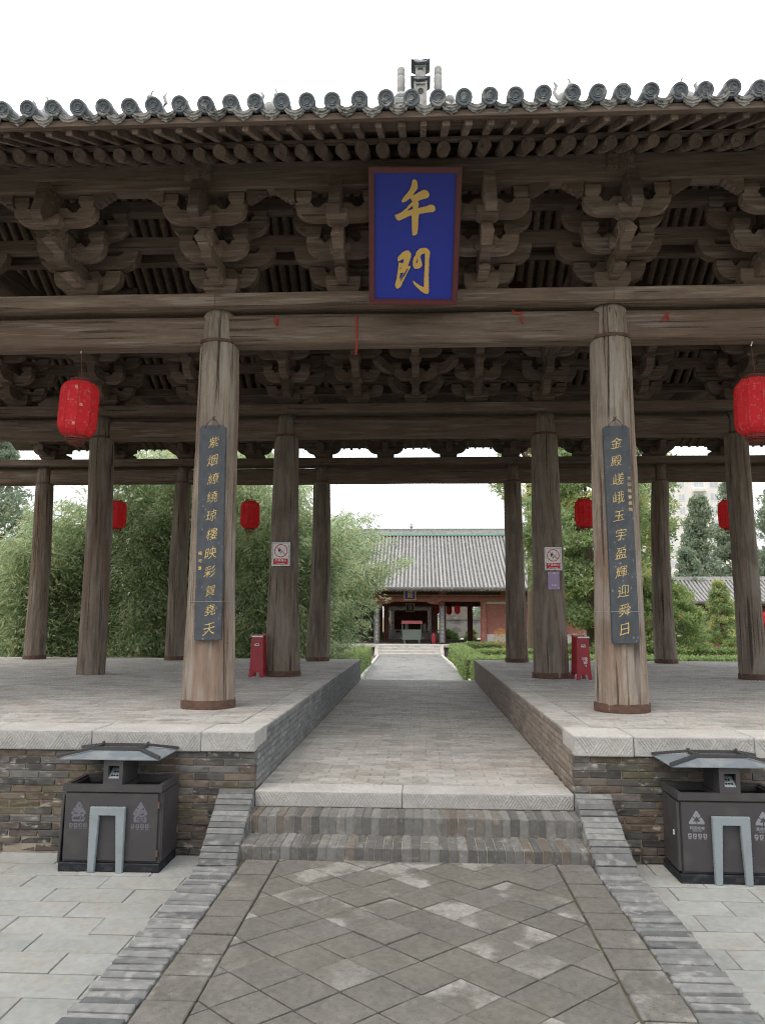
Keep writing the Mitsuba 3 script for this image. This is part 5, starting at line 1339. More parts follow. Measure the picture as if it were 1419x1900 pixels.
    '禁': [[[40, 52, 56, 69, 55, 71, 44, 71, 44, 76, 59, 77, 60, 86, 66, 86, 67, 76, 83, 76, 83, 71, 69, 70, 72, 64, 85, 53, 82, 49, 77, 51, 67, 62, 66, 47, 60, 47, 59, 63, 45, 49]], [[3, 25, 3, 30, 84, 30, 84, 25, 48, 25, 47, 4, 40, 0, 28, 0, 26, 5, 41, 7, 40, 25]], [[59, 17, 64, 21, 83, 5, 76, 2]], [[14, 38, 14, 44, 74, 44, 74, 38]], [[1, 52, 11, 60, 17, 70, 4, 71, 4, 76, 19, 77, 20, 86, 26, 86, 27, 77, 38, 76, 38, 71, 27, 70, 38, 62, 39, 58, 36, 55, 26, 62, 26, 47, 20, 47, 19, 61, 6, 48]], [[3, 5, 20, 21, 26, 19, 18, 9, 10, 2]]],
    '火': [[[0, 5, 20, 17, 30, 28, 38, 53, 39, 86, 46, 86, 44, 50, 48, 38, 60, 21, 72, 12, 86, 6, 82, 1, 78, 1, 63, 9, 53, 18, 42, 36, 33, 20, 18, 6, 7, 0, 4, 0]], [[62, 41, 73, 66, 80, 66, 81, 63, 68, 39]], [[3, 41, 11, 54, 15, 67, 21, 66, 18, 54, 12, 40, 9, 38]]],
    '福': [[[0, 31, 15, 44, 27, 61, 26, 63, 3, 63, 4, 69, 18, 70, 11, 83, 17, 86, 23, 73, 20, 70, 32, 69, 35, 68, 25, 46, 35, 37, 37, 37, 37, 41, 86, 41, 86, 1, 79, 1, 78, 5, 44, 5, 43, 0, 37, 0, 37, 33, 33, 30, 24, 40, 22, 1, 16, 1, 16, 33, 12, 33, 4, 25], [63, 11, 79, 10, 79, 20, 64, 20], [63, 27, 79, 26, 79, 35, 64, 36], [43, 11, 57, 10, 58, 20, 43, 20], [43, 27, 57, 26, 58, 35, 43, 36]], [[36, 77, 36, 82, 86, 82, 86, 77]], [[42, 49, 42, 69, 81, 69, 81, 49], [74, 54, 75, 64, 48, 63, 48, 54]]],
    '富': [[[5, 60, 5, 78, 39, 78, 36, 84, 38, 86, 44, 86, 48, 78, 81, 78, 81, 60, 75, 60, 74, 73, 12, 73, 11, 60]], [[11, 0, 12, 34, 76, 33, 76, 1, 70, 1, 69, 3, 18, 3, 17, 0], [46, 9, 69, 8, 70, 16, 46, 16], [46, 22, 69, 21, 70, 28, 46, 29], [17, 9, 39, 8, 39, 16, 18, 16], [17, 22, 39, 21, 39, 28, 18, 29]], [[16, 61, 16, 66, 70, 66, 70, 61]], [[17, 39, 17, 56, 69, 56, 69, 39], [23, 45, 62, 44, 62, 51, 23, 52]]],
    '宝': [[[1, 1, 1, 7, 39, 8, 39, 27, 13, 27, 13, 33, 39, 34, 39, 48, 10, 49, 10, 53, 3, 54, 3, 74, 41, 74, 37, 82, 39, 86, 44, 86, 49, 74, 83, 74, 83, 54, 76, 53, 76, 49, 47, 48, 47, 34, 73, 33, 73, 27, 47, 27, 47, 8, 68, 7, 68, 10, 54, 21, 60, 24, 74, 13, 70, 7, 85, 7, 85, 0], [10, 56, 75, 55, 76, 67, 11, 68]]],
    '可': [[[0, 77, 0, 84, 86, 84, 86, 77, 74, 77, 74, 7, 71, 3, 49, 2, 46, 8, 65, 9, 67, 11, 67, 77]], [[10, 18, 10, 62, 50, 62, 50, 26, 17, 26, 17, 18], [17, 34, 42, 33, 42, 55, 17, 55]]],
    '回': [[[3, 0, 3, 86, 83, 86, 83, 0, 77, 0, 76, 5, 10, 5, 9, 0], [9, 13, 76, 12, 76, 78, 10, 79]], [[24, 27, 24, 63, 61, 63, 61, 27], [31, 34, 54, 33, 54, 56, 31, 56]]],
    '收': [[[34, 45, 44, 64, 49, 86, 56, 85, 53, 69, 85, 69, 85, 62, 77, 62, 73, 42, 65, 25, 74, 13, 85, 6, 82, 2, 79, 1, 72, 6, 61, 18, 52, 8, 39, 1, 35, 6, 49, 14, 57, 23, 57, 26, 47, 50, 44, 49, 39, 40], [50, 62, 55, 44, 61, 33, 67, 46, 70, 62]], [[1, 22, 4, 28, 4, 76, 11, 76, 11, 30, 13, 29, 26, 33, 26, 85, 32, 85, 32, 0, 26, 0, 25, 26, 5, 17]]],
    '物': [[[32, 49, 41, 65, 47, 85, 53, 84, 50, 70, 85, 70, 82, 20, 76, 3, 73, 1, 60, 1, 60, 7, 70, 7, 74, 12, 78, 39, 78, 63, 74, 63, 70, 44, 60, 21, 45, 2, 39, 6, 55, 24, 63, 43, 68, 63, 60, 63, 49, 34, 38, 21, 33, 26, 45, 39, 55, 63, 47, 63, 36, 46]], [[1, 49, 6, 67, 7, 80, 13, 79, 11, 67, 18, 67, 18, 85, 25, 86, 25, 67, 34, 67, 34, 60, 25, 60, 25, 42, 33, 44, 36, 42, 35, 37, 25, 34, 25, 0, 18, 0, 18, 31, 5, 28, 3, 28, 2, 31, 2, 34, 18, 39, 18, 60, 10, 60, 6, 47]]],
    '其': [[[1, 19, 1, 26, 19, 27, 19, 67, 4, 68, 4, 74, 19, 75, 19, 86, 25, 86, 26, 74, 60, 74, 61, 86, 67, 86, 67, 75, 82, 74, 82, 68, 67, 67, 67, 27, 85, 26, 85, 19], [25, 27, 60, 26, 61, 36, 26, 37], [25, 43, 60, 42, 61, 53, 26, 53], [25, 60, 60, 59, 61, 67, 26, 68]], [[50, 13, 55, 17, 85, 4, 77, 0]], [[1, 4, 29, 17, 35, 14, 34, 12, 8, 0, 4, 0]]],
    '他': [[[23, 47, 34, 53, 35, 77, 41, 77, 41, 56, 55, 61, 56, 86, 61, 86, 61, 64, 78, 70, 82, 68, 81, 31, 78, 27, 72, 25, 67, 25, 65, 30, 65, 32, 73, 32, 76, 36, 75, 61, 61, 56, 61, 22, 56, 22, 56, 53, 43, 49, 41, 48, 41, 12, 45, 8, 75, 8, 79, 10, 81, 21, 86, 19, 84, 6, 74, 1, 46, 1, 38, 3, 35, 11, 35, 44, 26, 42]], [[0, 48, 14, 68, 22, 86, 27, 85, 28, 82, 19, 64, 19, 0, 12, 1, 12, 51, 11, 51, 3, 43]]],
    '垃': [[[28, 1, 28, 7, 62, 8, 70, 55, 77, 55, 68, 8, 86, 7, 86, 1]], [[32, 62, 32, 67, 56, 68, 52, 84, 56, 85, 59, 84, 62, 72, 58, 68, 84, 67, 84, 61]], [[45, 13, 39, 54, 46, 54, 52, 22, 52, 14, 49, 13]], [[3, 10, 0, 17, 13, 22, 13, 54, 1, 55, 1, 61, 13, 62, 13, 83, 19, 83, 19, 62, 29, 61, 29, 55, 19, 54, 19, 25, 30, 28, 31, 22]]],
    '圾': [[[1, 13, 0, 20, 13, 25, 13, 57, 1, 57, 1, 64, 13, 64, 13, 86, 19, 86, 19, 64, 30, 64, 30, 57, 19, 57, 19, 28, 30, 31, 31, 24, 5, 13]], [[30, 16, 38, 41, 41, 73, 30, 74, 30, 81, 73, 81, 66, 56, 80, 55, 82, 54, 82, 50, 77, 35, 68, 18, 86, 4, 81, 0, 62, 12, 49, 1, 44, 0, 40, 5, 58, 18, 45, 39, 34, 9, 27, 0, 25, 0, 21, 4], [47, 54, 55, 34, 63, 24, 75, 47, 74, 50, 58, 50, 64, 74, 48, 74]]],
}
WU = ([(-0.01, 0.543), (0.009, 0.539), (0.019, 0.521), (0.027, 0.487), (0.026, 0.46), (0.007, 0.437), (-0.016, 0.404), (-0.016, 0.398), (0.016, 0.413), (0.057, 0.437), (0.088, 0.45), (0.112, 0.445), (0.133, 0.429), (0.142, 0.406), (0.14, 0.387), (0.126, 0.375), (0.092, 0.366), (0.059, 0.357), (0.032, 0.344), (0.04, 0.324), (0.038, 0.293), (0.036, 0.281), (0.077, 0.291), (0.119, 0.299), (0.144, 0.311), (0.169, 0.313), (0.193, 0.305), (0.206, 0.279), (0.204, 0.26), (0.188, 0.246), (0.146, 0.242), (0.095, 0.235), (0.053, 0.228), (0.042, 0.214), (0.039, 0.158), (0.036, 0.095), (0.031, 0.042), (0.015, 0.029), (-0.007, 0.022), (-0.018, 0.03), (-0.023, 0.078), (-0.027, 0.142), (-0.029, 0.214), (-0.065, 0.202), (-0.107, 0.183), (-0.137, 0.17), (-0.158, 0.164), (-0.179, 0.175), (-0.195, 0.205), (-0.196, 0.217), (-0.167, 0.225), (-0.133, 0.241), (-0.091, 0.273), (-0.05, 0.316), (-0.025, 0.34), (-0.033, 0.351), (-0.044, 0.371), (-0.063, 0.359), (-0.08, 0.347), (-0.105, 0.335), (-0.128, 0.334), (-0.13, 0.347), (-0.118, 0.371), (-0.085, 0.409), (-0.052, 0.448), (-0.036, 0.487), (-0.03, 0.525), (-0.024, 0.539)], [[(-0.02, 0.304), (-0.019, 0.273), (-0.045, 0.263), (-0.077, 0.255), (-0.057, 0.275)]])
MEN = [([(-0.165, -0.195), (-0.15, -0.17), (-0.12, -0.141), (-0.09, -0.123), (-0.065, -0.117), (-0.043, -0.128), (-0.027, -0.157), (-0.031, -0.19), (-0.043, -0.223), (-0.054, -0.252), (-0.056, -0.273), (-0.032, -0.265), (-0.036, -0.29), (-0.062, -0.331), (-0.087, -0.382), (-0.108, -0.424), (-0.125, -0.467), (-0.147, -0.488), (-0.167, -0.494), (-0.182, -0.484), (-0.189, -0.45), (-0.179, -0.416), (-0.172, -0.382), (-0.164, -0.332), (-0.156, -0.274), (-0.154, -0.236), (-0.128, -0.24), (-0.109, -0.244), (-0.102, -0.199), (-0.128, -0.211), (-0.154, -0.224), (-0.165, -0.224)], [[(-0.134, -0.282), (-0.129, -0.286), (-0.131, -0.298), (-0.138, -0.3), (-0.139, -0.288)], [(-0.136, -0.34), (-0.101, -0.332), (-0.109, -0.357), (-0.126, -0.382), (-0.144, -0.403), (-0.142, -0.374)], [(-0.066, -0.296), (-0.053, -0.29), (-0.093, -0.365), (-0.13, -0.418), (-0.137, -0.412), (-0.107, -0.361), (-0.085, -0.323)]]),
       ([(0.018, -0.149), (0.03, -0.124), (0.06, -0.099), (0.094, -0.093), (0.12, -0.092), (0.146, -0.107), (0.162, -0.13), (0.161, -0.169), (0.155, -0.206), (0.155, -0.28), (0.154, -0.364), (0.158, -0.448), (0.16, -0.516), (0.157, -0.537), (0.139, -0.546), (0.113, -0.537), (0.077, -0.516), (0.033, -0.478), (0.006, -0.449), (-0.007, -0.417), (-0.004, -0.411), (0.023, -0.432), (0.067, -0.461), (0.107, -0.478), (0.108, -0.406), (0.11, -0.322), (0.113, -0.231), (0.112, -0.144), (0.083, -0.152), (0.07, -0.165), (0.066, -0.185), (0.075, -0.21), (0.083, -0.239), (0.085, -0.268), (0.064, -0.289), (0.028, -0.298), (0.001, -0.289), (-0.01, -0.26), (-0.011, -0.227), (0.001, -0.182), (0.018, -0.165)], [[(0.036, -0.194), (0.03, -0.223), (0.019, -0.239), (0.028, -0.246), (0.038, -0.231), (0.041, -0.21)]])]


def glyph(ch, h, slant=0.0, bold=0.0, warp=0.0):
    """The character as a shapely shape, h tall, centred on the origin."""
    gs = []
    for g in GLYPHS[ch]:
        rs = [[((r[i] - 43) / 86, (r[i + 1] - 43) / 86) for i in range(0, len(r), 2)] for r in g]
        q = Polygon(rs[0], [x for x in rs[1:] if len(x) > 2]).buffer(0)
        gs.append(q)
    s = unary_union(gs)
    if bold:
        s = s.buffer(bold, join_style=1)
    if warp:
        s = s.segmentize(0.12)
        a, b, c = rng.random(3) * 6.28

        def wf(x, y, z=None):
            x, y = np.asarray(x), np.asarray(y)
            k = 1.0 - 0.10 * (y + 0.5)
            return (x * k + slant * y + warp * np.sin(5 * y + a), y + 0.20 * x + warp * np.sin(5.5 * x + b) + warp * 0.6 * np.sin(9 * x + 6 * y + c))
        from shapely.ops import transform
        s = transform(wf, s).buffer(0)
    return affinity.scale(s, h, h, origin=(0, 0))

# ------------------------------------------------------------------ the name plaque under the eaves
def on_plane(shape, depth, o, ex, ey, en, lift=0.0):
    """A flat shape (x along ex, y along ey) on the plane at o, raised by depth along en."""
    ex, ey, en = (np.array(q, float) for q in (ex, ey, en))
    return frame(extr(shape, depth), np.array(o, float) + en * lift, ex, ey, en)


po, px_, pz_ = np.array([-0.0443, 7.1734, 5.4308]), np.array([0.99974, 0.00989, -0.02072]), np.array([0.02285, -0.51783, 0.85518])
pn_ = np.cross(px_, pz_)
k = thing('name_plaque', 'blue plaque with two gilt characters and dark red frame tilted under the eaves', 'plaque')
hw, hh, fw = 0.4487, 0.6455, 0.057
add('panel', on_plane(sbox(-hw + 0.03, -hh + 0.03, hw - 0.03, hh - 0.03), 0.02, po, px_, pz_, pn_, -0.02), 'mat_blue', k)
for (a, b, c, d) in ((-hw, -hh, -hw + fw, hh), (hw - fw, -hh, hw, hh), (-hw, hh - fw, hw, hh), (-hw, -hh, hw, -hh + fw)):
    hor = (c - a) > (d - b)
    ms = []
    for inset, z0, z1 in ((0.0, -0.03, 0.022), (0.012, 0.018, 0.034), (0.036, -0.03, 0.010)):
        if inset == 0.0:
            q = (a, b, c, d)
        if hor:
            y0, y1 = (b + inset, d - 0.012) if b < 0 else (b + 0.012, d - inset)
            s = Polygon([(a + inset, b if b < 0 else d), (c - inset, b if b < 0 else d), (c - fw, d if b < 0 else b), (a + fw, d if b < 0 else b)]) if inset == 0 else \
                Polygon([(a + inset, y0 if b < 0 else y1), (c - inset, y0 if b < 0 else y1), (c - fw + 0.012, y1 if b < 0 else y0), (a + fw - 0.012, y1 if b < 0 else y0)])
        else:
            s = Polygon([(a if a < 0 else c, b), (a if a < 0 else c, d), (c if a < 0 else a, d - fw), (c if a < 0 else a, b + fw)])
            if inset:
                s = s.buffer(-0.012, join_style=2)
        if inset == 0.036:
            continue
        ms.append(on_plane(s, z1 - z0, po, px_, pz_, pn_, z0))
    add('frame_bar', cat(ms), 'mat_frame_red', k)
add('character', on_plane(affinity.scale(Polygon(WU[0], WU[1]).buffer(0.0), 0.984, 0.984, origin=(0, 0)), 0.014, po, px_, pz_, pn_, -0.001), 'mat_gold', k)
add('character', cat([on_plane(affinity.scale(Polygon(a, b).buffer(0), 0.984, 0.984, origin=(0, 0)), 0.014, po, px_, pz_, pn_, -0.001) for a, b in MEN]), 'mat_gold', k)

# ------------------------------------------------------------------ couplet boards on the two front columns
for lab, chars, small, tl, tr_, bl, br_, sx, off in (
        ('dark slate-blue couplet board with gilt characters on the left front column', '紫烟繚繞琼樓映彩賀堯天', '楊河書', (-2.287, 3.682), (-2.003, 3.68), (-2.252, 1.469), (-1.982, 1.471), -1, 0.0),
        ('dark slate-blue couplet board with gilt characters on the right front column', '金殿嵯峨玉宇盈輝迎舜日', '大同常春撰稿', (1.855, 3.644), (2.131, 3.642), (1.880, 1.456), (2.132, 1.460), 1, 0.0)):
    k = thing('couplet_board', lab, 'board')
    Yt, Yb = Y1 - 0.277, Y1 - 0.300
    tc = np.array([(tl[0] + tr_[0]) / 2, Yt, (tl[1] + tr_[1]) / 2])
    bc = np.array([(bl[0] + br_[0]) / 2, Yb, (bl[1] + br_[1]) / 2])
    ez = tc - bc
    H = np.linalg.norm(ez)
    ez /= H
    ex = np.array([1.0, 0.0, 0.0]) - ez * ez[0]
    ex /= np.linalg.norm(ex)
    en = np.cross(ex, ez)
    o = (tc + bc) / 2
    W = ((tr_[0] - tl[0]) + (br_[0] - bl[0])) / 4
    c = 0.030
    outline = Polygon([(-W, -H / 2), (W, -H / 2), (W, H / 2 - c), (W - c, H / 2), (-W + c, H / 2), (-W, H / 2 - c)])
    add('board', cat(on_plane(outline, 0.030, o, ex, ez, en, -0.032), on_plane(outline.buffer(-0.005), 0.004, o, ex, ez, en, -0.002)), 'mat_board', k)
    n = len(chars)
    for i, ch in enumerate(chars):
        f = (0.082 + (0.95 - 0.082) * i / (n - 1)) if sx < 0 else (0.082 + (0.937 - 0.082) * i / (n - 1))
        cx = [0.004, -0.006, 0.008, 0.002, -0.004, 0.006, 0.0, -0.006, 0.004, 0.008, 0.0][i] + (0.012 if sx < 0 else 0.0) - (0.008 if sx > 0 else 0)
        s = glyph(ch, 0.115 + rng.normal(0, 0.005), 0.10, 0.0, 0.014)
        s = affinity.translate(s, cx, H / 2 - f * H)
        add('character', on_plane(s, 0.0030, o, ex, ez, en, 0.0018), 'mat_gilt', k)
    for i, ch in enumerate(small):
        f = (0.605 + 0.034 * i) if sx < 0 else (0.250 + 0.029 * i)
        s = affinity.translate(glyph(ch, 0.036, 0.1, 0.012), -0.098 if sx < 0 else 0.105, H / 2 - f * H)
        add('small_character', on_plane(s, 0.002, o, ex, ez, en, 0.0018), 'mat_gilt', k)
    # hanging wire and its nail, a thin wire tied round board and column
    top = tc + en * 0.004
    ap = tc + np.array([0.0, 0.02, 0.075])
    add('hanging_wire', cat(tube([top - ex * 0.075 - ez * 0.03 + en * 0.006, top - ex * 0.072, top - ex * 0.03 + ez * 0.05, ap, top + ex * 0.028 + ez * 0.055, top + ex * 0.066, top + ex * 0.068 - ez * 0.03 + en * 0.006], 0.004, 5),
                            tube([ap + en * 0.0 + (0, 0.06, 0), ap + en * 0.03], 0.006, 6), tube([ap - ex * 0.02 + ez * 0.01, ap + ex * 0.018 + ez * 0.022], 0.004, 5)), 'mat_iron', k)
    bw = H / 2 - (0.825 if sx < 0 else 0.858) * H
    cxx = -2.172 if sx < 0 else 2.023
    zb = (o + ez * bw)[2]
    ring = [o + ez * bw - ex * W + en * 0.004, o + ez * bw + ex * W + en * 0.004]
    for a in np.linspace(-60, 240, 22):
        t = math.radians(a)
        ring.append(np.array([cxx + 0.252 * math.cos(t), Y1 + 0.252 * math.sin(t), zb]))
    ring.append(ring[0])
    add('tie_wire', tube(ring, 0.0022, 5), 'mat_sign_grey', k)


# ------------------------------------------------------------------ red lanterns
def lantern_mesh(R, h, n=10, sub=6):
    prof = [(0.52, 0.0), (0.72, 0.028), (0.87, 0.075), (0.955, 0.13), (0.99, 0.19), (1.0, 0.25), (1.0, 0.75), (0.99, 0.81), (0.955, 0.87), (0.87, 0.925), (0.72, 0.972), (0.52, 1.0)]
    N = n * sub
    V, UV = [], []
    for r, z in prof:
        for k_ in range(N + 1):
            a = k_ / N * 2 * math.pi
            u = (k_ % sub) / sub
            rr = R * r * (1 - 0.030 * (1 - (2 * u - 1) ** 2) * 1.0)
            rr = R * r * (1 - 0.045 * math.sin(math.pi * u))
            V.append((rr * math.cos(a), rr * math.sin(a), z * h))
            UV.append((k_ / N, z))
    F = []
    M = N + 1
    for i in range(len(prof) - 1):
        for k_ in range(N):
            a = i * M + k_
            F += [(a, a + 1, a + M), (a + 1, a + M + 1, a + M)]
    return trimesh.Trimesh(np.array(V), np.array(F), process=False), np.array(UV), prof


LM, LUV, LPROF = lantern_mesh(0.205, 0.60)
LSHELL = mikit.ply(LM, 'mat_lantern', smooth=False, uv=LUV)
ribs = []
for i in range(10):
    a = i / 10 * 2 * math.pi
    ribs.append(tube([(0.206 * r * math.cos(a), 0.206 * r * math.sin(a), z * 0.60) for r, z in LPROF], 0.0042, 5))
LRIBS = shp(cat(ribs), 'mat_cord')
ring = lambda r, z, w=0.004: tube([(r * math.cos(t), r * math.sin(t), z) for t in np.linspace(0, 2 * math.pi, 29)], w, 5, False)
LTOP = shp(cat([ring(0.104, 0.600, 0.006), ring(0.112, 0.625, 0.006)] + [tube([(0.104 * math.cos(t), 0.104 * math.sin(t), 0.60), (0.112 * math.cos(t + 0.2), 0.112 * math.sin(t + 0.2), 0.625)], 0.003, 4) for t in np.linspace(0, 6.28, 40)]), 'mat_lantern_wire')
LBOT = shp(cat([ring(0.104, 0.0, 0.006), ring(0.112, -0.03, 0.006), ring(0.104, -0.052, 0.003), ring(0.085, -0.066, 0.0028), ring(0.09, -0.082, 0.0025), ring(0.058, -0.10, 0.0025), ring(0.07, -0.088, 0.0022)] +
               [tube([(0.104 * math.cos(t), 0.104 * math.sin(t), 0.0), (0.112 * math.cos(t + 0.2), 0.112 * math.sin(t + 0.2), -0.03)], 0.003, 4) for t in np.linspace(0, 6.28, 40)]), 'mat_lantern_wire')


def lantern(lab, group, x, y, z0, zh, tilt=0.0, rot=0.0, front=False):
    k = thing('red_lantern', lab, 'lantern', group)
    M = T().translate([x, y, z0]).rotate([0, 1, 0], tilt).rotate([0, 0, 1], rot)
    for nm, d in (('shade', LSHELL), ('ribs', LRIBS), ('top_rim', LTOP), ('bottom_rim', LBOT)):
        add(nm, d, parent=k, at=M)
    sx = x + 0.62 * math.sin(math.radians(tilt))
    add('cord', cat(tube([(sx - 0.10, y, z0 + 0.62), (sx, y, z0 + 0.69), (sx + 0.10, y, z0 + 0.62)], 0.003, 5), tube([(sx, y, z0 + 0.69), (x, y, zh)], 0.004, 5)), 'mat_lantern_wire', k)
    if front:
        add('hook', tube([(x, y, zh - 0.06), (x + 0.012, y - 0.012, zh - 0.02), (x, y, zh + 0.03)], 0.007, 6), 'mat_sign_white', k)
        # two large good-luck characters printed in gold
        for ch, zz, aa in (('福', 0.50, -78), ('富', 0.10, -76), ('福', 0.31, -60)):
            s = glyph(ch, 0.036, 0, 0.0)
            m = extr(s, 0.002)
            a = math.radians(aa + rot * 0)
            R_ = 0.1985
            c_ = np.array([math.cos(a), math.sin(a), 0])
            m = frame(m, c_ * R_ + (0, 0, zz), (-math.sin(a), math.cos(a), 0), (0, 0, 1), c_)
            add('printed_character', m, 'mat_tan', k, at=T().translate([x, y, z0]).rotate([0, 1, 0], tilt))


lantern('large red lantern with gold print hanging in the front left bay', None, -3.725, Y1, 3.645, 4.64, 2.5, 3, True)
lantern('large red lantern with gold print hanging in the front right bay, cut by the edge', None, 3.505, Y1, 3.60, 4.625, 2.0, 12, True)
lantern('small red lantern at the back, half hidden by the second column from the left', 'lanterns along the back row of columns', -6.69, Y3, 3.63, 4.63, 0, 8)
lantern('small red lantern at the back, between the two left bays next to the bamboo', 'lanterns along the back row of columns', -3.71, Y3, 3.625, 4.63, 0, 20)
lantern('small red lantern at the back, seen left of the right couplet board before the cypress', 'lanterns along the back row of columns', 3.545, Y3, 3.64, 4.63, 0, 0)
lantern('small red lantern at the back, half hidden by the rightmost column', 'lanterns along the back row of columns', 6.575, Y3, 3.605, 4.63, 0, 14)

# ------------------------------------------------------------------ no-smoking signs and the violet notice
def no_smoking(lab, o, w, h, en_x):
    k = thing('no_smoking_sign', lab, 'sign')
    ex, ez = np.array([1, en_x, 0.0]), np.array([0, 0, 1.0])
    ex /= np.linalg.norm(ex)
    en = np.cross(ex, ez)
    P = lambda s, l, d=0.0008: on_plane(s, d, o, ex, ez, en, l)
    add('plate', P(sbox(-w / 2, -h / 2, w / 2, h / 2), 0, 0.004), 'mat_sign_white', k)
    b = sbox(-w / 2 + 0.016, -h / 2 + 0.016, w / 2 - 0.016, h / 2 - 0.016)
    add('border', P(b.difference(b.buffer(-0.004)), 0.004), 'mat_black', k)
    cy, R = h * 0.14, w * 0.36
    add('flame_symbol', P(unary_union([affinity.translate(Polygon([(-0.040, 0.0), (-0.043, 0.018), (-0.03, 0.03), (-0.022, 0.024), (-0.012, 0.048), (-0.006, 0.026), (0.004, 0.018), (-0.004, 0.002), (-0.018, -0.006), (-0.012, -0.022), (-0.028, -0.022)]), 0.0, cy),
                                       affinity.translate(Polygon([(-0.012, -0.034), (-0.002, -0.022), (0.008, -0.036), (-0.012, -0.052)]), 0, cy)]), 0.004), 'mat_black', k)
    add('match_symbol', P(affinity.translate(affinity.rotate(sbox(-0.030, -0.005, 0.042, 0.005), 40), 0.02, cy - 0.004), 0.004), 'mat_sign_grey', k)
    ringp = Point(0, cy).buffer(R, 32).difference(Point(0, cy).buffer(R - 0.012, 32))
    bar = affinity.translate(affinity.rotate(sbox(-R, -0.0055, R, 0.0055), -40), 0, cy)
    add('prohibition_ring', P(unary_union([ringp, bar]), 0.0052), 'mat_sign_red', k)
    add('text_panel', P(sbox(-w * 0.40, -h * 0.43, w * 0.40, -h * 0.19), 0.0044), 'mat_sign_red', k)
    ms = [P(affinity.translate(glyph(c, 0.036, 0, 0.03), (i - 1.5) * 0.046, -h * 0.265), 0.0053, 0.0007) for i, c in enumerate('严禁烟火')]
    t = meshkit.text_mesh('No Smoking', 0.017, 0.0007, True)
    t.apply_translation((-t.bounds[:, 0].mean(), -h * 0.415, 0))
    ms.append(frame(t, np.array(o) + en * 0.0053, ex, ez, en))
    add('lettering', cat(ms), 'mat_sign_white', k)
    return k


no_smoking('white and red no-smoking sign on the left column of the second row', (-2.19, Y2 - 0.258, 2.692), 0.29, 0.375, 0.0)
no_smoking('white and red no-smoking sign on the right column, above a violet notice', (2.072, Y2 - 0.262, 2.62), 0.265, 0.36, 0.0)
k = thing('violet_notice', 'small violet notice under the right no-smoking sign', 'notice')
o = (2.07, Y2 - 0.262, 2.28)
add('plate', on_plane(sbox(-0.088, -0.137, 0.088, 0.137), 0.004, o, (1, 0, 0), (0, 0, 1), (0, -1, 0)), 'mat_purple', k)
bb = sbox(-0.080, -0.129, 0.080, 0.129)
add('border', on_plane(bb.difference(bb.buffer(-0.004)).difference(sbox(-0.05, -0.2, 0.05, 0.2)).difference(sbox(-0.1, -0.1, 0.1, 0.1)), 0.0008, o, (1, 0, 0), (0, 0, 1), (0, -1, 0), 0.004), 'mat_sign_white', k)
sym = unary_union([sbox(-0.005, -0.083, 0.005, -0.065)] + [Polygon([(s * 0.012, -0.074), (s * 0.032, -0.060), (s * 0.032, -0.088)]) for s in (-1, 1)])
add('wave_symbol', on_plane(sym, 0.0008, o, (1, 0, 0), (0, 0, 1), (0, -1, 0), 0.004), 'mat_sign_white', k)
men = affinity.scale(unary_union([Polygon(a, b).buffer(0) for a, b in MEN]), 0.09, 0.06, origin=(0, -0.32))
wu = affinity.scale(Polygon(WU[0], WU[1]).buffer(0), 0.07, 0.04, origin=(0, 0.28))
add('lettering', on_plane(unary_union([affinity.translate(wu, -0.018, 0.108 - 0.28), affinity.translate(men, 0.020, 0.108 + 0.32)]), 0.0008, o, (1, 0, 0), (0, 0, 1), (0, -1, 0), 0.004), 'mat_sign_white', k)


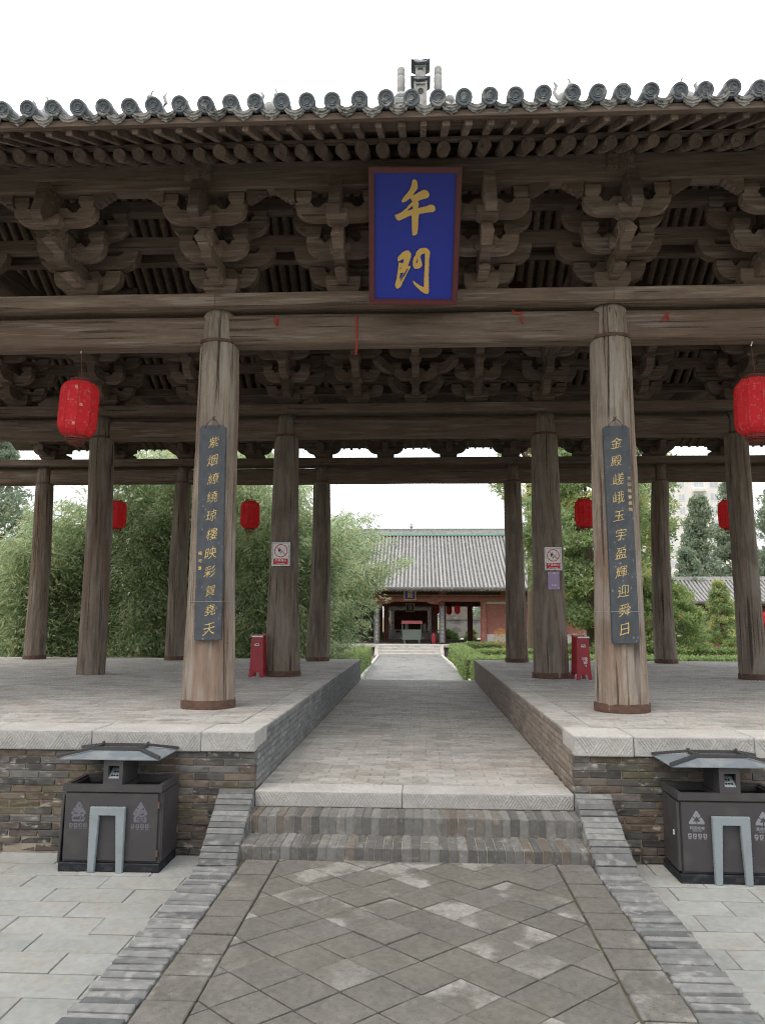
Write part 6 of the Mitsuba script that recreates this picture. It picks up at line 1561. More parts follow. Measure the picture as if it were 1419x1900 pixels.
# ------------------------------------------------------------------ red extinguisher boxes beside the second row of columns
def ext_box(lab, x, y, w, h, d, rot, marks):
    k = thing('extinguisher_box', lab, 'extinguisher box')
    M = T().translate([x, y, TER_Z]).rotate([0, 0, 1], rot)
    wb, wt = w / 2, w / 2 * 0.80
    db, dt = d / 2, d / 2 * 0.85
    z0, z1 = 0.10, h - 0.02
    body = hull([(s * (wt + (wb - wt) * (h - z) / h), t * (dt + (db - dt) * (h - z) / h), z + (0.03 if (t > 0 and z > 0.3) else 0)) for s in (-1, 1) for t in (-1, 1) for z in (z0, z1)])
    add('body', body, 'mat_red_paint', k, at=M)
    legp = Polygon([(-wb - 0.006, 0), (-wb + 0.045, 0), (-wb + 0.065, 0.075), (wb - 0.065, 0.075), (wb - 0.045, 0), (wb + 0.006, 0), (wb - 0.006, 0.13), (-wb + 0.006, 0.13)])
    for s in (-1, 1):
        add('foot_plate', ex_xz(legp, s * db - 0.006, s * db + 0.006), 'mat_red_paint', k, at=M)
    add('lid', hull([(s * (wt + 0.012), t * (dt + 0.014), z1 + e + (0.03 if t > 0 else 0)) for s in (-1, 1) for t in (-1, 1) for e in (0.002, 0.014)]), 'mat_red_paint', k, at=M)
    add('lid_strip', bx(-wt + 0.01, wt + 0.006, -dt - 0.020, -dt - 0.012, z1 + 0.0, z1 + 0.022), 'mat_sign_white', k, at=M)
    ysurf = -dt - (db - dt) * 0.12 - 0.001
    hp = sbox(-0.032, h - 0.155, 0.032, h - 0.118)
    add('handle', cat(ex_xz(hp.difference(hp.buffer(-0.009)), ysurf - 0.012, ysurf), ex_xz(hp.buffer(-0.009), ysurf - 0.004, ysurf)), 'mat_sign_white', k, at=M)
    add('handle_slot', ex_xz(hp.buffer(-0.011), ysurf - 0.007, ysurf - 0.003), 'mat_black', k, at=M)
    if marks:
        sh = unary_union([affinity.translate(affinity.scale(glyph('宝', 0.05, 0, 0.03), 0.9, 1), 0.038, 0.31), affinity.translate(glyph('可', 0.045, 0, 0.01), -0.012, 0.31),
                          sbox(0.0, 0.235, 0.010, 0.275), sbox(-0.014, 0.262, 0.0, 0.270), Point(0.034, 0.256).buffer(0.02).difference(Point(0.034, 0.256).buffer(0.010)), sbox(0.028, 0.19, 0.036, 0.225), sbox(0.012, 0.215, 0.020, 0.225)])
        add('stencil', ex_xz(sh, -db * 0.945 - 0.006, -db * 0.945 - 0.003), 'mat_sign_white', k, at=M)


ext_box('red extinguisher box standing left of the left second-row column', -2.505, 12.02, 0.225, 0.63, 0.20, -5, False)
ext_box('red extinguisher box with white stencil marks standing right of the right second-row column', 2.44, 12.0, 0.235, 0.64, 0.21, 14, True)


# ------------------------------------------------------------------ litter bins
def litter_bin(lab, x0, yf, mirror, faded):
    k = thing('litter_bin', lab, 'litter bin')
    W, D = 0.757, 0.40
    z0 = G0
    s = 1
    X = lambda a: x0 + a
    rust = 'mat_rust'
    add('base', cbox(X(0), X(W), yf + 0.004, yf + D, z0, z0 + 0.062, 0.004), 'mat_bin_base', k)
    shell = [bx(X(0.022), X(W - 0.004), yf + 0.030, yf + 0.040, z0 + 0.062, z0 + 0.562), bx(X(0.022), X(W - 0.004), yf + D - 0.02, yf + D - 0.01, z0 + 0.062, z0 + 0.562), bx(X(0.022), X(0.032), yf + 0.041, yf + D - 0.021, z0 + 0.062, z0 + 0.562),
             bx(X(W - 0.014), X(W - 0.004), yf + 0.041, yf + D - 0.021, z0 + 0.062, z0 + 0.562), bx(X(0.372), X(0.384), yf + 0.041, yf + D - 0.021, z0 + 0.065, z0 + 0.56), bx(X(0.033), X(W - 0.015), yf + 0.041, yf + D - 0.021, z0 + 0.063, z0 + 0.075)]
    add('body', cat(shell), 'mat_bin', k)
    add('front_panel', cbox(X(0.026), X(W - 0.028), yf + 0.012, yf + 0.029, z0 + 0.078, z0 + 0.556, 0.006), 'mat_bin', k)
    add('side_panel', cbox(X(W - 0.003), X(W + 0.006), yf + 0.03, yf + D - 0.02, z0 + 0.078, z0 + 0.556, 0.003), 'mat_bin', k)
    if mirror:
        add('side_door', cbox(X(-0.004), X(0.020), yf + 0.026, yf + D * 0.52, z0 + 0.078, z0 + 0.55, 0.004), 'mat_bin', k)
        add('side_panel', cbox(X(0.006), X(0.020), yf + D * 0.53, yf + D - 0.02, z0 + 0.078, z0 + 0.556, 0.003), 'mat_bin', k)
        add('lock', bx(X(-0.009), X(-0.003), yf + 0.09, yf + 0.105, z0 + 0.31, z0 + 0.345), 'mat_sign_white', k)
    else:
        d = cbox(-0.010, 0.010, 0, D * 0.9, z0 + 0.05, z0 + 0.535, 0.004)
        d.apply_transform(trimesh.transformations.rotation_matrix(math.radians(2.0), (0, 1, 0), (0, 0, z0 + 0.53)))
        d.apply_translation((X(0.004), yf + 0.03, 0))
        add('side_door', d, 'mat_bin', k)
        for zz in (0.135, 0.475):
            add('hinge', cbox(X(W - 0.031), X(W - 0.016), yf + 0.004, yf + 0.016, z0 + zz - 0.024, z0 + zz + 0.024, 0.003), rust, k)
    # rim with two openings, lip folded inwards
    rz0, rz1 = z0 + 0.568, z0 + 0.618
    outer = sbox(X(0.004), yf + 0.004, X(W - 0.002), yf + D)
    holes = [sbox(X(0.055), yf + 0.055, X(0.30), yf + D - 0.05), sbox(X(0.455), yf + 0.055, X(W - 0.055), yf + D - 0.05)]
    m = extr(outer.difference(unary_union(holes)), rz1 - rz0 - 0.012)
    m.apply_translation((0, 0, rz0))
    rim = outer.difference(outer.buffer(-0.035, join_style=2))
    m2 = extr(rim, 0.05)
    m2.apply_translation((0, 0, rz0))
    slopes = []
    for h in holes:
        a, b, c, d = h.bounds
        for (p, q, r, t) in (((a - 0.03, b - 0.03), (c + 0.03, b - 0.03), (c, b), (a, b)), ((a - 0.03, d + 0.02), (c + 0.03, d + 0.02), (c, d), (a, d)),
                             ((a - 0.03, b - 0.03), (a - 0.03, d + 0.02), (a, d), (a, b)), ((c + 0.03, b - 0.03), (c + 0.03, d + 0.02), (c, d), (c, b))):
            slopes.append(hull([(*p, rz1 - 0.001), (*q, rz1 - 0.001), (*r, rz1 - 0.04), (*t, rz1 - 0.04), (*p, rz1 - 0.012), (*q, rz1 - 0.012), (*r, rz1 - 0.05), (*t, rz1 - 0.05)]))
    add('rim', cat(m, m2, slopes), 'mat_bin', k)
    def open_box(a, b, c, d, zl, zh, t=0.004):
        return [bx(a, b, c, c + t, zl, zh), bx(a, b, d - t, d, zl, zh), bx(a, a + t, c + t, d - t, zl, zh), bx(b - t, b, c + t, d - t, zl, zh), bx(a, b, c, d, zl - t, zl)]
    add('liner', cat([open_box(h.bounds[0] - 0.01, h.bounds[2] + 0.01, h.bounds[1] + 0.002, h.bounds[3] + 0.01, z0 + 0.1, z0 + 0.53) for h in holes]), 'mat_bin', k)
    # the post with its ash tray
    pa, pb = (0.305, 0.452)
    pz0, pz1 = rz1 - 0.008, z0 + 0.80
    front = sbox(X(pa), pz0, X(pb), pz1).difference(sbox(X(pa + 0.036), pz0 + 0.052, X(pb - 0.028), pz1 - 0.045))
    add('post', cat(ex_xz(front, yf + 0.010, yf + 0.05), bx(X(pa), X(pb), yf + 0.11, yf + 0.33, pz0, pz1), bx(X(pa), X(pa + 0.012), yf + 0.049, yf + 0.111, pz0, pz1), bx(X(pb - 0.012), X(pb), yf + 0.049, yf + 0.111, pz0, pz1)), 'mat_bin', k)
    tr = hull([(x, y, z) for x in (X(pa + 0.036), X(pb - 0.028)) for y, z in ((yf + 0.014, pz0 + 0.055), (yf + 0.014, pz0 + 0.045), (yf + 0.095, pz0 + 0.115), (yf + 0.095, pz0 + 0.045))])
    add('ash_tray', tr, 'mat_bin_grey', k)
    nrm = np.array([0, -0.6, 0.8])
    hs = []
    for i, (u, v) in enumerate(((0.26, 0.25), (0.5, 0.25), (0.74, 0.25), (0.38, 0.62), (0.62, 0.62))):
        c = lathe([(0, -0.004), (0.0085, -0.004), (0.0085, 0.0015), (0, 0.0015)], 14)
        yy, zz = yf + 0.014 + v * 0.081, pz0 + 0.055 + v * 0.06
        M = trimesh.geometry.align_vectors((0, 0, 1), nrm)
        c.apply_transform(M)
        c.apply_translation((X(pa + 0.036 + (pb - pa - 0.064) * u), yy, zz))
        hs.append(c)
    add('painted_ash_holes', cat(hs), 'mat_black', k)  # black discs on the tray, the dark of holes put into colour
    # roof: four sloping sheets, hip bars, a square frame on top
    ez0, ez1 = z0 + 0.806, z0 + 0.850
    ax0, ax1, ay0, ay1 = X(-0.035), X(W - 0.030), yf - 0.015, yf + D + 0.02
    bx0, bx1, by0, by1 = X(0.185), X(0.54), yf + 0.10, yf + D - 0.12
    A = [(ax0, ay0), (ax1, ay0), (ax1, ay1), (ax0, ay1)]
    B = [(bx0, by0), (bx1, by0), (bx1, by1), (bx0, by1)]
    for i in range(4):
        j = (i + 1) % 4
        q = [(*A[i], ez0), (*A[j], ez0), (*B[j], ez1), (*B[i], ez1)]
        add('roof_sheet', hull([(x, y, z + e) for x, y, z in q for e in (0, -0.006)]), 'mat_bin_roof', k)
    for i in range(4):
        p, q = np.array((*A[i], ez0 + 0.008)), np.array((*B[i], ez1 + 0.008))
        d = q - p
        e = p - d / np.linalg.norm(d) * 0.012
        side = np.cross(d, (0, 0, 1))
        side = side / np.linalg.norm(side) * 0.010
        add('hip_bar', hull([e + side, e - side, q + side, q - side] + [v + np.array((0, 0, 0.020)) for v in (e + side, e - side, q + side, q - side)]), 'mat_bin', k)
    fr = sbox(bx0 - 0.008, by0 - 0.008, bx1 + 0.008, by1 + 0.008)
    m = extr(fr.difference(fr.buffer(-0.018, join_style=2)), 0.022)
    m.apply_translation((0, 0, ez1 + 0.004))
    cap = extr(fr, 0.004)
    cap.apply_translation((0, 0, ez1 - 0.004))
    pegs = [bx(x - 0.010, x + 0.010, y - 0.010, y + 0.010, ez1 + 0.02, ez1 + 0.040) for x in (bx0, bx1) for y in (by0, by1)]
    add('top_frame', cat(m, pegs), 'mat_bin', k)
    add('roof_sheet', cap, 'mat_bin_roof', k)
    # the pale gate-shaped emblem standing before the panel
    e = Polygon([(-0.130, 0), (-0.081, 0), (-0.062, 0.404), (0.062, 0.404), (0.081, 0), (0.130, 0), (0.132, 0.462), (-0.132, 0.462)])
    e = affinity.translate(e, X(0.362), z0 + 0.001)
    add('gate_emblem', cat(ex_xz(e, yf - 0.022, yf + 0.004), ex_xz(e.buffer(-0.004), yf - 0.026, yf - 0.02)), 'mat_bin_grey', k)
    # printed recycling marks
    for i, (cx, word) in enumerate(((0.132, '可回收物'), (0.598, '其他垃圾'))):
        tri = Polygon([(0, 0.052), (-0.047, -0.022), (0.047, -0.022)]).buffer(0.009)
        tri = tri.difference(Polygon([(0, 0.024), (-0.026, -0.014), (0.026, -0.014)]))
        cuts = [affinity.rotate(sbox(-0.003, 0.0, 0.003, 0.1), a, origin=(0, 0)) for a in (55, 180 + (0 if i == 0 else 20), 305)]
        tri = tri.difference(unary_union(cuts))
        if i == 1:
            tri = tri.union(sbox(-0.010, -0.036, 0.010, -0.012)).difference(sbox(-0.004, -0.04, 0.004, -0.01))
        sh = [affinity.translate(tri, 0, 0.05)]
        sh += [affinity.translate(glyph(c, 0.023, 0, 0.025), (j - 1.5) * 0.027, -0.008) for j, c in enumerate(word)]
        for j in range(4):
            b = sbox((j - 1.5) * 0.036 - 0.013, -0.072, (j - 1.5) * 0.036 + 0.013, -0.046)
            sh.append(b.difference(affinity.translate(affinity.rotate(sbox(-0.009, -0.004, 0.009, 0.004), 30 * j + 20), (j - 1.5) * 0.036, -0.059)))
            sh.append(sbox((j - 1.5) * 0.036 - 0.010, -0.083, (j - 1.5) * 0.036 + 0.010, -0.077))
        sh.append(sbox(-0.035, -0.029, 0.035, -0.025))
        if faded:
            sh.append(Polygon([(-0.042, 0.036), (0.0, 0.085), (0.042, 0.036), (0.046, -0.032), (-0.046, -0.032)]).difference(sbox(-0.03, -0.02, 0.03, 0.004)))
        s_ = affinity.translate(unary_union(sh), X(cx), z0 + 0.385)
        add('recycling_mark', ex_xz(s_, yf + 0.0108, yf + 0.0125), 'mat_faded_print' if faded else 'mat_print', k)


litter_bin('dark two-compartment litter bin with smudged marks, left of the steps', -2.668, 5.835, False, True)
litter_bin('dark two-compartment litter bin with crisp white marks, right of the steps', 1.842, 5.835, True, False)

# ------------------------------------------------------------------ red cords left tied to the front lintel
yc = Y1 - 0.152
for lab, pts in (('short loop of red cord hanging on the front lintel, near the left column', [(-1.527, 4.90), (-1.515, 4.87), (-1.512, 4.83), (-1.524, 4.80), (-1.532, 4.83), (-1.530, 4.89)]),
                 ('long straight red cord hanging down over the front lintel', [(-0.665, 4.90), (-0.664, 4.80), (-0.662, 4.66), (-0.668, 4.46)]),
                 ('bent red cord on the front lintel near the right column', [(0.985, 4.935), (1.01, 4.905), (1.06, 4.895), (1.085, 4.90), (1.087, 4.86), (1.092, 4.79)]),
                 ('forked red cord on the front lintel right of the right column', [(2.535, 4.785), (2.575, 4.84), (2.60, 4.885), (2.606, 4.84), (2.606, 4.80)])):
    k = thing('red_cord', lab, 'cord')
    far_out = -0.02 if 'long' in lab else 0.0
    P = []
    for i, (x, z) in enumerate(pts):
        P.append((x, yc + (far_out if z < 4.65 else 0) - 0.012 + rng.normal(0, 0.003), z))
    add('strand', tube(P, 0.008, 6), 'mat_cord', k)
# ------------------------------------------------------------------ foliage
def rand_unit(n):
    v = rng.normal(0, 1, (n, 3))
    return v / np.linalg.norm(v, axis=1, keepdims=True)


def leaves(c, d, length, width, tone, droop=None):
    """Pointed leaf faces: centre c, direction d (n, 3), sizes and tones per leaf -> (mesh, uv)."""
    n = len(c)
    side = np.cross(d, rand_unit(n))
    side /= np.linalg.norm(side, axis=1, keepdims=True) + 1e-9
    L, W = np.broadcast_to(length, (n,))[:, None], np.broadcast_to(width, (n,))[:, None]
    v = np.stack([c - d * L * 0.5, c - d * L * 0.08 + side * W * 0.5, c + d * L * 0.5, c - d * L * 0.08 - side * W * 0.5], 1).reshape(-1, 3)
    i = np.arange(n)[:, None] * 4
    f = np.concatenate([i + [0, 1, 2], i + [0, 2, 3]], 0)
    return trimesh.Trimesh(v, f, process=False), np.repeat(tone, 4, axis=0)


def add_leaves(name, parent, mat, c, d, length, width, tone):
    m, uv = leaves(c, d, length, width, tone)
    k = key_of(name, parent)
    scene[k] = mikit.ply(m, mat, smooth=False, uv=uv)
    labels[k] = {'kind': 'stuff'}
    return k


def tones(n, base=0.5, spread=0.3):
    return np.c_[np.clip(base + rng.normal(0, spread, n), 0, 1), rng.random(n)]


# ------------------------------------------------------------------ the bamboo grove left of the garden path
def bamboo(lab, x, y, h, culms, spread, sprays, lean=(0, 0)):
    k = thing('bamboo_clump', lab, 'bamboo')
    tubes, C, D, TN, LN = [], [], [], [], []
    paths = []
    for i in range(culms):
        a = rng.random() * 6.28
        r0 = spread * 0.45 * math.sqrt(rng.random())
        hh = h * (0.78 + 0.28 * rng.random())
        out = spread * (0.35 + 0.75 * rng.random())
        b = np.array([x + r0 * math.cos(a), y + r0 * math.sin(a), BACK_Z])
        t = np.linspace(0, 1, 12)
        px = b[0] + (math.cos(a) * out + lean[0]) * t ** 2.2
        py = b[1] + (math.sin(a) * out * 0.8 + lean[1]) * t ** 2.2
        pz = BACK_Z + hh * (t - 0.16 * t ** 3.5)
        p = np.c_[px, py, pz]
        paths.append(p)
        add('culm', tube(p, 0.022 * (1 - 0.8 * t) + 0.003, 6), 'mat_bamboo_culm', k, smooth=50)
    for s in range(sprays):
        p = paths[int(rng.integers(len(paths)))]
        t = rng.beta(1.35, 1.15) * 0.96 + 0.03
        q = t * 11
        i = min(10, int(q))
        c0 = p[i] + (p[i + 1] - p[i]) * (q - i)
        az = rng.random() * 6.28
        rad = (0.2 + 0.8 * rng.random()) * (0.85 - 0.40 * t) * (1 + 0.25 * spread)
        dirh = np.array([math.cos(az), math.sin(az), 0])
        c = c0 + dirh * rad + np.array([0, 0, -0.18 * rad + rng.normal(0, 0.08)])
        if c[2] < BACK_Z + 0.1:
            continue
        n = int(rng.integers(18, 30))
        cc = c + rng.normal(0, 1, (n, 3)) * (0.15, 0.15, 0.10)
        dd = dirh * 0.9 + rng.normal(0, 0.45, (n, 3)) + (0, 0, -0.5)
        dd /= np.linalg.norm(dd, axis=1, keepdims=True)
        C.append(cc)
        D.append(dd)
        b0 = np.clip(0.52 + 0.2 * rng.normal(), 0.05, 0.95)
        TN.append(np.c_[np.clip(b0 + rng.normal(0, 0.2, n), 0, 1), np.where(rng.random(n) < 0.2, 0.86 + 0.14 * rng.random(n), rng.random(n) * 0.85)])
        LN.append(rng.uniform(0.12, 0.23, n))
    C, D, TN, LN = np.vstack(C), np.vstack(D), np.vstack(TN), np.concatenate(LN)
    add_leaves('foliage', k, 'mat_bamboo_leaf', C, D, LN, LN * 0.19, TN)


BAMBOO = [('bamboo clump with a leaning yellow culm at the corner of the garden path', -3.6, 21.3, 6.0, 9, 1.0, 1150, (0.6, 0)),
          ('bamboo clump arching out over the garden path and across the far hall roof', -3.1, 24.5, 5.8, 9, 1.2, 1000, (1.5, 0)),
          ('front bamboo clump behind the back lantern between the left couplet board and the no-smoking column', -4.2, 20.4, 7.0, 10, 1.1, 1200, (0, 0)),
          ('front bamboo clump mostly hidden behind the left couplet board', -5.7, 20.9, 7.9, 10, 1.2, 1500, (0, 0)),
          ('front bamboo clump beside the half-hidden back lantern, right of the second-row left column', -7.3, 20.3, 7.6, 10, 1.2, 1500, (0, 0)),
          ('front bamboo clump behind the second-row left column that has no iron band', -8.9, 20.8, 6.0, 10, 1.2, 1250, (0, 0)),
          ('front bamboo clump behind the leftmost back column', -10.5, 20.2, 5.4, 9, 1.2, 1150, (0, 0)),
          ('bamboo clump cut by the left edge, lowest of the front rank', -12.1, 20.8, 5.0, 9, 1.2, 1000, (0, 0)),
          ('taller bamboo clump behind the front one at the lantern next to the no-smoking column', -5.0, 23.4, 8.0, 9, 1.3, 700, (0, 0)),
          ('tallest bamboo clump, its tops reaching the back lintel left of the left couplet board', -7.0, 23.8, 9.0, 9, 1.3, 800, (0, 0)),
          ('back rank bamboo clump, its thin tops against the sky at the second-row left column', -9.6, 23.8, 6.8, 8, 1.3, 480, (0, 0)),
          ('bamboo clump of the back rank at the far left under the evergreen tree', -12.4, 24.2, 5.8, 8, 1.4, 750, (0, 0)),
          ('thin bamboo clump of the back rank against the sky left of the far hall roof', -4.0, 27.5, 6.9, 8, 1.2, 560, (0.6, 0))]
for b in BAMBOO:
    bamboo(*b)


# ------------------------------------------------------------------ trees and shrubs
def tree(name, lab, x, y, z0, h, crown, mat, nclump, per, clump_r, leaf, catname='tree', group=None, shape='round', trunk_r=0.12, base=0.45, gap=0.5, up=0.2, bark='mat_bark', limbs=7, seed=0):
    """crown = (z where it begins, radius). Clumps of leaf faces round the ends of the limbs, with gaps between."""
    k = thing(name, lab, catname, group)
    zc, R = crown
    top = z0 + h
    lean = rng.normal(0, 0.15, 2)
    tz = np.linspace(0, 1, 8)
    tp = np.c_[x + lean[0] * tz ** 2, y + lean[1] * tz ** 2, z0 - 0.1 + (h * (0.92 if shape == 'cone' else 0.7) + 0.1) * tz]
    add('trunk', tube(tp, trunk_r * (1 - 0.85 * tz) + 0.01, 9), bark, k, smooth=50)
    C, D, TN = [], [], []
    limb = []
    for c in range(nclump):
        while True:
            u = rng.random()
            zz = zc + (top - zc) * u
            if shape == 'cone':
                rr = R * (1 - u) ** 0.75 * (0.35 + 0.65 * min(1, u * 7)) + 0.05
            elif shape == 'column':
                rr = R * (0.55 + 0.45 * math.sin(math.pi * min(1, u * 1.1 + 0.05))) * (1 - u ** 5)
            else:
                rr = R * math.sqrt(max(0.02, 1 - (2 * u - 0.95) ** 2)) if u < 0.98 else 0.1
            a = rng.random() * 6.28
            q = math.sqrt(0.25 + 0.75 * rng.random())
            p = np.array([x + lean[0] * u + rr * q * math.cos(a), y + lean[1] * u + rr * q * math.sin(a), zz])
            if meshkit.noise(p[None] * 0.9 / clump_r * 0.45 + seed, seed)[0] > gap - 0.18:
                break
        if len(limb) < limbs and q > 0.7:
            t = min(0.95, max(0.15, (zz - z0 - 0.25 * rr) / h))
            s = np.array([np.interp(t, tz, tp[:, 0]), np.interp(t, tz, tp[:, 1]), z0 + h * t * 0.85])
            limb.append(tube([s, (s + p) / 2 + (0, 0, 0.05 * R), p], [trunk_r * 0.4, trunk_r * 0.25, 0.01], 6))
        n = int(per * (0.6 + 0.8 * rng.random()))
        off = rand_unit(n) * (rng.random(n) ** 0.45)[:, None] * clump_r * (1, 1, 0.75)
        out = p - np.array([x, y, zz - R * 0.3])
        out /= np.linalg.norm(out) + 1e-6
        dd = out * 0.5 + rand_unit(n) * 0.8 + (0, 0, up)
        dd /= np.linalg.norm(dd, axis=1, keepdims=True)
        C.append(p + off)
        D.append(dd)
        TN.append(np.c_[np.clip(base + 0.13 * rng.normal() + rng.normal(0, 0.16, n), 0, 1), np.clip(rng.random() * 0.75 + rng.random(n) * 0.3, 0, 1)])
    for m in limb:
        add('limb', m, bark, k, smooth=50)
    C, D, TN = np.vstack(C), np.vstack(D), np.vstack(TN)
    n = len(C)
    L = leaf[0] * (0.7 + 0.6 * rng.random(n))
    add_leaves('crown', k, mat, C, D, L, L * leaf[1], TN)
    return k, C


tree('cypress_tree', 'big yellow-green cypress behind the right columns, its branches hanging low', 6.6, 30.0, BACK_Z, 10.6, (1.6, 2.6), 'mat_cypress', 330, 170, 0.55, (0.20, 0.34), shape='column', trunk_r=0.28, base=0.5, gap=0.40, up=-0.5, limbs=14, seed=3)
tree('cypress_tree', 'thin-topped cypress behind the right couplet board, its dark limbs showing against the sky', 9.0, 33.0, BACK_Z, 12.0, (3.0, 2.1), 'mat_cypress', 130, 150, 0.5, (0.20, 0.34), shape='column', trunk_r=0.25, base=0.42, gap=0.52, up=-0.4, limbs=16, seed=5)
tree('cypress_tree', 'cypress whose thin branches reach in above the far hall roof', 5.3, 37.0, BACK_Z, 13.5, (7.3, 2.5), 'mat_cypress', 75, 120, 0.45, (0.2, 0.34), shape='round', trunk_r=0.24, base=0.42, gap=0.55, up=-0.2, limbs=14, seed=8)
tree('conifer_tree', 'grey-green pointed conifer in front of the pale tower block', 20.7, 58.0, BACK_Z, 11.2, (0.5, 1.9), 'mat_conifer', 150, 110, 0.62, (0.30, 0.36), shape='cone', trunk_r=0.25, base=0.5, gap=0.5, limbs=14, seed=12)
tree('conifer_tree', 'tall loose conifer right of the pale tower block', 24.0, 60.0, BACK_Z, 13.2, (2.0, 1.6), 'mat_conifer', 140, 110, 0.62, (0.30, 0.36), shape='column', trunk_r=0.28, base=0.5, gap=0.5, limbs=14, seed=13)
tree('conifer_tree', 'dense conifer at the right edge behind the rightmost column', 28.6, 62.0, BACK_Z, 15.0, (1.0, 2.2), 'mat_conifer', 170, 110, 0.7, (0.32, 0.36), shape='column', trunk_r=0.3, base=0.48, gap=0.5, limbs=12, seed=14)
tree('conifer_tree', 'low broad conifer below the pale tower block, over the side hall roof', 18.2, 52.0, BACK_Z, 6.6, (0.6, 1.7), 'mat_conifer', 110, 110, 0.55, (0.28, 0.36), shape='cone', trunk_r=0.2, base=0.45, gap=0.48, limbs=8, seed=15)
tree('juniper_tree', 'small round-shouldered juniper clipped to a cone before the side hall', 14.45, 38.0, BACK_Z, 3.95, (0.65, 0.98), 'mat_cypress', 130, 120, 0.26, (0.12, 0.34), shape='cone', trunk_r=0.06, base=0.55, gap=0.3, limbs=5, seed=16)
tree('juniper_tree', 'slender pale juniper standing behind the red-flowering shrub', 9.9, 36.0, BACK_Z, 5.0, (0.5, 0.75), 'mat_cypress', 90, 110, 0.26, (0.12, 0.34), shape='cone', trunk_r=0.06, base=0.65, gap=0.3, limbs=5, seed=17)
sk, SC = tree('flowering_shrub', 'large green shrub with scattered red flowers beside the right back columns', 9.15, 29.0, BACK_Z, 3.7, (0.0, 1.3), 'mat_shrub', 210, 90, 0.28, (0.11, 0.5), 'shrub', trunk_r=0.06, base=0.5, gap=0.35, limbs=8, seed=18)
sel = SC[rng.choice(len(SC), 46, replace=False)]
fl = []
for p in sel:
    q = p + (p - np.array([9.15, 29.0, 1.2])) * 0.10
    e = trimesh.creation.icosphere(1, 0.035)
    e.apply_translation(q)
    fl.append(e)
labels[add('flowers', cat(fl), 'mat_flower', sk)] = {'kind': 'stuff'}
tree('shrub', 'low dark shrub on the lawn left of the red-flowering shrub', 6.6, 27.5, BACK_Z, 1.95, (-0.4, 0.75), 'mat_shrub', 70, 80, 0.24, (0.1, 0.5), trunk_r=0.04, base=0.35, gap=0.3, limbs=4, seed=19)
for i, (x, y, h, r) in enumerate(((12.9, 36.5, 1.55, 0.75), (13.9, 35.0, 1.4, 0.7), (11.7, 38.0, 1.3, 0.6))):
    tree('rose_bush', ('rounded bush with a few red flowers left of the clipped juniper', 'rounded bush with a few red flowers in front of the clipped juniper', 'small rounded bush near the wall of the side hall')[i], x, y, BACK_Z, h, (BACK_Z + 0.1, r), 'mat_shrub', 70, 70, 0.2, (0.1, 0.5), 'bush', trunk_r=0.03, base=0.45, gap=0.3, limbs=3, seed=20 + i)
tree('evergreen_tree', 'grey-green evergreen tree at the far left edge with a patch of yellow leaves', -17.6, 31.0, BACK_Z, 9.6, (0.8, 1.6), 'mat_conifer', 150, 130, 0.6, (0.22, 0.36), shape='column', trunk_r=0.22, base=0.5, gap=0.42, limbs=12, seed=24)
tree('evergreen_tree', 'evergreen tree seen over the back lintel between the left columns', -14.4, 42.0, BACK_Z, 12.6, (5.0, 1.8), 'mat_conifer', 110, 120, 0.62, (0.24, 0.36), trunk_r=0.25, base=0.5, gap=0.45, limbs=10, seed=25)
tree('evergreen_tree', 'tall evergreen tree behind the bamboo and the left couplet board', -8.9, 36.0, BACK_Z, 10.4, (3.0, 1.9), 'mat_conifer', 170, 120, 0.55, (0.22, 0.36), trunk_r=0.22, base=0.5, gap=0.45, limbs=10, seed=26)
AUT = (('young tree with orange leaves beside the far hall steps', 3.95, 38.2, 1.75, 0.36, 26), ('thin young tree with sparse orange leaves before the red wall', 5.0, 40.0, 2.3, 0.55, 18),
       ('young tree with bright yellow leaves behind the back column right of the path', 5.85, 37.0, 2.4, 0.42, 34), ('young orange-leaved tree before the red wall, left of the stencilled extinguisher box', 8.15, 39.0, 2.3, 0.6, 28), ('small yellow-leaved sapling right of the stencilled extinguisher box', 9.4, 37.5, 1.9, 0.5, 20))
for i, (lab, x, y, h, r, n) in enumerate(AUT):
    tree('autumn_tree', lab, x, y, BACK_Z, h, (BACK_Z + h * 0.38, r), 'mat_autumn', n, 16, 0.20, (0.075, 0.5), trunk_r=0.022, base=0.5 if i != 2 else 0.95, gap=0.2, limbs=8, seed=30 + i, bark='mat_sign_grey')


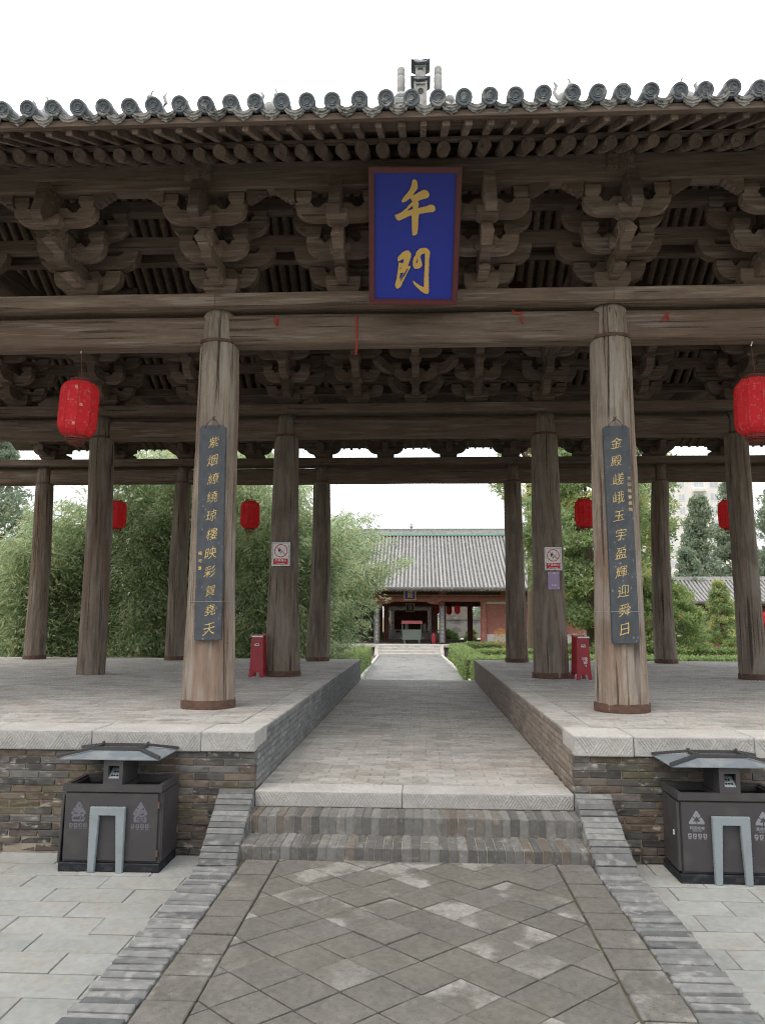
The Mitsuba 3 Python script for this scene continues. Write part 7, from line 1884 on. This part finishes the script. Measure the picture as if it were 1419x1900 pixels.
def hedge(lab, x0, x1, y0, y1, z1, base=0.5, dens=900):
    k = thing('hedge', lab, 'hedge')
    z0 = BACK_Z
    add('twigs', cbox(x0 + 0.07, x1 - 0.07, y0 + 0.07, y1 - 0.07, z0, z1 - 0.07, 0.05), 'mat_hedge_core', k)
    P, D = [], []
    for (n_, gen) in (((x1 - x0) * (y1 - y0) * dens, lambda n: (np.c_[rng.uniform(x0, x1, n), rng.uniform(y0, y1, n), np.full(n, z1)], (0, 0, 1))),
                      ((x1 - x0) * (z1 - z0) * dens * 1.2, lambda n: (np.c_[rng.uniform(x0, x1, n), np.full(n, y0), rng.uniform(z0, z1, n)], (0, -1, 0))),
                      ((y1 - y0) * (z1 - z0) * dens, lambda n: (np.c_[np.full(n, x0), rng.uniform(y0, y1, n), rng.uniform(z0, z1, n)], (-1, 0, 0))),
                      ((y1 - y0) * (z1 - z0) * dens * 0.6, lambda n: (np.c_[np.full(n, x1), rng.uniform(y0, y1, n), rng.uniform(z0, z1, n)], (1, 0, 0)))):
        n = int(n_)
        p, nr = gen(n)
        bumpy = (meshkit.fbm(p * 3.0, 3, 7) - 0.5) * 0.16
        P.append(p + np.array(nr) * (bumpy + rng.normal(-0.02, 0.03, n))[:, None])
        d = np.array(nr) * 0.6 + rand_unit(n) * 0.9
        D.append(d / np.linalg.norm(d, axis=1, keepdims=True))
    P, D = np.vstack(P), np.vstack(D)
    n = len(P)
    add_leaves('foliage', k, 'mat_hedge', P, D, rng.uniform(0.06, 0.11, n), rng.uniform(0.035, 0.06, n), tones(n, base, 0.25))


hedge('clipped hedge along the left kerb of the garden path', -3.0, -2.25, 19.6, 36.0, 0.36, 0.6, 700)
hedge('clipped hedge block at the right kerb of the garden path, nearest the terrace', 1.72, 4.2, 24.8, 26.4, 0.44, 0.65, 1100)
hedge('clipped hedge along the right kerb further down the garden path', 1.58, 2.35, 27.5, 42.0, 0.32, 0.5, 600)
hedge('long clipped hedge running right from the garden path before the red wall', 2.45, 10.5, 33.5, 34.4, 0.34, 0.6, 700)
hedge('darker clipped hedge further back at the foot of the far hall', 2.45, 12.0, 42.6, 43.4, 0.35, 0.25, 500)
hedge('long clipped hedge on the lawn behind the right back columns', 3.4, 16.0, 22.6, 23.5, 0.60, 0.6, 800)
hedge('taller hedge behind the long hedge at the right', 5.0, 20.0, 28.6, 29.4, 0.62, 0.4, 650)
hedge('low hedge in the grass at the far left behind the left terrace', -16.0, -9.0, 18.9, 19.5, 0.55, 0.7, 800)
k = thing('lawn', 'grass under the trees behind the terraces', 'grass', kind='structure')
scene[k] = shp((np.array([(x, y, BACK_Z - 0.03) for x, y in ((-40, 18.6), (-3.3, 18.6), (-3.3, 43), (-40, 43), (2.0, 18.6), (40, 18.6), (40, 42), (2.0, 42))], float), np.array([(0, 1, 2), (0, 2, 3), (4, 5, 6), (4, 6, 7)])), 'mat_lawn')

# ------------------------------------------------------------------ the far hall at the end of the garden path
h = thing('far_hall', 'red far hall with a pale grey tiled roof at the end of the garden path', 'hall')
FZ, FY = 0.14, 46.8
add('platform', bx(-12, 16, 46.2, 57.5, BACK_Z - 0.2, FZ), 'mat_dark_wall', h)
add('platform_edge', cbox(-12, 16, 46.0, 46.5, FZ - 0.18, FZ + 0.01, 0.02), 'mat_pale_stone', h)
sk = key_of('front_stair', h)
for i in range(4):
    add('stone_step', cbox(-2.42, 1.2, 44.95 + 0.27 * i, 46.2, BACK_Z - 0.1, BACK_Z + 0.155 * (i + 1), 0.02), 'mat_pale_stone', sk, tone=rt())
for x in (-2.52, 1.28):
    add('stair_cheek', hull([(x + s * 0.11, y, z) for s in (-1, 1) for y, z in ((44.8, BACK_Z), (44.8, BACK_Z + 0.06), (46.1, FZ + 0.02), (46.1, BACK_Z))]), 'mat_pale_stone', sk)
RC = ((-2.61, 'mat_dark_red_wood'), (1.35, 'mat_dark_red_wood'), (3.85, 'mat_red_wall'), (8.2, 'mat_red_wall'), (-6.5, 'mat_red_wall'))
for x, mt in RC:
    c = add('column', lathe([(0, 0), (0.20, 0), (0.19, 1.2), (0.175, 2.55), (0.13, 2.62), (0, 2.62)], 20, (x, FY + 0.4, FZ)), mt, h, smooth=40)
add('lintel', log_beam(-8.5, 14, FY + 0.4, 2.83, 0.3, 0.30, 5, 0.06, 0.01, 0.4), 'mat_red_wall', h, smooth=40)
add('plate', bx(-8.6, 14, FY + 0.2, FY + 0.62, 2.99, 3.10), 'mat_red_wall', h)
for x in (-2.61, 1.38, 5.05, 8.9):
    sk = key_of('bracket_set', h)
    add('base_block', dou(0.34, 0.15, (x, FY + 0.35, 3.10)), 'mat_dark_red_wood', sk)
    m = arm(0.36, 0, 0.15, 0)
    add('arm', m, 'mat_dark_red_wood', sk, at=T().translate([x, FY + 0.25, 3.20]))
    m = arm(0.62, 0, 0.16, 0)
    add('arm', m, 'mat_dark_red_wood', sk, at=T().translate([x, FY + 0.15, 3.38]))
    add('jut', beak([(-0.3, 0.08), (0.5, 0.08), (0.66, 0.22), (-0.3, 0.26)], 0.12), 'mat_dark_red_wood', sk, at=T().translate([x, FY + 0.3, 3.12]))
add('eave_beam', bx(-8.6, 14, FY - 0.6, FY - 0.4, 3.52, 3.72), 'mat_dark_red_wood', h)
add('back_board', bx(-8.6, 14, FY + 0.55, FY + 0.65, 3.1, 3.95), 'mat_dark_wall', h)
# corner braces under the middle lintel
for s, x in ((1, -2.43), (-1, 1.17)):
    add('carved_brace', ex_xz(Polygon([(x, 2.70), (x, 2.50), (x + s * 0.55, 2.55), (x + s * 0.85, 2.70)]), FY + 0.3, FY + 0.45), 'mat_red_wall', h)
wl = add('front_wall', bx(4.03, 8.02, FY + 0.45, FY + 0.75, FZ + 0.6, 2.62), 'mat_red_wall', h)
add('wall_base', bx(4.03, 14, FY + 0.41, FY + 0.78, FZ, FZ + 0.6), 'mat_pale_stone', h)
add('front_wall', bx(8.38, 14, FY + 0.45, FY + 0.75, FZ + 0.6, 2.62), 'mat_red_wall', h)
add('wall_base', bx(-8.6, -6.68, FY + 0.41, FY + 0.78, FZ, FZ + 0.6), 'mat_pale_stone', h)
add('front_wall', bx(-8.6, -6.68, FY + 0.45, FY + 0.75, FZ + 0.6, 2.62), 'mat_red_wall', h)
add('wall_cornice', hull([(x, y, z) for x in (4.03, 8.02) for y, z in ((FY + 0.40, 2.58), (FY + 0.36, 2.68), (FY + 0.7, 2.68), (FY + 0.7, 2.4))]), 'mat_pale_stone', h)
for x in (-2.0 - 0.25, 0.93, 3.35, -6.2):
    add('inner_pillar', bx(x - 0.16, x + 0.16, FY + 5.0, FY + 5.4, FZ, 2.7), 'mat_dark_red_wood', h)
add('ceiling', bx(-8.6, 14, FY + 0.7, FY + 10.3, 2.95, 3.05), 'mat_dark_wall', h)
add('back_lintel', bx(-8.6, 14, FY + 10.0, FY + 10.3, 2.52, 3.0), 'mat_dark_red_wood', h)
for x in (-2.9, 1.75, 4.6):
    add('back_column', lathe([(0, 0), (0.18, 0), (0.17, 2.5), (0, 2.5)], 16, (x, FY + 10.1, FZ)), 'mat_dark_red_wood', h, smooth=40)
add('back_wall', bx(4.7, 14, FY + 10.0, FY + 10.3, FZ, 2.7), 'mat_dark_wall', h)
add('back_wall', bx(-8.6, -3.1, FY + 10.0, FY + 10.3, FZ, 2.7), 'mat_dark_wall', h)
# roof: concave slope, cover-tile ridges over a darker bed, ridge with green glazed band
EY, EZ, RY, RZ = 45.5, 3.42, 53.0, 7.33


def fdeck(y):
    t = min(1.0, (y - EY) / (RY - EY))
    return EZ + (RZ - EZ) * (0.80 * t + 0.20 * t * t)


fy = np.linspace(EY, RY, 10)
rk = add('roof', ex_yz(Polygon([(y, fdeck(y)) for y in fy] + [(y, fdeck(2 * RY - y)) for y in np.linspace(RY, 2 * RY - EY, 8)[1:]] + [(y, fdeck(2 * RY - y) - 0.12) for y in np.linspace(2 * RY - EY, RY, 8)] + [(y, fdeck(y) - 0.12) for y in fy[::-1]]), -8.8, 14.5), 'mat_far_pan', h)
RB = tube([(0, y, fdeck(y) + 0.03) for y in np.linspace(EY - 0.04, RY, 14)], 0.075, 8)
rb = [shp(RB, 'mat_far_tile', 50, (t, 0.5)) for t in (0.1, 0.5, 0.9)]
for i, x in enumerate(np.arange(-8.6, 14.4, 0.236)):
    if -5.6 < x < 12:
        add('tile_row', rb[int(rng.integers(3))], parent=rk, at=T().translate([float(x), 0, 0]))
add('eave_board', bx(-8.8, 14.5, EY + 0.05, EY + 0.13, EZ - 0.14, EZ - 0.02), 'mat_dark_red_wood', h)
fr = [tube([(x, EY + 0.06, EZ - 0.17), (x, EY + 1.6, EZ + 0.42)], 0.05, 6) for x in np.arange(-5.6, 12, 0.236)]
labels[add('rafters', cat(fr), 'mat_dark_red_wood', h)] = {'kind': 'stuff'}
add('glazed_band', bx(-8.8, 14.5, RY - 0.26, RY + 0.26, RZ - 0.02, RZ + 0.07), 'mat_green_glaze', rk)
add('ridge', bx(-8.8, 14.5, RY - 0.17, RY + 0.17, RZ + 0.07, RZ + 0.42), 'mat_ridge_stone', rk)
add('ridge_cap', bx(-8.8, 14.5, RY - 0.21, RY + 0.21, RZ + 0.42, RZ + 0.48), 'mat_ridge_stone', rk)
add('ridge_finial', lathe([(0, 0), (0.07, 0), (0.05, 0.06), (0.11, 0.13), (0.12, 0.20), (0.06, 0.27), (0.05, 0.30), (0.07, 0.34), (0.02, 0.44), (0, 0.45)], 14, (-0.56, RY, RZ + 0.46)), 'mat_ridge_stone', rk, smooth=40)
# its plaques
for lab, cx, cz, w, hgt, y, chars in (('blue and gold plaque under the eaves of the far hall', -0.59, 3.20, 0.66, 0.84, FY - 0.25, '嚴殿'), ('small blue plaque over the inner opening of the far hall', -0.64, 2.38, 0.52, 0.50, FY + 4.9, '享')):
    k = thing('hall_plaque', lab, 'plaque')
    o = (cx, y, cz)
    A3 = ((1, 0, 0), (0, -0.2, 0.98), (0, -0.98, -0.2))
    add('panel', on_plane(sbox(-w / 2, -hgt / 2, w / 2, hgt / 2), 0.03, o, *A3), 'mat_blue', k)
    b = sbox(-w / 2 - 0.03, -hgt / 2 - 0.03, w / 2 + 0.03, hgt / 2 + 0.03)
    add('frame', on_plane(b.difference(b.buffer(-0.055, join_style=2)), 0.06, o, *A3), 'mat_gold', k)
    for i, c in enumerate(chars):
        add('character', on_plane(affinity.translate(glyph(c, 0.33, 0, 0.02), 0.02, (0.19 if i == 0 else -0.16) if len(chars) > 1 else -0.02), 0.012, o, *A3, 0.03), 'mat_gold', k)
# couplet boards on its two middle columns
for x, lab in ((-2.61, 'narrow couplet board on the column left of the far stairs'), (1.35, 'narrow couplet board on the column right of the far stairs')):
    k = thing('far_couplet_board', lab, 'board')
    o = (x, FY + 0.17, 1.30)
    add('board', on_plane(sbox(-0.15, -1.1, 0.15, 1.1), 0.03, o, (1, 0, 0), (0, 0, 1), (0, -1, 0)), 'mat_far_board', k)
    for i, c in enumerate('金玉宇盈輝迎舜日天'):
        add('character', on_plane(affinity.translate(glyph(c, 0.15, 0.1, 0.0), 0, 0.92 - 0.23 * i), 0.005, o, (1, 0, 0), (0, 0, 1), (0, -1, 0), 0.03), 'mat_sign_white', k)
for i, (x, y, z) in enumerate(((2.33, FY + 1.5, 1.98), (1.93, FY + 4.4, 1.95), (1.25, FY + 8.6, 2.05))):
    k = thing('far_lantern', ('brightest red lantern hanging in the far hall, front right', 'red lantern hanging just behind the brightest one in the far hall', 'small dim red lantern deep inside the far hall')[i], 'lantern')
    M = T().translate([x, y, z]).scale(0.85)
    for nm, d in (('shade', LSHELL), ('ribs', LRIBS), ('top_rim', LTOP), ('bottom_rim', LBOT)):
        add(nm, d, parent=k, at=M)
    add('cord', tube([(x, y, z + 0.5), (x, y, 2.96)], 0.006, 5), 'mat_lantern_wire', k)

# incense burner with its red canopy, extinguisher cart
k = thing('incense_burner', 'bronze incense trough under a red canopy before the inner pavilion', 'incense burner')
bx0, by = -0.49, 47.95
add('canopy', hull([(bx0 + s * w, by + t, z) for s in (-1, 1) for w, t, z in ((0.65, -0.35, 1.33), (0.66, 0.35, 1.33), (0.62, -0.35, 1.52), (0.62, 0.35, 1.52))]), 'mat_canopy', k)
for s in (-1, 1):
    for t in (-0.28, 0.28):
        add('post', tube([(bx0 + s * 0.58, by + t, 0.9), (bx0 + s * 0.58, by + t, 1.35)], 0.025, 8), 'mat_bronze', k, smooth=50)
add('trough', hull([(bx0 + s * w, by + t, z) for s in (-1, 1) for w, t, z in ((0.56, -0.3, 0.36), (0.56, 0.3, 0.36), (0.60, -0.32, 0.98), (0.60, 0.32, 0.98))]), 'mat_bronze', k)
for s in (-1, 1):
    add('handle', hull([(bx0 + s * (0.60 + a), by + t, z) for t in (-0.2, 0.2) for a, z in ((-0.02, 0.36), (0.14, 0.5), (0.14, 0.55), (-0.02, 0.44))]), 'mat_bronze', k)
for s in (-1, 1):
    for t in (-0.22, 0.22):
        add('foot', lathe([(0, 0), (0.07, 0), (0.05, 0.1), (0.09, 0.22), (0, 0.24)], 12, (bx0 + s * 0.45, by + t, FZ)), 'mat_bronze', k, smooth=40)
k = thing('extinguisher_cart', 'red wheeled extinguisher standing inside the far hall', 'extinguisher')
x, y = 0.83, FY + 0.05
add('cylinder', lathe([(0, 0.04), (0.10, 0.05), (0.13, 0.10), (0.13, 0.50), (0.11, 0.58), (0.05, 0.63), (0.04, 0.68), (0, 0.68)], 18, (x, y, FZ)), 'mat_red_paint', k, smooth=40)
for s in (-1, 1):
    add('wheel', lathe([(0.02, -0.02), (0.085, -0.02), (0.09, 0), (0.085, 0.02), (0.02, 0.02)], 16).apply_transform(np.array([[0, 0, 1, x + s * 0.16], [1, 0, 0, y + 0.08], [0, 1, 0, FZ + 0.09], [0, 0, 0, 1]], float)), 'mat_black', k)
add('handle', tube([(x - 0.12, y + 0.12, FZ + 0.1), (x - 0.12, y + 0.14, FZ + 0.76), (x + 0.12, y + 0.14, FZ + 0.76), (x + 0.12, y + 0.12, FZ + 0.1)], 0.012, 6), 'mat_iron', k)
k = thing('information_stand', 'low pale information stand beside the right hedge before the far hall', 'stand')
add('panel', hull([(2.25 + a, 43.9 + b, 0.08 + c) for a in (0, 0.95) for b, c in ((0, 0.0), (0.5, 0.14), (0, -0.03), (0.5, 0.11))]), 'mat_sign_white', k)
for x in (2.45, 3.12):
    add('leg', bx(x - 0.06, x + 0.06, 44.05, 44.15, BACK_Z, 0.08), 'mat_sign_white', k)

# stone pavilion and balustrade behind the hall
k = thing('stone_pavilion', 'carved stone pavilion with dark interior seen through the far hall', 'pavilion')
PY = 61.0
for x in (-2.19, 0.82):
    add('carved_column', lathe([(0, 0), (0.26, 0), (0.22, 0.15), (0.20, 0.5), (0.23, 0.8), (0.19, 1.2), (0.22, 1.6), (0.19, 2.0), (0.24, 2.25), (0, 2.3)], 14, (x, PY, 0.0)), 'mat_carved_stone', k, smooth=60)
add('lintel', bx(-2.6, 1.25, PY - 0.2, PY + 0.2, 2.28, 2.47), 'mat_carved_stone', k)
add('cornice', bx(-2.7, 1.35, PY - 0.3, PY + 0.3, 2.47, 2.62), 'mat_carved_stone', k)
add('floor', bx(-4, 12, PY - 3.2, PY + 12, BACK_Z, 0.0), 'mat_pale_stone', k)
add('dark_back', bx(-2.6, 1.25, PY + 2.0, PY + 2.2, 0.0, 2.6), 'mat_dark_red_wood', k)
add('roof', hull([(x, y, z) for x0, x1, y0, y1, z in ((-3.4, 2.1, PY - 0.9, PY + 3.4, 2.63), (-3.0, 1.7, PY + 0.9, PY + 1.6, 3.6)) for x in (x0, x1) for y in (y0, y1)]), 'mat_far_pan', k)  # unseen roof, added to keep sky light out of the pavilion
add('side_panel', bx(-2.75, -2.6, PY + 0.2, PY + 2.2, 0.0, 2.6), 'mat_dark_wall', k)
add('side_panel', bx(1.25, 1.4, PY + 0.2, PY + 2.2, 0.0, 2.6), 'mat_dark_wall', k)
k = thing('balustrade', 'white stone balustrade with lion-topped posts in front of the stone pavilion', 'balustrade')
BYY = 59.6
for x in (-2.35, -1.0, 0.35, 1.05 + 0.55):
    p = add('post', cbox(x - 0.1, x + 0.1, BYY - 0.1, BYY + 0.1, 0, 0.85, 0.02), 'mat_pale_stone', k)
    add('lion', cat(lathe([(0, 0), (0.11, 0), (0.12, 0.1), (0.08, 0.2), (0.11, 0.27), (0.10, 0.36), (0.04, 0.41), (0, 0.41)], 12, (x, BYY, 0.85))), 'mat_pale_stone', p, smooth=50)
for a, b in ((-2.25, -1.1), (-0.9, 0.25), (0.45, 1.5)):
    add('rail', cbox(a, b, BYY - 0.06, BYY + 0.06, 0.70, 0.80, 0.02), 'mat_pale_stone', k)
    add('panel', bx(a, b, BYY - 0.04, BYY + 0.04, 0.06, 0.58), 'mat_pale_stone', k)
    for u in (0.25, 0.75):
        c = a + (b - a) * u
        add('rail_support', bx(c - 0.09, c + 0.09, BYY - 0.045, BYY + 0.045, 0.58, 0.70), 'mat_pale_stone', k)
k = thing('relief_wall', 'grey carved screen wall seen at the right through the far hall', 'wall')
add('wall', bx(1.8, 5.6, 66.0, 66.4, -0.1, 1.55), 'mat_relief', k)
add('wall_cap', bx(1.7, 5.7, 65.9, 66.5, 1.55, 1.72), 'mat_dark_wall', k)
add('eave_board', bx(1.7, 4.2, 65.9, 66.5, 1.73, 3.2), 'mat_dark_wall', k)
for i, (x, r) in enumerate(((2.72, 0.5), (3.92, 0.5), (-3.1, 0.7))):
    tree('clipped_bush', ('round clipped bush behind the far hall, left of the pair', 'round clipped bush behind the far hall, right of the pair', 'dark clipped bush seen left of the far hall column')[i], x, 62.6 if i < 2 else 56.4, -0.3, 1.05, (-0.25, r), 'mat_shrub', 60, 60, 0.2, (0.12, 0.5), 'bush', trunk_r=0.03, base=0.3, gap=0.25, limbs=2, seed=40 + i)
tree('evergreen_tree', 'evergreen tree far behind the far hall opening', 4.2, 74.0, -0.3, 7.0, (0.3, 3.0), 'mat_conifer', 120, 90, 0.5, (0.25, 0.3), trunk_r=0.15, base=0.35, gap=0.3, limbs=6, seed=46)
tree('pine_tree', 'blue-green pine branch seen through the opening of the far hall', 4.6, 69.0, -0.3, 3.6, (1.0, 1.4), 'mat_conifer', 60, 90, 0.3, (0.2, 0.2), trunk_r=0.1, base=0.45, gap=0.4, limbs=6, seed=44)

# ------------------------------------------------------------------ the side hall at the right and the tower block behind
k = thing('side_hall', 'low side hall with a pale grey tiled roof at the right behind the juniper', 'hall')
SX0, SX1, SY = 16.6, 34.0, 48.0
rot = T().translate([SX0, SY, 0]).rotate([0, 0, 1], -4).translate([-SX0, -SY, 0])
add('wall', bx(SX0 + 0.6, SX1, SY + 2.2, SY + 2.5, BACK_Z, 2.6), 'mat_dark_red_wood', k, at=rot)
add('wall_base', bx(SX0 + 0.5, SX1, SY + 2.1, SY + 2.19, BACK_Z, 0.45), 'mat_red_wall', k, at=rot)
for i in range(7):
    x = SX0 + 0.7 + i * 1.9
    add('column', lathe([(0, 0), (0.14, 0), (0.13, 2.9), (0, 2.9)], 14, (x, SY + 1.0, BACK_Z)), 'mat_dark_red_wood', k, smooth=40, at=rot)
    if i < 6:
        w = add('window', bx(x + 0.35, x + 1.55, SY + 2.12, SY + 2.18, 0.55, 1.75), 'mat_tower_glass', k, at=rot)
        add('frame', cat(bx(x + 0.30, x + 1.60, SY + 2.08, SY + 2.17, 1.75, 1.83), bx(x + 0.30, x + 1.60, SY + 2.08, SY + 2.17, 0.47, 0.55), *[bx(x + u - 0.03, x + u + 0.03, SY + 2.08, SY + 2.16, 0.55, 1.75) for u in (0.33, 0.75, 1.15, 1.57)]), 'mat_dark_red_wood', w, at=rot)
add('lintel', bx(SX0 + 0.4, SX1, SY + 0.9, SY + 1.1, 2.05, 2.35), 'mat_dark_red_wood', k, at=rot)
rl = []
for x in np.arange(SX0 + 0.5, SX0 + 14, 0.16):
    rl.append(bx(x, x + 0.05, SY + 0.98, SY + 1.02, 1.78, 2.05))
labels[add('lattice_frieze', cat(rl, bx(SX0 + 0.4, SX1, SY + 0.97, SY + 1.03, 1.73, 1.78)), 'mat_dark_red_wood', k, at=rot)] = {'kind': 'stuff'}
add('ceiling', bx(SX0, SX1, SY + 0.2, SY + 4.5, 2.5, 2.6), 'mat_dark_wall', k, at=rot)
sy = np.linspace(SY, SY + 3.6, 7)
sz = lambda y: 2.72 + 0.31 * (y - SY) + 0.03 * (y - SY) ** 2
rk = add('roof', ex_yz(Polygon([(y, sz(y)) for y in sy] + [(2 * (SY + 3.6) - y, sz(y)) for y in sy[::-1][1:]] + [(2 * (SY + 3.6) - y, sz(y) - 0.1) for y in sy] + [(y, sz(y) - 0.1) for y in sy[::-1][1:]]), SX0 - 0.5, SX1), 'mat_far_pan', k, at=rot)
SR = shp(tube([(0, y, sz(y) + 0.03) for y in np.linspace(SY - 0.03, SY + 3.6, 8)], 0.07, 7), 'mat_far_tile', 50, (0.6, 0.5))
for x in np.arange(SX0 - 0.4, SX0 + 11, 0.24):
    add('tile_row', SR, parent=rk, at=T().translate([SX0, SY, 0]).rotate([0, 0, 1], -4).translate([-SX0, -SY, 0]).translate([float(x), 0, 0]))
add('ridge', bx(SX0 - 0.5, SX1, SY + 3.45, SY + 3.75, sz(SY + 3.6) - 0.02, sz(SY + 3.6) + 0.22), 'mat_ridge_stone', rk, at=rot)
k = thing('side_lantern', 'red lantern under the eaves of the side hall at the right edge', 'lantern')
for nm, d in (('shade', LSHELL), ('ribs', LRIBS), ('top_rim', LTOP), ('bottom_rim', LBOT)):
    add(nm, d, parent=k, at=T().translate([20.75, 47.6, 1.35]).scale(1.25))
add('cord', tube([(20.75, 47.6, 2.1), (20.75, 47.6, 2.6)], 0.008, 5), 'mat_lantern_wire', k)

k = thing('tower_block', 'tall pale apartment tower rising behind the conifers', 'building')
TX0, TX1, TYY = 50.5, 63.5, 160.0
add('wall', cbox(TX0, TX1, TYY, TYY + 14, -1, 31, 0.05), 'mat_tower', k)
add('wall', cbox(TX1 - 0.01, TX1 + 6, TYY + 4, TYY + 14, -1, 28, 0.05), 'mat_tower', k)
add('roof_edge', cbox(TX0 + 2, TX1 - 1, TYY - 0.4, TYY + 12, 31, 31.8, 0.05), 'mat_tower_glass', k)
for f in range(11):
    z = 1.2 + 2.75 * f
    for (a, b, hh) in ((TX0 + 0.9, TX0 + 2.2, 1.35), (TX0 + 3.2, TX0 + 4.3, 1.35), (TX0 + 6.4, TX0 + 8.3, 1.5), (TX0 + 9.6, TX0 + 11.2, 1.5)):
        w = key_of('window', k)
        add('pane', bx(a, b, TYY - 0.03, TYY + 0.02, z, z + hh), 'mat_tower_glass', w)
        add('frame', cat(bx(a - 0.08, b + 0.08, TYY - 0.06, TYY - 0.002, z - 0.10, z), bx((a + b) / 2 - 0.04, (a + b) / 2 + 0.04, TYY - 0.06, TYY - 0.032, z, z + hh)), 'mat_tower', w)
    add('balcony', cbox(TX0 + 6.1, TX0 + 8.6, TYY - 1.0, TYY - 0.001, z - 0.9, z - 0.25, 0.04), 'mat_tower', k)
